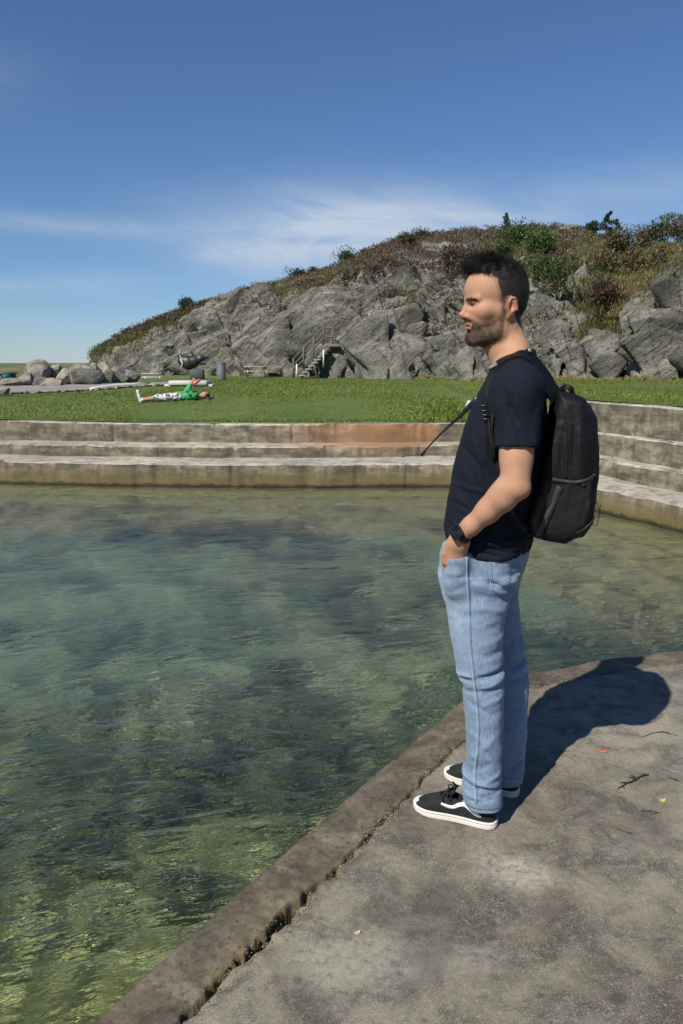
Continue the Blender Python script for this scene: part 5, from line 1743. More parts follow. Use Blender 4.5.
def build_hair():
    # cap volume
    F = Field((-.17, -.15, 1.58), (.12, .08, 1.86), .0022, np.arange(1.58, 1.86, .0022))
    F.x = np.arange(-.17, .12, .0024).astype(np.float32); F.y = np.arange(-.15, .07, .0024).astype(np.float32)
    F.F = np.full((len(F.x), len(F.y), len(F.z)), .05, np.float32)
    X = head_rot
    F.ell(hp(-.002, 0, .064), (.094, .0775, .092), X(), .02)
    F.ell(hp(-.031, 0, .034), (.059, .070, .072), X(), .02)
    F.ell(hp(.035, 0, .096), (.066, .058, .050), X(0, 6), .02)
    F.ell(hp(.063, 0, .120), (.029, .044, .021), X(0, -6), .018)         # front quiff
    F.ell(hp(.024, 0, .130), (.064, .050, .024), X(0, 4), .02)

    def mask(X_, Y_, Z_):
        P = np.stack(np.broadcast_arrays(X_, Y_, Z_), -1)
        q = to_head(P)
        m = hair_mask(q)
        return (m - .5) * -.02
    s = F.sub((-.17, -.15, 1.58), (.12, .08, 1.86))
    M = mask(s[1], s[2], s[3])
    # thin at the sides, thick above
    F.F[s[0]] = np.maximum(F.F[s[0]], M)
    F.displace(lambda P: (.0012 * noise(to_head(P) * np.array([.6, 2.4, 1.6]), 110, 4) + .0018 * noise(to_head(P) * np.array([.7, 2., 1.4]), 45, 5)) * sstep(.05, .11, to_head(P)[:, 2]) + .0008 * noise(to_head(P), 200, 6) - .0012, .02)
    t = NT('dark_hair'); v = t.coord()
    n = t.noise(300., 4, .7, t.coord((.3, 1., 1.)))
    c = t.mix(n, (.003, .0022, .002), (.013, .0095, .008))
    m = t.principled(c, .6, t.bump(n, .8, .003))
    t.bsdf.inputs['Specular IOR Level'].default_value = .3
    global M_HAIR, M_BEARD
    M_HAIR = m
    M_BEARD = simple('beard_hair', (.03, .018, .012), .6, .4, 300, 0, .001)
    cap = F.mesh('hair', m, PERSON)
    # strands
    me = cap.data; nv = len(me.vertices); co = np.empty(nv * 3, np.float32); me.vertices.foreach_get('co', co); co = co.reshape(-1, 3)
    no = np.empty(nv * 3, np.float32); me.vertices.foreach_get('normal', no); no = no.reshape(-1, 3)
    rg = np.random.default_rng(8)
    # world -> head coordinates
    loc_of = lambda W: np.stack([-((W[:, 0] - P0[0]) * CA - (W[:, 1] - P0[1]) * SA), -((W[:, 0] - P0[0]) * SA + (W[:, 1] - P0[1]) * CA), W[:, 2]], -1)
    q = to_head(loc_of(co)); ql = to_head(loc_of(co + no)) - q
    up = sstep(.03, .11, q[:, 2])
    idx = rg.choice(nv, 12000, p=(.30 + up) / (.30 + up).sum())
    A = q[idx]; Nn = ql[idx]
    top = sstep(.085, .135, A[:, 2])[:, None]; front = sstep(-.01, .07, A[:, 0])[:, None]
    dr = Nn * (.04 + .10 * top) + front * top * np.array([.42, 0, .30]) + (1 - front) * top * np.array([.35, 0, .0]) + (1 - top) * np.array([-.15, 0, -.9])
    dr += rg.normal(size=A.shape) * .10
    dr += .55 * top * np.stack([noise(A, 60, k) for k in (1, 2, 3)], -1)
    dr -= Nn * np.minimum((dr * Nn).sum(1, keepdims=True) - .02, 0)
    dr /= np.linalg.norm(dr, axis=1, keepdims=True)
    L = (.007 + .017 * top[:, 0] + .003 * (front * top)[:, 0]) * (.6 + .7 * rg.random(len(A)))
    bend = rg.normal(size=A.shape) * .25 + np.array([.1, 0, -.15])
    w = .0007
    sd = np.cross(dr, rg.normal(size=A.shape)); sd /= np.linalg.norm(sd, axis=1, keepdims=True); sd2 = np.cross(dr, sd)
    ks = (0, .4, .75, 1.); V = []
    for k in ks:
        c = A - Nn * .002 + dr * (L * k)[:, None] + bend * (L * k * k * .5)[:, None]
        r = w * (1 - .85 * k)
        V.append(np.stack([c + sd * r, c - sd * r * .5 + sd2 * r * .87, c - sd * r * .5 - sd2 * r * .87], 1))
    V = np.stack(V, 1)        # n,4,3,3
    n = len(A); V = V.reshape(-1, 3)
    base = np.arange(n)[:, None, None] * 12; lv = np.arange(3)[None, :, None] * 3; j = np.arange(3)[None, None]
    j2 = (j + 1) % 3
    Fq = np.stack([base + lv + j, base + lv + j2, base + lv + 3 + j2, base + lv + 3 + j], -1).reshape(-1, 4)
    W = from_local(V @ HM.T + HC_)
    mesh_np('hair_strands', W, Fq, m, cap, False)
    return cap


HAIR = build_hair()


def surf_strands(name, sel, count, L, w, dirfn, mat, parent, seed=1, dens=None):
    """short hairs rooted on the body surface; sel(q) -> weight in head coordinates"""
    me = BODY.data; nv = len(me.vertices); co = np.empty(nv * 3, np.float32); me.vertices.foreach_get('co', co); co = co.reshape(-1, 3)
    no = np.empty(nv * 3, np.float32); me.vertices.foreach_get('normal', no); no = no.reshape(-1, 3)
    tl = lambda W: np.stack([-((W[:, 0] - P0[0]) * CA - (W[:, 1] - P0[1]) * SA), -((W[:, 0] - P0[0]) * SA + (W[:, 1] - P0[1]) * CA), W[:, 2]], -1)
    q = to_head(tl(co)); nl = to_head(tl(co + no)) - q
    wgt = np.clip(sel(q), 0, 1) * (q[:, 2] > -.17)
    rg = np.random.default_rng(seed)
    idx = rg.choice(nv, count, p=wgt / wgt.sum())
    A = q[idx] + rg.normal(size=(count, 3)) * .0012; Nn = nl[idx]
    dr = dirfn(A, Nn) + rg.normal(size=A.shape) * .25; dr /= np.linalg.norm(dr, axis=1, keepdims=True)
    LL = (L * (.5 + rg.random(count)))[:, None]
    sd = np.cross(dr, rg.normal(size=A.shape)); sd /= np.linalg.norm(sd, axis=1, keepdims=True)
    a = A - Nn * .001
    V = np.stack([a - sd * w, a + sd * w, a + dr * LL], 1).reshape(-1, 3)
    W = from_local(V @ HM.T + HC_)
    return mesh_np(name, W, np.arange(3 * count).reshape(-1, 3), mat, parent, False)


surf_strands('beard', beard_w, 9000, .0036, .00028, lambda A, N: N * .35 + np.array([.15, 0, -.8]), M_BEARD, PERSON, 2)
for _s in (1, -1):
    surf_strands('eyebrow', lambda q: brow_w(q) * (q[:, 1] * _s > 0), 900, .0055, .00035, lambda A, N: N * .2 + np.stack([-.5 + 0 * A[:, 0], np.sign(A[:, 1]) * .8, .15 + 0 * A[:, 0]], -1), M_HAIR, PERSON, 3)
    surf_strands('eyelash', lambda q: np.exp(-((q[:, 2] - .0178) / .0013) ** 2) * sstep(.018, .022, q[:, 1] * _s) * sstep(.046, .040, q[:, 1] * _s) * (q[:, 0] > .07), 130, .0055, .0003, lambda A, N: N * .9 + np.array([0, 0, -.35]), M_HAIR, PERSON, 5)
# eyes: white ball with iris, set behind the lids
M_EYE = simple('eye_white', (.32, .28, .25), .15, .05, 20, .0, .0001)
M_IRIS = simple('iris', (.02, .012, .008), .12, .2, 300, 0, .0001)


def ball(name, c, r, mat, parent, n=16, sc=(1, 1, 1)):
    th = np.linspace(0, math.pi, n // 2 + 1); ph = np.arange(n) / n * 2 * math.pi
    V = np.array([[math.sin(a) * math.cos(b), math.sin(a) * math.sin(b), math.cos(a)] for b in ph for a in th]) * r * np.array(sc) + c
    return mesh_np(name, from_local(V), grid_faces(n, n // 2 + 1, True), mat, parent)


for s in (1, -1):
    e = ball('eye', hp(.0765, .030 * s, .0140), .0125, M_EYE, PERSON, 24)
    ball('iris', hp(.0855, .0295 * s, .0140), .0050, M_IRIS, e, 16)


# ================================================================ CLOTHES
def folds(P, lines):
    """raised or sunk creases: lines of (a, b, width, depth)"""
    d = 0
    for a, b, w, h in lines:
        a = np.array(a, float); b = np.array(b, float); ab = b - a
        t = np.clip(((P - a) @ ab) / (ab @ ab), 0, 1)
        q = np.linalg.norm(P - a - t[:, None] * ab, axis=1)
        d = d + h * np.exp(-(q / w) ** 2) * np.sin(np.pi * np.clip(t, .08, .92))
    return d


def folds2(P, lines):
    """creases measured in side view only, on whichever flank they belong to"""
    d = 0
    for a, b, w, h in lines:
        s = 1. if a[1] + b[1] > -.05 else -1.
        a2 = np.array([a[0], a[2]]); b2 = np.array([b[0], b[2]]); ab = b2 - a2
        q = P[:, [0, 2]] - a2
        t = (q @ ab) / (ab @ ab)
        wob = .004 * noise(np.stack([t * 2, 0 * t + a[2] * 50, 0 * t], -1), 1.5, 3)
        tc = np.clip(t, -.15, 1.15); r = np.abs(q @ np.array([-ab[1], ab[0]]) / np.linalg.norm(ab) + wob)
        m = np.exp(-(r / w) ** 2) * np.exp(-(np.clip(np.abs(t - .5) - .3, 0, 9) / .25) ** 2)
        gate = sstep(.01, .05, P[:, 1]) if s > 0 else sstep(-.03, -.06, P[:, 1])
        d = d + h * m * gate
    return d


def build_shirt():
    F = Field((-.27, -.40, .89), (.17, .32, 1.60), .0042)
    F.stack([(.885, .098, -.158, -.035, .182, -10), (.93, .104, -.158, -.035, .182, -10), (.97, .115, -.160, -.035, .18, -10), (1.02, .115, -.160, -.035, .178, -9), (1.107, .106, -.172, -.035, .176, -8), (1.18, .100, -.185, -.035, .176, -8),
             (1.25, .082, -.192, -.035, .180, -8), (1.31, .063, -.188, -.035, .188, -8), (1.367, .041, -.180, -.035, .190, -8), (1.42, .014, -.170, -.035, .180, -8), (1.455, -.002, -.160, -.035, .156, -6), (1.485, -.010, -.152, -.035, .112, 0), (1.51, -.012, -.148, -.037, .088, 0), (1.54, -.010, -.142, -.039, .078, 0), (1.57, -.010, -.138, -.040, .074, 0)], .02, kz=.016, zlo=.905)
    for s, sh, el in ((1, SH_L, EL_L), (-1, SH_R, EL_R)):
        F.cone((-.078, -.035 + s * .058, 1.492), sh + np.array([.0, 0, .0]), .050, .0625, .05)
        d = el - sh
        n_ = d / np.linalg.norm(d); cut = sh + d * .60
        a_ = sh; b_ = sh + d * .66; ab_ = b_ - a_; L2_ = ab_ @ ab_

        def slv(X, Y, Z, a_=a_, ab_=ab_, L2_=L2_, n_=n_, cut=cut):
            px, py, pz = X - a_[0], Y - a_[1], Z - a_[2]
            t = np.clip((px * ab_[0] + py * ab_[1] + pz * ab_[2]) / L2_, 0, 1)
            dd = np.sqrt((px - t * ab_[0]) ** 2 + ((py - t * ab_[1]) * 1.04) ** 2 + (pz - t * ab_[2]) ** 2) - (.0635 - .0025 * t)
            pl = (X - cut[0]) * n_[0] + (Y - cut[1]) * n_[1] + (Z - cut[2]) * n_[2]
            return np.maximum(dd, pl)
        F.put(slv, np.minimum(a_, b_) - .07, np.maximum(a_, b_) + .07, .045)
        F.chain([sh + d * .50, sh + d * .66, sh + d * .8], [.022, .0515, .0515], .003, op='s')
    # armpit crease between sleeve and side
    # neck hole
    F.cone((-.080, -.038, 1.44), (-.035, -.043, 1.62), .063, .058, .006, 's')
    F.cone((-.085, -.038, 1.46), (-.052, -.043, 1.62), .051, .051, .006, 's')
    F.put(lambda X, Y, Z: np.where(Z > 1.44, (Z - np.minimum(1.490 + (-.012 - X) * .48, 1.540)) * .93, -.05) + 0 * Y, (-.2, -.2, 1.45), (.1, .2, 1.6), .006, 'i')
    # hollow hem
    F.stack([(.89, .085, -.145, -.035, .165, -10), (.93, .09, -.145, -.035, .165, -10)], .004, 's', kz=.003, zlo=.87, zhi=.925)
    L = [((-.05, .20, 1.42), (-.10, .24, 1.28), .009, -.006), ((-.02, .19, 1.40), (-.06, .245, 1.27), .012, .004), ((.00, .14, 1.36), (-.03, .16, 1.14), .012, -.007), ((.04, .12, 1.30), (.00, .15, 1.10), .014, .005),
         ((.09, .06, 1.06), (-.06, .14, .98), .012, -.006), ((.10, .05, 1.02), (-.05, .14, .945), .010, .006), ((.11, .03, .985), (-.10, .13, .93), .008, -.006), ((.06, .09, .965), (-.12, .12, .965), .008, .005),
         ((.10, .0, 1.16), (.02, .13, 1.06), .014, -.005), ((.09, .0, 1.22), (.03, .12, 1.13), .014, .004), ((-.06, .15, 1.03), (-.15, .10, .96), .010, -.005), ((-.03, .14, 1.06), (-.14, .12, 1.00), .010, .004),
         ((.02, .09, 1.40), (.00, .13, 1.33), .010, -.004)]
    L += [((.10, .1, 1.08), (-.02, .1, 1.04), .008, -.006), ((.095, .1, 1.13), (.0, .1, 1.12), .008, .005), ((.05, .1, 1.24), (-.01, .1, 1.16), .009, -.007), ((.02, .1, 1.30), (-.03, .1, 1.18), .008, .006), ((-.03, .1, 1.00), (-.12, .1, .94), .009, .007), ((.06, .1, .945), (-.05, .1, .925), .008, -.006), ((-.10, .1, 1.20), (-.08, .1, 1.08), .010, -.006), ((-.06, .1, 1.38), (-.12, .1, 1.30), .007, -.004), ((-.09, .1, 1.42), (-.07, .1, 1.33), .008, .003)]
    F.displace(lambda P: folds2(P, [(a, b, w * .9, h * 1.1) for a, b, w, h in L]) + .0055 * noise(P * np.array([1, 1, .7]) + P[:, 2:3] * np.array([.5, .5, 0]), 13, 3) + .0022 * ridged(P * np.array([1, 1, .8]), 26, 2, 4))

    def keep(V): return np.ones(len(V), bool)
    o = F.mesh('shirt', M_SHIRT, PERSON)
    return o


SHIRT = build_shirt()

# leg centre lines: z, front u, back u, v centre, v half-width, yaw
LEG_L = [(.070, .020, -.098, .094, .060, -8), (.086, .030, -.098, .094, .061, -8), (.110, .034, -.094, .093, .060, -8), (.139, .037, -.092, .092, .059, -8), (.170, .034, -.090, .091, .059, -8), (.195, .036, -.090, .090, .058, -8), (.227, .024, -.089, .089, .058, -8),
         (.300, .028, -.089, .088, .059, -8), (.369, .034, -.0885, .087, .061, -8), (.430, .041, -.0875, .085, .064, -8), (.487, .048, -.086, .083, .067, -9), (.519, .063, -.084, .082, .069, -9), (.56, .070, -.082, .079, .071, -9),
         (.598, .079, -.080, .077, .073, -9), (.645, .088, -.079, .073, .077, -10), (.701, .099, -.082, .068, .083, -10), (.774, .115, -.088, .060, .088, -10), (.83, .124, -.10, .055, .094, -10)]
LEG_R = [(.052, -.02, -.172, -.108, .058, -8), (.08, -.02, -.174, -.108, .060, -8), (.15, -.03, -.172, -.110, .060, -8), (.234, -.035, -.176, -.112, .060, -8), (.386, -.030, -.176, -.120, .062, -8), (.459, -.020, -.171, -.125, .066, -8), (.51, -.01, -.162, -.130, .069, -8),
         (.57, .005, -.153, -.134, .072, -8), (.64, .03, -.140, -.134, .076, -8), (.70, .05, -.130, -.132, .082, -9), (.774, .07, -.126, -.128, .088, -10), (.83, .09, -.128, -.125, .092, -10)]
HIPS = [(.78, .112, -.118, -.035, .150, -10), (.818, .121, -.130, -.035, .172, -10), (.85, .128, -.141, -.035, .178, -10), (.878, .131, -.148, -.035, .178, -10), (.912, .124, -.154, -.035, .174, -10), (.94, .116, -.152, -.035, .166, -10), (.965, .10, -.14, -.035, .15, -10)]


def build_jeans():
    F = Field((-.25, -.28, .03), (.19, .22, .98), .0042)
    F.stack(LEG_L, .01, p=2.15, kz=.006)
    F.stack(LEG_R, .01, p=2.15, kz=.006)
    F.stack(HIPS, .045, p=2.3, kz=.01)
    # hand in the pocket
    F.cone(KN_L + [-.008, -.004, .0], KN_L + [-.006, -.014, -.085], .037, .032, .04, sq=((0, 1, 0), 1.1))
    F.cone(KN_R + [-.004, .006, .0], KN_R + [.000, .016, -.085], .037, .032, .04, sq=((0, 1, 0), 1.1))
    F.put(lambda X, Y, Z: (Z - (.935 - .10 * np.clip(X - .02, 0, 1))) + 0 * X + 0 * Y, (.02, -.3, .9), (.2, .3, 1.0), .004, 'i')
    # pocket mouth opening for each hand
    for wr, kn in ((WR_L, KN_L), (WR_R, KN_R)):
        h = (kn - wr) / np.linalg.norm(kn - wr)
        F.cone(wr, kn - h * .040, .031, .034, .004, 's', sq=((0, 1, 0), 1.25))
    # leg openings
    F.chain([(-.035, .094, .05), (-.030, .093, .10)], [.050, .050], .003, op='s')
    F.chain([(-.095, -.108, .03), (-.095, -.108, .075)], [.050, .050], .003, op='s')
    L = []
    # knee and calf creases on the near leg (photo: fan of folds at the knee, stacking at the hem)
    near = [(.050, .515, -.06, .545, .008, -.008), (.060, .532, -.03, .520, .009, .006), (.040, .475, -.04, .500, .008, -.006), (-.09, .555, .00, .520, .009, -.008), (-.09, .53, -.01, .495, .010, .006), (-.09, .50, -.02, .478, .008, -.006),
            (-.09, .47, -.01, .430, .012, .004), (.02, .445, -.06, .405, .010, -.004), (.015, .34, -.05, .30, .014, .003), (.020, .250, -.06, .33, .014, .005), (.025, .205, -.05, .245, .010, -.006), (.035, .185, -.06, .160, .009, .006), (.030, .165, -.07, .150, .008, -.007),
            (.036, .130, -.05, .112, .009, .005), (-.02, .125, -.095, .150, .010, -.006), (.01, .105, -.07, .12, .007, -.005), (-.09, .20, -.03, .175, .009, .005),
            (-.085, .62, -.02, .60, .012, -.005), (-.085, .66, .0, .64, .012, .003), (.09, .70, .02, .74, .012, -.003),
            (-.11, .80, -.02, .845, .010, -.009), (-.12, .822, -.04, .868, .012, .006), (-.10, .775, .02, .81, .012, -.005), (-.14, .865, -.09, .885, .009, -.007), (-.09, .74, .0, .765, .014, .005), (.10, .80, .04, .835, .012, -.004), (.12, .86, .06, .87, .012, .004)]
    for (u1, z1, u2, z2, w, h) in near:
        vv = np.interp((z1 + z2) / 2, [.1, .5, .85], [.152, .15, .145])
        L.append(((u1, vv - .03 * (abs(u1 + .03) > .06), z1), (u2, vv, z2), w * 1.25, h))
    far = [(-.17, .52, -.12, .49, .010, -.008), (-.175, .49, -.12, .46, .012, .005), (-.175, .455, -.11, .44, .009, -.007), (-.17, .30, -.12, .26, .012, .004), (-.17, .15, -.12, .12, .010, -.006), (-.17, .11, -.10, .10, .010, .005), (-.15, .60, -.1, .57, .012, -.006)]
    for (u1, z1, u2, z2, w, h) in far:
        L.append(((u1, -.09, z1), (u2, -.06, z2), w * 1.2, h))
    # front-of-leg rumples
    L += [((.065, .04, .53), (.05, .10, .50), .010, .006), ((.05, .04, .49), (.04, .11, .47), .009, -.006), ((.03, .05, .20), (.03, .12, .18), .010, .005)]
    L = [(a, b, w * .75, h * .9) for a, b, w, h in L]
    F.displace(lambda P: folds2(P, L) + .0028 * noise(P * np.array([1, 1, .7]), 17, 13) + .0015 * noise(P * np.array([.8, .8, 1.4]), 36, 14) - .0018 * sstep(.02, .008, np.abs(P[:, 2] - .10)) * 0)

    def attrs(V):
        u, v, z = V.T
        # faded on thigh and front of leg, darker at the seams and hems
        k = .36 + .30 * noise(V * np.array([1, 1, .5]), 9, 3) + .42 * np.exp(-((z - .70) / .16) ** 2) * sstep(-.06, .05, u) + .12 * sstep(.5, .2, z)
        k += folds2(V, [(a, b, w * .8, h * 42) for a, b, w, h in L])  # tone also follows the folds: sunk ones darker, raised ones paler
        k -= .25 * np.exp(-((z - .092) / .012) ** 2)
        k += .35 * np.exp(-((z - .078) / .004) ** 2)
        return {'wash': np.clip(k, 0, 1)}
    return F.mesh('jeans', M_DENIM, PERSON, attrs=attrs)


JEANS = build_jeans()
BJ = bvh_of(JEANS)
W_LEFT = Vector(from_local(np.array([0, 1, 0])) - from_local(np.array([0, 0, 0])))   # his left in world


def on(bvh, u, z, off=.0015, side=1, v0=.6):
    """point on a surface seen from his left (side=1)"""
    o = Vector(from_local(np.array([u, v0 * side, z])))
    h = bvh.ray_cast(o, -W_LEFT * side, 2.)
    if h[0] is None: return None
    n = h[1]
    if n.dot(W_LEFT * side) < 0: n = -n
    return np.array(h[0] + n * off), np.array(n)


def ribbon(mb, pts, width, thick=.002, closed=False, taper=None):
    """flat band through (pos, normal) samples (world coordinates), a closed box section"""
    P = np.array([p for p, n in pts]); N = np.array([n for p, n in pts])
    T = np.gradient(P, axis=0); T /= np.linalg.norm(T, axis=1, keepdims=True) + 1e-9
    S = np.cross(T, N); S /= np.linalg.norm(S, axis=1, keepdims=True) + 1e-9
    w = np.broadcast_to(np.asarray(width, float), (len(P),))[:, None] / 2
    V = np.stack([P - S * w - N * thick, P - S * w * .96 + N * thick * .5, P + S * w * .96 + N * thick * .5, P + S * w - N * thick], 1)
    m = len(P)
    i = np.arange(m - 1)[:, None] * 4; j = np.arange(4)[None]; j2 = (j + 1) % 4
    f = np.stack([i + j, i + j2, i + 4 + j2, i + 4 + j], -1).reshape(-1, 4)
    caps = np.array([[3, 2, 1, 0], [(m - 1) * 4 + k for k in range(4)]])
    mb.add(V.reshape(-1, 3), f, caps)


def trace(bvh, uz, n=40, off=.0015, side=1):
    uz = np.asarray(uz, float)
    s = np.concatenate([[0], np.cumsum(np.hypot(*np.diff(uz, axis=0).T))])
    q = np.linspace(0, s[-1], n)
    U = np.interp(q, s, uz[:, 0]); Z = np.interp(q, s, uz[:, 1])
    r = [on(bvh, a, b, off, side) for a, b in zip(U, Z)]
    return [k for k in r if k is not None]


def smooth_trace(pts, it=3):
    P = np.array([p for p, n in pts]); N = np.array([n for p, n in pts])
    for _ in range(it):
        P[1:-1] = .25 * P[:-2] + .5 * P[1:-1] + .25 * P[2:]; N[1:-1] = .25 * N[:-2] + .5 * N[1:-1] + .25 * N[2:]
    N /= np.linalg.norm(N, axis=1, keepdims=True)
    return list(zip(P, N))


def jeans_details():
    sd = MB()
    # outseam: raised narrow welt with puckered stitching
    px_seam = [(467, 553), (467, 575), (468.5, 600), (469, 625), (470, 650), (473, 675), (476, 700), (478, 725), (477, 750), (474, 775), (476, 802)]
    seam = [loc(x, y, .14) for x, y in px_seam]
    tr = smooth_trace(trace(BJ, seam, 150, .0012), 2)
    ribbon(sd, tr, .007, .0014)
    sd.build('side_seam', M_DENIM, JEANS, True, {'wash': np.full(sd.n, .85)})
    def stitches(path, n, off=.0022, L=.006, w=.0016, gap=1):
        tr_ = trace(BJ, path, n, off)
        st = MB()
        for i in range(0, len(tr_) - 1, 2):
            p, nn = tr_[i]; p2, n2 = tr_[i + 1]
            ribbon(st, [(p, nn), ((p + p2) / 2, nn), (p2, n2)], w, .0008)
        if st.n: st.build('stitching', M_SEAM, JEANS)
    offs = [(u - .006, z) for u, z in seam]
    stitches(offs, 190)
    # back pocket
    pk = [loc(x, y, .15) for x, y in ((487, 555), (490.5, 590), (505, 600), (510, 598), (512, 578), (511.5, 560))]
    # slanted front pocket mouth
    fp = [loc(x, y, .15) for x, y in ((444, 549), (455, 553), (467, 549.5))]
    mb = MB()
    uz = np.array(pk); c = uz.mean(0)
    g = []
    nu, nv_ = 22, 26
    quad = [loc(x, y, .15) for x, y in ((487, 554), (513, 557), (510, 599), (490.5, 591))]
    q = np.array(quad)
    ok = True; pts = []
    for i in range(nu):
        for j in range(nv_):
            a, b = i / (nu - 1), j / (nv_ - 1)
            p = (1 - a) * (1 - b) * q[0] + a * (1 - b) * q[1] + a * b * q[2] + (1 - a) * b * q[3]
            p = p + np.array([0, -.010]) * (1 - abs(2 * a - 1)) * b
            e = min(a, 1 - a, b, 1 - b)
            r = on(BJ, p[0], p[1], .0004 + .0024 * min(1, e * 14))
            if r is None: r = (np.array(from_local(np.array([p[0], .1, p[1]]))), np.array([0, 0, 1.]))
            pts.append(r[0])
    po = mesh_np('back_pocket', pts, grid_faces(nu, nv_), M_DENIM, JEANS, True, {'wash': np.full(len(pts), .45)})
    B2 = BJ
    for inset in (.06, .16):
        ring = []
        for (a, b) in ((inset * .9, 0), (inset * .9, 1 - inset), (.5, 1 - inset), (1 - inset * .9, 1 - inset), (1 - inset * .9, 0.)):
            p = (1 - a) * (1 - b) * q[0] + a * (1 - b) * q[1] + a * b * q[2] + (1 - a) * b * q[3]
            ring.append(p + np.array([0, -.010]) * (1 - abs(2 * a - 1)) * b)
        stitches(ring, 70, .0036, w=.0014)
    stitches([(1 - .06) * q[0] + .06 * q[3], (1 - .06) * q[1] + .06 * q[2]], 24, .0036)
    for k in (0, .010):
        stitches([(u, z - .004 - k) for u, z in fp], 26, .002)
    # waist/yoke seam line
    stitches([loc(x, y, .15) for x, y in ((487, 553), (505, 556), (522, 561))], 30, .002)
    # hem stitching
    hem = [(u, .089) for u in np.linspace(.022, -.088, 12)]
    stitches(hem, 44, .0018, w=.0022)
    rv = MB()
    r = on(BJ, *loc(467.5, 550, .15), .002)
    if r:
        rv.tube([r[0], r[0] + r[1] * .0016], .0042, 10)
        rv.build('rivet', M_COPPER, JEANS, True)


jeans_details()

# ================================================================ SHOES
M_CANVAS = mat_cloth('black_canvas', (.016, .016, .017), 900, .8, .2, .05, .05)
M_SUEDE = mat_cloth('black_suede', (.020, .019, .019), 500, .92, .25, .05, .2)
M_SOLE = simple('white_rubber', (.62, .59, .53), .55, .12, 60, .15, .001)
M_STRIPE = simple('white_leather', (.72, .71, .68), .45, .06, 60, .1, .0006)
M_SOCK = mat_cloth('black_sock', (.012, .012, .012), 900, .9)
SHOE_P = [(-.135, .0), (-.132, .020), (-.115, .034), (-.08, .037), (-.03, .034), (.02, .036), (.07, .044), (.105, .046), (.135, .036), (.150, .018), (.154, .0), (.149, -.020), (.134, -.036), (.105, -.043), (.07, -.042), (.02, -.034), (-.03, -.032), (-.08, -.034), (-.115, -.031), (-.132, -.018)]


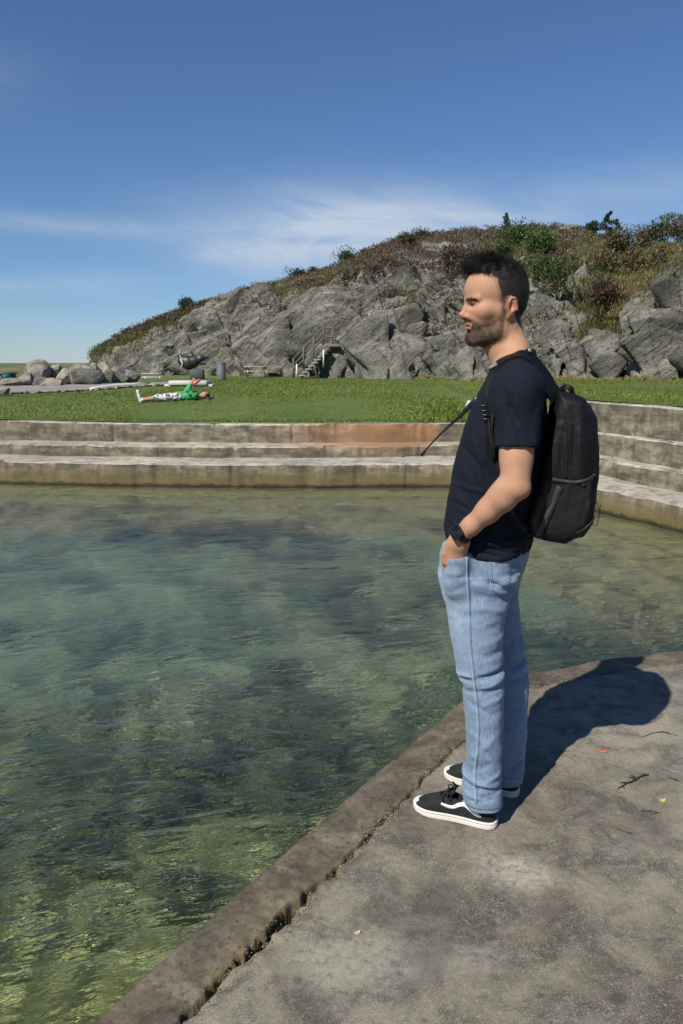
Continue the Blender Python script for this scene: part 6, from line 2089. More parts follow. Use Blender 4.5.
def shoe(name, heel, toe, label, sidesign):
    """built along +x (toe), origin under the foot; outline rings lofted upwards"""
    heel = np.array(heel); toe = np.array(toe)
    ctr = (heel + toe) / 2; d = toe - heel; ang = math.atan2(d[1], d[0]); sc = np.linalg.norm(d) / .289
    O = np.array(SHOE_P); O = np.concatenate([O, O[:1]])
    t = np.linspace(0, len(SHOE_P), 96, endpoint=False)
    ol = np.stack([np.interp(t, np.arange(len(O)), O[:, k]) for k in (0, 1)], -1)
    for _ in range(3): ol = .25 * np.roll(ol, 1, 0) + .5 * ol + .25 * np.roll(ol, -1, 0)
    ol[:, 1] *= sidesign

    def place(V):
        V = np.asarray(V, float) * sc
        c, s_ = math.cos(ang), math.sin(ang)
        return from_local(np.stack([V[:, 0] * c - V[:, 1] * s_ + ctr[0], V[:, 0] * s_ + V[:, 1] * c + ctr[1], V[:, 2]], -1))

    def loft(rings, cap_top=False, cap_bot=False):
        n = len(rings[0]); V = np.concatenate(rings); m = len(rings)
        i = np.arange(m - 1)[:, None] * n; j = np.arange(n)[None]; j2 = (j + 1) % n
        f = np.stack([i + j, i + j2, i + n + j2, i + n + j], -1).reshape(-1, 4)
        tr = []
        if cap_bot:
            V = np.concatenate([V, rings[0].mean(0)[None]]); k = len(V) - 1; tr.append(np.stack([j2[0], j[0], np.full(n, k)], -1))
        if cap_top:
            V = np.concatenate([V, rings[-1].mean(0)[None]]); k = len(V) - 1; tr.append(np.stack([(m - 1) * n + j[0], (m - 1) * n + j2[0], np.full(n, k)], -1))
        if sidesign < 0: f = f[:, ::-1]; tr = [q[:, ::-1] for q in tr]
        return V, [f] + ([np.concatenate(tr)] if tr else [])

    def ring(scale, z, dx=0, toe_up=0.):
        c = np.array([.005, 0]); p = (ol - c) * scale + c
        zz = z + toe_up * sstep(.08, .155, p[:, 0])
        return np.stack([p[:, 0] + dx, p[:, 1], zz], -1)
    # sole: foxing with rounded edge and two grooves
    th = .027
    rings = [ring(.95, .000, 0, .006), ring(.985, .0015, 0, .006), ring(1.0, .005, 0, .005), ring(1.003, .012, 0, .004), ring(1.003, th - .0075, 0, .003), ring(.996, th - .0068, 0, .003), ring(1.0, th - .0055, 0, .003), ring(1.0, th - .001, 0, .003), ring(.985, th, 0, .003), ring(.90, th - .002, 0, .003)]
    V, Fc = loft(rings, True, True)
    sh = mesh_np(name, place(V), Fc, M_SOLE, PERSON, True)
    sh['label'] = label
    # dark foxing line
    V, Fc = loft([ring(1.0045, th - .0092, 0, .003), ring(1.0055, th - .0086, 0, .003), ring(1.0045, th - .0079, 0, .003)])
    mesh_np('sole_line', place(V), Fc, M_BLACK, sh, True)
    # upper: top line height varies along the shoe
    def top_z(x):
        return np.interp(x, [-.14, -.12, -.08, -.04, .0, .03, .06, .10, .13, .155], [.082, .082, .074, .070, .078, .084, .074, .058, .046, .030])
    rr = []
    K = 14
    for k in range(K):
        f = k / (K - 1)
        zt = top_z(ol[:, 0])
        z = th - .003 + (zt - th) * (1 - (1 - f) ** 1.7)
        shrink = np.interp(f, [0, .25, .5, .75, 1.], [.975, .97, .92, .80, .55])
        # heel stays upright, toe box rounds over
        heelk = sstep(-.02, -.12, ol[:, 0])
        sx = .97 + (-.06) * f * heelk + (1 - heelk) * (np.interp(f, [0, .3, .6, .85, 1.], [0, -.015, -.07, -.17, -.30]) * sstep(.02, .12, ol[:, 0]))
        sy = shrink * (1 - heelk) + heelk * np.interp(f, [0, .4, 1.], [.97, .93, .72])
        rr.append(np.stack([ol[:, 0] * sx, ol[:, 1] * sy, z], -1))
    V, Fc = loft(rr, True)
    up = mesh_np('upper', place(V), Fc, M_CANVAS, sh, True)
    bu = bvh_of_mixed(up)

    def cast(x, y, z, side, off=.001):
        """from the side (side=+-1 along shoe y) or from above (side=0)"""
        if side == 0: o, dr = (x, y, .3), (x, y, -.1)
        else: o, dr = (x, side * .3, z), (x, 0, z)
        a, b = [Vector(q) for q in place([o, dr])]
        h = bu.ray_cast(a, (b - a).normalized(), 1.)
        if h[0] is None: return None
        n = h[1] if h[1].dot(a - b) > 0 else -h[1]
        return np.array(h[0] + n * off), np.array(n)
    for side in (1, -1):
        # white side stripe
        path = [(-.088, .042), (-.070, .050), (-.050, .061), (-.030, .068), (-.012, .066), (.004, .054), (.018, .052), (.034, .056), (.046, .060)]
        P_ = np.array(path); s_ = np.linspace(0, len(path) - 1, 30)
        pts = [cast(np.interp(q, np.arange(len(path)), P_[:, 0]), 0, np.interp(q, np.arange(len(path)), P_[:, 1]), side, .0012) for q in s_]
        pts = [p for p in pts if p is not None]
        if len(pts) > 4:
            mb = MB(); w = np.interp(np.linspace(0, 1, len(pts)), [0, .1, .35, .6, 1.], [.004, .015, .0145, .012, .009])
            ribbon(mb, smooth_trace(pts), w, .0012); mb.build('side_stripe', M_STRIPE, sh, True)
    # toe cap and heel counter in suede
    mb = MB()
    for xr in (.088,):
        pts = [cast(xr + .012 * math.cos(a) - .012, .040 * math.sin(a), 0, 0, .0008) for a in np.linspace(-1.35, 1.35, 26)]
        pts = [p for p in pts if p is not None]
        ribbon(mb, smooth_trace(pts), .0035, .0010)
    mb.build('toe_cap_seam', M_SUEDE, sh, True); mb = MB()
    for zz in (.052,):
        pts = [cast(x, 0, zz + .12 * (x + .12), 1, .0008) for x in np.linspace(-.128, -.06, 14)]
        pts = [p for p in pts if p is not None]
        if len(pts) > 3: ribbon(mb, pts, .003, .0010)
    if mb.n: mb.build('heel_seam', M_SUEDE, sh, True)
    # tongue and laces
    mb = MB()
    tg = [(.060, .062), (.040, .078), (.022, .090), (.008, .102)]
    P3 = place([(x, 0, z + .002) for x, z in tg]); nrm = place([(x + .006, 0, z + .012) for x, z in tg]) - P3
    nrm /= np.linalg.norm(nrm, axis=1, keepdims=True)
    ribbon(mb, list(zip(P3, nrm)), [.036, .040, .044, .042], .004)
    mb.build('tongue', M_CANVAS, sh, True)
    mb = MB()
    for k in range(5):
        x = .062 - k * .012; z = .066 + k * .0085
        a = [(x, -.022 - .001 * k, z - .004), (x - .002, -.012, z + .005), (x - .003, 0, z + .007), (x - .004, .012, z + .005), (x - .006, .022 + .001 * k, z - .003)]
        mb.tube(place(a), .0026, 6)
        a = [(x - .004, .022, z - .002), (x - .006, 0, z + .008), (x - .010, -.022, z + .001)]
        mb.tube(place(a), .0024, 6)
    kx, kz = .010, .104
    for s_ in (1, -1):
        mb.tube(place([(kx, 0, kz), (kx + .014, .020 * s_, kz + .006), (kx + .020, .040 * s_, kz - .004), (kx + .010, .046 * s_, kz - .018), (kx + .002, .030 * s_, kz - .010), (kx, .004 * s_, kz)]), .0026, 6)
        mb.tube(place([(kx, 0, kz), (kx + .020, .014 * s_, kz + .001), (kx + .034, .034 * s_, kz - .018), (kx + .030, .044 * s_, kz - .036)]), .0022, 6)
    mb.tube(place([(kx - .004, -.006, kz + .002), (kx + .002, 0, kz + .006), (kx + .002, .007, kz + .002)]), .005, 8)
    mb.build('lace', M_WEB, sh, True)
    # sock / ankle
    mb = MB()
    mb.tube(place([(-.075, 0, .06), (-.078, 0, .10), (-.080, 0, .15)]), np.array([.034, .037, .038]) , 20)
    mb.build('sock', M_SOCK, sh, True)
    return sh


def bvh_of_mixed(o):
    me = o.data
    return BVHTree.FromPolygons([v.co[:] for v in me.vertices], [list(p.vertices) for p in me.polygons])


shoe('shoe', (-.093, .106), (.190, .037), 'near left shoe, black with white sole and wavy side stripe', 1)
shoe('shoe', (-.168, -.092), (.098, -.190), 'far right shoe partly hidden behind the near trouser leg', -1)


# ================================================================ WATCH
def build_watch():
    ax = KN_L - WR_L; ax /= np.linalg.norm(ax)
    fa = WR_L - EL_L; fa /= np.linalg.norm(fa)
    c = WR_L - fa * .006
    # band: ring round the wrist
    s = np.array([0, 1., 0]); s -= fa * (s @ fa); s /= np.linalg.norm(s); f = np.cross(fa, s)
    if f[0] < 0: f = -f
    th = np.linspace(0, 2 * math.pi, 49)
    rx = .0315; ry = .0305
    pts = []
    for a in th:
        n = s * math.cos(a) + f * math.sin(a)
        p = c + s * rx * math.cos(a) + f * ry * math.sin(a)
        pts.append((from_local(p), from_local(n) - from_local(np.zeros(3))))
    mb = MB(); ribbon(mb, pts, .022, .0016)
    w = mb.build('watch', M_WEB, PERSON, True)
    w['label'] = 'black sports watch with a dark square face on the left wrist'
    # case on the outer back of the wrist
    n = s * .78 + f * .62; n /= np.linalg.norm(n)
    pos = c + n * .0335
    xa = fa; ya = np.cross(n, fa)
    def rounded(hw, hh, r, z, m=6):
        out = []
        for (sx, sy, a0) in ((1, 1, 0), (-1, 1, 90), (-1, -1, 180), (1, -1, 270)):
            for k in range(m + 1):
                a = R(a0 + 90 * k / m)
                out.append(pos + xa * (sx * (hw - r) + r * math.cos(a)) + ya * (sy * (hh - r) + r * math.sin(a)) + n * z)
        return np.array(out)
    def loftr(rs):
        nn = len(rs[0]); V = np.concatenate(rs + [rs[-1].mean(0)[None]]); m = len(rs)
        i = np.arange(m - 1)[:, None] * nn; j = np.arange(nn)[None]; j2 = (j + 1) % nn
        f_ = np.stack([i + j, i + j2, i + nn + j2, i + nn + j], -1).reshape(-1, 4)
        t_ = np.stack([(m - 1) * nn + j[0], (m - 1) * nn + j2[0], np.full(nn, m * nn)], -1)
        return from_local(V), [f_, t_]
    V, Fc = loftr([rounded(.018, .0205, .006, -.006), rounded(.0195, .022, .007, -.003), rounded(.0195, .022, .007, .003), rounded(.018, .0205, .006, .0055)])
    case = mesh_np('watch_case', V, Fc, M_BLACK, w, True); auto_smooth(case, 40)
    mg = simple('watch_glass', (.006, .006, .008), .06, .0, 10, 0, .0001)
    V, Fc = loftr([rounded(.0165, .019, .005, .0052), rounded(.0160, .0185, .005, .0068)])
    mesh_np('watch_glass', V, Fc, mg, case, True)
    mb = MB(); mb.tube(from_local(np.array([pos + ya * .0215, pos + ya * .0245])), .003, 10); mb.build('watch_button', M_BLACK, case, True)


build_watch()


def arm_hair():
    me = BODY.data; nv = len(me.vertices); co = np.empty(nv * 3, np.float32); me.vertices.foreach_get('co', co); co = co.reshape(-1, 3)
    no = np.empty(nv * 3, np.float32); me.vertices.foreach_get('normal', no); no = no.reshape(-1, 3)
    W = np.stack([-((co[:, 0] - P0[0]) * CA - (co[:, 1] - P0[1]) * SA), -((co[:, 0] - P0[0]) * SA + (co[:, 1] - P0[1]) * CA), co[:, 2]], -1)
    ab = WR_L - EL_L; t = ((W - EL_L) @ ab) / (ab @ ab); d = np.linalg.norm(W - EL_L - np.clip(t, 0, 1)[:, None] * ab, axis=1)
    ok = np.where((t > .02) & (t < .92) & (d < .06))[0]
    rg = np.random.default_rng(6); idx = rg.choice(ok, 700)
    A = co[idx]; N = no[idx]
    ax = from_local(WR_L) - from_local(EL_L); ax /= np.linalg.norm(ax)
    dr = N * .35 + ax * .6 + np.array([0, 0, -.5]) + rg.normal(size=A.shape) * .3; dr /= np.linalg.norm(dr, axis=1, keepdims=True)
    sd = np.cross(dr, N); sd /= np.linalg.norm(sd, axis=1, keepdims=True) + 1e-6
    V = np.stack([A - sd * .00016, A + sd * .00016, A + dr * (.007 + .006 * rg.random((len(A), 1)))], 1).reshape(-1, 3)
    mesh_np('arm_hair', V, np.arange(len(V)).reshape(-1, 3), simple('arm_hair_strand', (.16, .09, .055), .6, .3, 300, 0, .001), PERSON, False)


arm_hair()
# ================================================================ BACKPACK
PACK = empty('backpack', (0, 0, 0), 0, 'black backpack worn on the mans back with one strap blowing loose', 'backpack')
BS = bvh_of(SHIRT)


def poly_sdf(X, Z, poly):
    poly = np.asarray(poly, np.float32); d = np.full(np.broadcast(X, Z).shape, 1e9, np.float32); s = np.ones_like(d)
    n = len(poly)
    for i in range(n):
        a = poly[i]; b = poly[i - 1]
        ex, ez = b - a; wx, wz = X - a[0], Z - a[1]
        t = np.clip((wx * ex + wz * ez) / (ex * ex + ez * ez), 0, 1)
        bx, bz = wx - ex * t, wz - ez * t
        d = np.minimum(d, bx * bx + bz * bz)
        c1 = Z >= a[1]; c2 = Z < b[1]; c3 = ex * wz > ez * wx
        fl = (c1 & c2 & c3) | (~c1 & ~c2 & ~c3)
        s = np.where(fl, -s, s)
    return s * np.sqrt(d)


def slab(F, poly, vc, vh, r, k=.01, op='u', yaw=0., taper=None):
    poly = np.asarray(poly)

    def fn(X, Y, Z):
        d2 = poly_sdf(X, Z, poly)[...] + r
        d2 = d2 + 0 * Y
        h = vh if taper is None else vh + taper(X, Z)
        dv = np.abs(Y - vc) - h + r + 0 * d2
        return np.minimum(np.maximum(d2, dv), 0) + np.sqrt(np.maximum(d2, 0) ** 2 + np.maximum(dv, 0) ** 2) - r
    lo = (poly[:, 0].min(), vc - vh - .03, poly[:, 1].min()); hi = (poly[:, 0].max(), vc + vh + .03, poly[:, 1].max())
    F.put(fn, lo, hi, k, op)


PV = -.045           # middle of the pack


def build_pack():
    V0 = .10
    main = [loc(x, y, V0) for x, y in ((559, 392), (572, 394), (588, 399), (592, 415), (592, 470), (590, 510), (583, 536), (566, 546), (545, 543), (530, 536), (527, 520), (540, 480), (550, 440), (555, 410))]
    front = [loc(x, y, V0) for x, y in ((578, 397), (594, 406), (601, 420), (602, 455), (600, 500), (596, 527), (586, 541), (570, 545), (572, 500), (572, 430))]
    F = Field((-.36, -.22, .93), (-.10, .14, 1.46), .0036)
    slab(F, main, PV, .148, .035, .01, taper=lambda X, Z: -.02 * sstep(1.25, 1.42, Z) + 0 * X)
    slab(F, front, PV, .118, .03, .014, taper=lambda X, Z: -.02 * sstep(1.25, 1.42, Z) + 0 * X)
    lines = []
    # creases in the side fabric
    for (x1, y1, x2, y2, w, h) in ((566, 400, 560, 480, .006, -.005), (575, 402, 574, 470, .005, -.006), (585, 405, 588, 470, .005, -.006), (562, 420, 566, 478, .008, .004), (580, 420, 580, 478, .008, .004),
                                   (558, 482, 552, 520, .006, -.004), (572, 484, 566, 515, .006, -.004), (583, 484, 578, 500, .006, -.004), (578, 482, 572, 500, .006, .003), (550, 530, 575, 515, .005, .003), (560, 538, 590, 522, .004, -.004)):
        a = loc(x1, y1, V0); b = loc(x2, y2, V0)
        lines.append(((a[0], .10, a[1]), (b[0], .10, b[1]), w, h))
    F.displace(lambda P: folds(P, lines) + .0028 * noise(P * np.array([1, 1, .5]), 22, 2) + .0012 * noise(P, 60, 3))
    b = F.mesh('pack_body', M_PACK, PACK)
    return b


PB = build_pack()
BP = bvh_of(PB)
M_MESH = mat_cloth('pocket_mesh', (.0065, .006, .0065), 1500, .8, .15, .1, .1)
M_GREY = simple('dark_grey_webbing', (.017, .017, .018), .7, .15, 400, .4, .0006)


def pack_details():
    V0 = .10
    L = lambda pts: [loc(x, y, V0) for x, y in pts]
    # side pocket panel, bulging
    q = np.array(L([(553, 478), (594, 481), (588, 532), (541, 534)]))
    nu, nv_ = 34, 34; pts = []
    for i in range(nu):
        for j in range(nv_):
            a, b = i / (nu - 1), j / (nv_ - 1)
            p = (1 - a) * (1 - b) * q[0] + a * (1 - b) * q[1] + a * b * q[2] + (1 - a) * b * q[3]
            e = min(a, 1 - a, 1 - b, .15 + b)
            r = on(BP, p[0], p[1], .001 + .007 * min(1, e * 6) * (1 + .25 * math.sin(a * 17 + b * 3) * (1 - b)))
            pts.append(r[0] if r else pts[-1] if pts else np.zeros(3))
    mesh_np('side_pocket', pts, grid_faces(nu, nv_), M_MESH, PACK, True)
    mb = MB()
    ribbon(mb, smooth_trace(trace(BP, L([(552, 479), (562, 480.5), (575, 482), (586, 480), (595, 476)]), 40, .009), 3), .011, .0022)
    mb.build('pocket_binding', M_GREY, PACK, True)
    for pth in ([(562, 398), (566, 420), (567, 450), (566, 478)], [(574, 397), (581, 420), (585, 450), (587, 478)]):
        mb = MB(); ribbon(mb, smooth_trace(trace(BP, L(pth), 40, .0015), 3), .0050, .0010); mb.build('zip', M_WEB, PACK, True)
    # diagonal compression strap low at the back of the side
    mb = MB(); ribbon(mb, smooth_trace(trace(BP, L([(560, 486), (553, 503), (545, 520), (538, 536)]), 30, .010), 3), .020, .002)
    mb.build('side_strap', M_GREY, PACK, True)
    # small badge on the pocket rim
    mb = MB(); r = on(BP, *loc(582, 484, V0), .012)
    if r: ribbon(mb, [(r[0] + np.array([0, 0, .004]), r[1]), (r[0], r[1]), (r[0] - np.array([0, 0, .004]), r[1])], [.012, .010, .006], .001); mb.build('badge', M_GREY, PACK, True)
    # elastic cord zig-zag on the front edge
    mb = MB()
    P = lambda x, y, v: from_local(np.array([*((lambda a: (a[0], v, a[1]))(loc(x, y, v)))]))
    cord = []
    for (x, y, v) in ((596, 500, .06), (600, 512, .045), (597, 526, .04), (589, 524, .085), (578, 532, .100), (571, 537, .104), (586, 528, .100), (597, 516, .07), (601, 505, .04)):
        cord.append(P(x, y, v))
    mb.tube(np.array([c for c in cord]), .0016, 6)
    mb.build('elastic_cord', M_GREY, PACK, True)
    # grab handle
    mb = MB()
    hpts = [(563, 396), (561, 388), (566, 384), (573, 387), (576, 397)]
    a = [loc(x, y, 0) for x, y in hpts]
    c = [(from_local(np.array([u, PV + .02, z])), None) for u, z in a]
    Pn = np.array([p for p, _ in c]); cc = Pn.mean(0); Nn = Pn - cc; Nn /= np.linalg.norm(Nn, axis=1, keepdims=True)
    ribbon(mb, list(zip(Pn, Nn)), .03, .004); ribbon(mb, list(zip(Pn * .55 + cc * .45, Nn)), .028, .006); mb.build('grab_handle', M_WEB, PACK, True)
    # shoulder strap over the near (left) shoulder: down the chest and back under the arm
    def shirt_pt(u, v, z, off=.004):
        """nearest shirt surface point to (u,v,z)"""
        w = Vector(from_local(np.array([u, v, z])))
        h = BS.find_nearest(w)
        n = h[1]
        cvec = Vector(from_local(np.array([-.06, -.035, min(z, 1.40)])))
        if n.dot(w - cvec) < 0: n = -n
        return np.array(h[0] + n * off), np.array(n)
    for side in (1, -1):
        vs = lambda v: -.035 + side * v
        C0 = np.array([-.080, 0, 1.36]); pts = []
        att = np.array([-.205, vs(.075), 1.395])
        for th in np.linspace(158, -14, 56):
            v = vs(np.interp(th, [-14, 20, 60, 90, 120, 158], [.172, .156, .120, .102, .096, .085]))
            dr = np.array([math.cos(R(th)), 0, math.sin(R(th))])
            o = from_local(np.array([C0[0], v, C0[2]]) + dr * .5); e = from_local(np.array([C0[0], v, C0[2]]))
            h = BS.ray_cast(Vector(o), Vector(e - o).normalized(), .6)
            if h[0] is None: continue
            n = h[1]
            if n.dot(Vector(o - e)) < 0: n = -n
            p = np.array(h[0] + n * .005); n = np.array(n)
            f = float(sstep(122, 156, th))
            p = p * (1 - f) + from_local(att) * f
            p = p + np.array([0, 0, .016 * math.sin(math.pi * f)])
            if th > 100:
                up = from_local(np.array([-.45, .70 * side, .60])) - from_local(np.zeros(3)); k = float(sstep(100, 135, th))
                n = n * (1 - k) + up * k; n /= np.linalg.norm(n)
            pts.append((p, n))
        mb = MB(); w = np.interp(np.linspace(0, 1, len(pts)), [0, .15, .6, .85, 1.], [.060, .060, .055, .042, .026])
        ribbon(mb, smooth_trace(pts, 8), w, .0050)
        so = mb.build('shoulder_strap', M_PACK, PACK, True); auto_smooth(so, 40)
        # narrow webbing running on below: down the chest side then back under the arm to the pack
        path = [(-.006, .170, 1.345), (-.016, .172, 1.30), (-.030, .172, 1.26)] 
        low = [(-.030, .170, 1.26), (-.055, .165, 1.16), (-.075, .16, 1.07), (-.13, .15, 1.01), (-.165, .13, .99)]
        for pth, nm, wd in ((path, 'webbing', .016), (low, 'webbing', .018)):
            P_ = np.array(pth); s_ = np.linspace(0, len(pth) - 1, 24)
            pts = [shirt_pt(*[np.interp(k, np.arange(len(pth)), P_[:, 0]), vs(np.interp(k, np.arange(len(pth)), P_[:, 1])), np.interp(k, np.arange(len(pth)), P_[:, 2])], off=.003) for k in s_]
            mb = MB(); ribbon(mb, smooth_trace(pts, 3), wd, .0015); mb.build(nm, M_WEB, so, True)
        if side == 1:
            # loose tail hanging in front of the sleeve
            tail = [loc(x, y, .16) for x, y in ((494, 412), (493.5, 430), (494.5, 450), (495, 462))]
            pts = []
            for u, z in tail:
                r = on(BS, u, z, .006)
                pts.append(r)
            pts = [p for p in pts if p]
            mb = MB(); ribbon(mb, pts, .012, .0015); mb.build('strap_tail', M_WEB, so, True)
            # adjuster ladder
            mb = MB(); p, n = shirt_pt(.020, vs(.138), 1.305, .010)
            for k in range(4):
                p, n = shirt_pt(.000 - .003 * k, vs(.172), 1.375 - .013 * k, .008)
                mb.box(p, (.022, .006, .005), rz=-AZ + 0, bev=.0015)
            mb.build('strap_adjuster', M_BLACK, so, True)
            # chest buckle, grey, at the collar edge
            mb = MB(); p, n = shirt_pt(*(lambda a: (a[0], .085, a[1]))(loc(493, 367, .08)), off=.012)
            mb.box(p, (.024, .008, .010), rz=-AZ, ry=R(-28), bev=.003); mb.box(p + np.array([.009, -.002, .006]), (.010, .008, .014), rz=-AZ, ry=R(-28), bev=.003)
            mb.build('buckle', simple('grey_plastic', (.16, .16, .165), .4, .1, 60, .05, .001), so, True)
            mb = MB(); r = on(BS, *loc(530, 351.5, .06), .004)
            p, n = shirt_pt(*(lambda a: (a[0], .06, a[1]))(loc(530, 350, .06)), off=.010)
            mb.tube([p, p + n * .004], .006, 12); mb.build('reflector_dot', simple('grey_dot', (.25, .26, .27), .4, .1, 60, .05, .001), so, True)
    # the sternum strap end blowing forward in the wind
    mb = MB()
    pts = [(477, 399), (472, 404), (466, 410), (458, 418), (449, 426), (440, 434.5), (432, 443), (425, 451), (421.5, 455.5)]
    P_ = []; 
    for i, (x, y) in enumerate(pts):
        v = .02 - .012 * i
        u, z = loc(x, y, v); P_.append(from_local(np.array([u, v, z])))
    tw = [from_local(np.array([math.sin(a) * .5, .8, math.cos(a)])) - from_local(np.zeros(3)) for a in np.linspace(.9, 2.3, len(pts))]
    tw = [np.array([.1, -1, .2]) + .25 * t for t in tw]
    ribbon(mb, [(p, t / np.linalg.norm(t)) for p, t in zip(P_, tw)], np.array([.020, .018, .014, .010, .0075, .006, .005, .0045, .007]), .001)
    mb.tube([P_[-2], P_[-1]], .004, 6)
    o = mb.build('loose_strap', M_WEB, PACK, True)
    o['label'] = 'thin loose strap blown out in front of the mans chest'
    mb = MB(); mb.box(P_[0], (.012, .010, .012), rz=-AZ, bev=.002); mb.build('loose_strap_buckle', simple('pale_plastic', (.35, .35, .33), .4, .1, 60, .05, .001), o, True)


pack_details()
# ================================================================ THE PERSON LYING ON THE LAWN
def lying_person():
    A = ground_pt(137, 402.5); B = ground_pt(209, 399.0)
    d = B - A; L = np.linalg.norm(d[:2]); ux = np.array([d[0], d[1], 0]) / L
    uy = np.array([-ux[1], ux[0], 0])
    k = L / 1.72
    root = empty('person', tuple(A), math.atan2(ux[1], ux[0]), 'person in green top and patterned trousers lying on the lawn reading', 'person')
    root.scale = (k, k, k)

    def mk(F, name, mat, par=root, attrs=None):
        return F.mesh(name, mat, par, world=False, attrs=attrs)
    Fb = Field((-.1, -.35, -.05), (1.85, .35, .85), .012)
    for s in (-1, 1):
        Fb.chain([(.10, .11 * s, .06), (.48, .10 * s, .11), (.88, .09 * s, .11)], [.038, .052, .075], .02)
        Fb.chain([(.10, .11 * s, .06), (.06, .12 * s, .20)], [.036, .030], .02)
        # arms reaching up, holding the book over the face
        Fb.chain([(1.36, .19 * s, .13), (1.20, .21 * s, .28), (1.30, .09 * s, .45)], [.045, .036, .028], .02)
        Fb.cone((1.30, .09 * s, .45), (1.33, .07 * s, .50), .026, .030, .02)
        for f in range(5):
            a = np.array((1.33, .07 * s, .50)); dr = np.array((.02 + .012 * f, -.02 * s, .055 - .010 * f))
            Fb.chain([a, a + dr, a + dr * 1.6 + np.array([.008, -.01 * s, -.01])], [.011, .010, .009], .004)
    Fb.chain([(.90, 0, .12), (1.15, 0, .13), (1.36, 0, .13)], [.115, .11, .12], .05)
    Fb.ell((1.36, 0, .12), (.09, .19, .09), None, .04)
    Fb.chain([(1.42, 0, .14), (1.52, 0, .15)], [.055, .052], .02)
    Fb.ell((1.61, 0, .16), (.115, .078, .095), None, .02); Fb.cone((1.60, 0, .25), (1.585, 0, .275), .016, .012, .01)
    for s in (-1, 1): Fb.ell((1.61, .08 * s, .15), (.025, .012, .03), None, .008); Fb.ell((1.635, .03 * s, .243), (.012, .016, .008), None, .01, 's')
    Fb.cone((1.555, -.02, .245), (1.555, .02, .245), .010, .010, .01)
    mk(Fb, 'body', M_SKIN, attrs=lambda V: {'col': np.tile([.42, .23, .15], (len(V), 1))})
    F = Field((.3, -.35, -.05), (1.2, .35, .4), .012)
    for s in (-1, 1): F.chain([(.42, .10 * s, .10), (.50, .10 * s, .11), (.88, .09 * s, .12)], [.068, .074, .10], .03)
    F.ell((.96, 0, .12), (.16, .17, .115), None, .04); F.displace(lambda P: .010 * noise(P, 14, 3))
    t = NT('patterned_cotton'); v = t.coord()
    c = t.ramp(t.noise(16., 3, .6, v), [(.46, (.62, .62, .60)), (.5, (.10, .10, .12))], 'CONSTANT')
    mk(F, 'trousers', t.principled(c, .9))
    F = Field((.9, -.4, -.05), (1.6, .4, .6), .012)
    F.chain([(.98, 0, .13), (1.18, 0, .14), (1.36, 0, .14)], [.125, .125, .13], .05); F.ell((1.35, 0, .13), (.11, .20, .10), None, .04)
    for s in (-1, 1): F.chain([(1.36, .19 * s, .14), (1.20, .212 * s, .28)], [.062, .052], .03); F.chain([(1.20, .212 * s, .28), (1.27, .13 * s, .40)], [.050, .042], .02)
    F.displace(lambda P: .010 * noise(P, 16, 5))
    t = NT('green_top'); c = t.ramp(t.noise(9., 3, .6, t.coord()), [(.35, (.02, .16, .05)), (.6, (.06, .36, .13)), (.75, (.30, .52, .28))])
    mk(F, 'top', t.principled(c, .9))
    F = Field((1.45, -.2, -.02), (1.85, .2, .3), .012)
    F.ell((1.645, 0, .14), (.105, .090, .088), None, .02); F.ell((1.70, 0, .06), (.10, .11, .06), None, .04)
    F.put(lambda X, Y, Z: (.055 - (X - 1.56) * .9) - (.25 - Z) * .9 + 0 * Y, (1.4, -.2, 0), (1.8, .2, .3), .01, 'i')
    F.displace(lambda P: .008 * noise(P, 30, 6)); mk(F, 'hair', simple('dark_brown_hair', (.02, .014, .011), .6, .4, 80, .3, .004))
    for s in (-1, 1):
        F = Field((-.08, -.25, -.03), (.25, .25, .35), .010)
        F.chain([(.09, .115 * s, .045), (.055, .12 * s, .16), (.03, .125 * s, .265)], [.046, .042, .036], .02, sq=((0, 1, 0), 1.15)); F.cone((.10, .115 * s, .045), (.13, .115 * s, .07), .042, .042, .02)
        sh = mk(F, 'shoe', simple('pale_trainer', (.55, .58, .50), .8, .2, 40, .2, .003))
    # the book they hold up
    M = Matrix.Translation(Vector(A)) @ Matrix.Rotation(math.atan2(ux[1], ux[0]), 4, 'Z') @ Matrix.Scale(k, 4)
    bk = empty('book', tuple(M @ Vector((1.42, 0, .46))), math.atan2(ux[1], ux[0]), 'open red covered book held up over the lying persons face', 'book')
    bk.scale = (k, k, k)
    mred = simple('red_cover', (.55, .09, .08), .6, .1, 40, .05, .001); mpg = simple('paper', (.72, .68, .60), .9, .05, 60, .1, .001)
    for s in (-1, 1):
        mb = MB(); mb.box((0, .085 * s, .0), (.25, .17, .008), rx=R(10 * s), ry=R(-38), bev=.002); mb.build('cover', mred, bk)
        mb = MB(); mb.box((.012, .080 * s, -.012), (.235, .155, .012), rx=R(10 * s), ry=R(-38), bev=.002); mb.build('pages', mpg, bk)


lying_person()
# ================================================================ SMALL THINGS LYING ON THE QUAY
def quay_pt(px, py, z=.0):
    X, Y = at_z(px, py, 0.); return np.array([float(X), float(Y), z + float(surf_z(np.array([[float(X), float(Y)]]))[0])])


M_WEED = simple('dry_seaweed', (.022, .016, .010), .8, .4, 60, .3, .001)
M_TWIG = simple('pale_dry_root', (.30, .26, .19), .85, .3, 60, .3, .001)


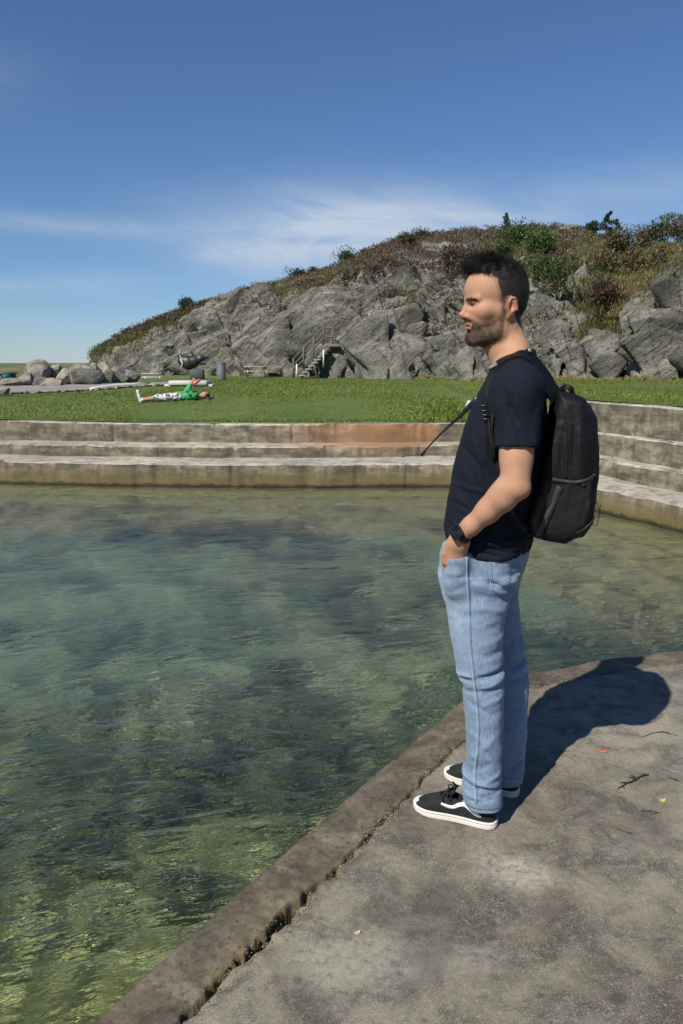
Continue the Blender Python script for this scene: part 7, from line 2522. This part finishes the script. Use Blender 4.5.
def strand(name, pix, r, mat, label, cat, seed, branch=0, group=None):
    rg = np.random.default_rng(seed)
    P = np.array([quay_pt(x, y, r * .9) for x, y in pix])
    s = np.linspace(0, len(P) - 1, len(P) * 6)
    Q = np.stack([np.interp(s, np.arange(len(P)), P[:, k]) for k in range(3)], -1)
    for _ in range(3): Q[1:-1] = .25 * Q[:-2] + .5 * Q[1:-1] + .25 * Q[2:]
    Q += rg.normal(size=Q.shape) * .0012
    mb = MB(); mb.tube(Q, r * (1 - .6 * np.abs(np.linspace(-1, 1, len(Q)))), 6)
    for b in range(branch):
        i = rg.integers(3, len(Q) - 3); d = rg.normal(size=3); d[2] = .1; d /= np.linalg.norm(d)
        L = .012 + .022 * rg.random()
        mb.tube([Q[i], Q[i] + d * L * .5 + [0, 0, .002], Q[i] + d * L], [r * .7, r * .5, r * .2], 5)
    o = mb.build(name, mat, None, True)
    return tag(o, label, cat, group)


strand('seaweed_strand', [(618, 790), (627, 784), (637, 780), (643, 775), (649, 776)], .0042, M_WEED, 'thickest dark dried seaweed strand, curled right of the orange scrap', 'seaweed', 1, 7)
strand('seaweed_strand', [(641, 739), (652, 734), (664, 733), (678, 737)], .0020, M_WEED, 'thin dark seaweed strand near the right edge right of the shadow', 'seaweed', 2, 4)
strand('seaweed_strand', [(640, 812), (651, 811), (662, 814)], .0018, M_WEED, 'thin dark seaweed strand below the yellow leaf', 'seaweed', 3, 3)
strand('seaweed_strand', [(617, 829), (624, 832), (632, 834)], .0015, M_WEED, 'short thin seaweed bit lowest of the dark strands', 'seaweed', 4, 1)
strand('seaweed_strand', [(669, 778), (676, 781), (682, 782)], .0020, M_WEED, 'seaweed bit cut by the right picture edge', 'seaweed', 5, 2)
for (pts, lb, sd) in (([(558, 757), (566, 760), (573, 758), (580, 763)], 'pale branching dry root just left of the orange scrap', 1), ([(569, 752), (572, 758), (570, 762)], 'short pale root crossing the branching one', 7),
                      ([(590, 731), (600, 737), (612, 741), (622, 745)], 'longest pale dry root beside the edge of the mans shadow', 2), ([(533, 792), (540, 788), (546, 795), (536, 801)], 'pale curled dry root right of the far shoe heel', 3),
                      ([(537, 770), (546, 774), (553, 773)], 'pale dry root inside the foot of the shadow', 4)):
    strand('dry_root', pts, .0012, M_TWIG, lb, 'dry root', sd, 4)


def leaf(name, px, py, w, h, rz, col, label, seed):
    n = 9; a = np.linspace(-1, 1, n)
    V = []
    for i in a:
        ww = (1 - abs(i) ** 1.6) * w * .5 + .0004
        V += [(i * h * .5, -ww, .002 + .004 * i * i), (i * h * .5, 0, .0045 + .003 * i * i), (i * h * .5, ww, .002 + .005 * i * i)]
    V = np.array(V); V2 = V - [0, 0, .0012]
    F = grid_faces(n, 3); F2 = F[:, ::-1] + len(V)
    o = mesh_np(name, np.concatenate([V, V2]), np.concatenate([F, F2]), simple(name + '_skin', col, .7, .25, 90, .2, .001), None, True)
    o.location = tuple(quay_pt(px, py, .0005)); o.rotation_euler = (0, 0, R(rz))
    return tag(o, label, 'leaf')


leaf('dry_leaf', 602, 752, .012, .046, -8, (.50, .13, .05), 'orange dried leaf lying alone beside the mans shadow', 1)
leaf('yellow_leaf', 662, 801, .018, .030, 20, (.42, .42, .08), 'small yellow green leaf near the right edge', 2)
leaf('pale_leaf', 357, 933, .012, .022, 30, (.42, .38, .22), 'tiny pale leaf on the slab near the crack', 3)


def litter():
    """tiny gravel, shell grit and crumbs, thickest along the crack"""
    rg = np.random.default_rng(12)
    n = 1500
    s = EL[np.argmin(((EQ - np.array([-.9, 1.0])) ** 2).sum(1))] + rg.random(n) * 4.2
    c, w = crack_line(s)
    d = c + w * .6 + np.abs(rg.normal(size=n)) * .018 + .004
    far = rg.random(n) < .35
    d = np.where(far, .3 + rg.random(n) * 1.6, d)
    ex = np.interp(s, EL, EQ[:, 0]); ey = np.interp(s, EL, EQ[:, 1]); nx = np.interp(s, EL, EN[:, 0]); ny = np.interp(s, EL, EN[:, 1])
    X = ex + nx * d; Y = ey + ny * d
    Z = surf_z(np.stack([X, Y], -1))
    r = .0008 + .0018 * rg.random(n) ** 3 * np.where(far, .8, 1.4)
    octv = np.array([(1, 0, 0), (-1, 0, 0), (0, 1, 0), (0, -1, 0), (0, 0, 1), (0, 0, -1)], float)
    octf = np.array([(0, 2, 4), (2, 1, 4), (1, 3, 4), (3, 0, 4), (2, 0, 5), (1, 2, 5), (3, 1, 5), (0, 3, 5)])
    V = octv[None] * (r[:, None, None] * (.6 + .8 * rg.random((n, 6, 1)))) + np.stack([X, Y, Z + r * .4], -1)[:, None]
    F = octf[None] + (np.arange(n) * 6)[:, None, None]
    g = (.10 + .45 * rg.random(n) ** 2)[:, None] * np.array([1, .92, .76])
    o = mesh_np('grit', V.reshape(-1, 3), F.reshape(-1, 3), M_LEAF, None, False, {'col': np.repeat(g, 6, 0)})
    tag(o, 'fine gravel and shell grit scattered along the crack in the quay', 'grit', kind='stuff')
    # moss tufts in the crack near the corner
    n = 1500
    sc = EL[np.argmin(((EQ - np.array([.62, 3.36])) ** 2).sum(1))]
    s = sc - 2.4 + rg.random(n) * 4.0
    keep = noise(np.stack([s, 0 * s, 0 * s], -1), 3.2, 9) + .25 * np.exp(-((s - sc - .15) / .35) ** 2) * 4 > .05
    s = s[keep]; n = len(s)
    c, w = crack_line(s)
    d = c + rg.normal(size=n) * (w * .7 + .008)
    ex = np.interp(s, EL, EQ[:, 0]); ey = np.interp(s, EL, EQ[:, 1]); nx = np.interp(s, EL, EN[:, 0]); ny = np.interp(s, EL, EN[:, 1])
    P = np.stack([ex + nx * d, ey + ny * d, 0 * d - .003], -1)
    col = np.array([.20, .17, .07]) * (1 + .35 * rg.normal(size=(n, 1)))
    V, F, C = leaf_mesh(P, np.full(n, .006), np.clip(col, .01, .5), .8, 3, 1.4)
    o = mesh_np('moss', V, F, M_LEAF, None, False, {'col': C})
    tag(o, 'dry yellowish moss growing in the crack of the quay', 'moss', kind='stuff')


litter()
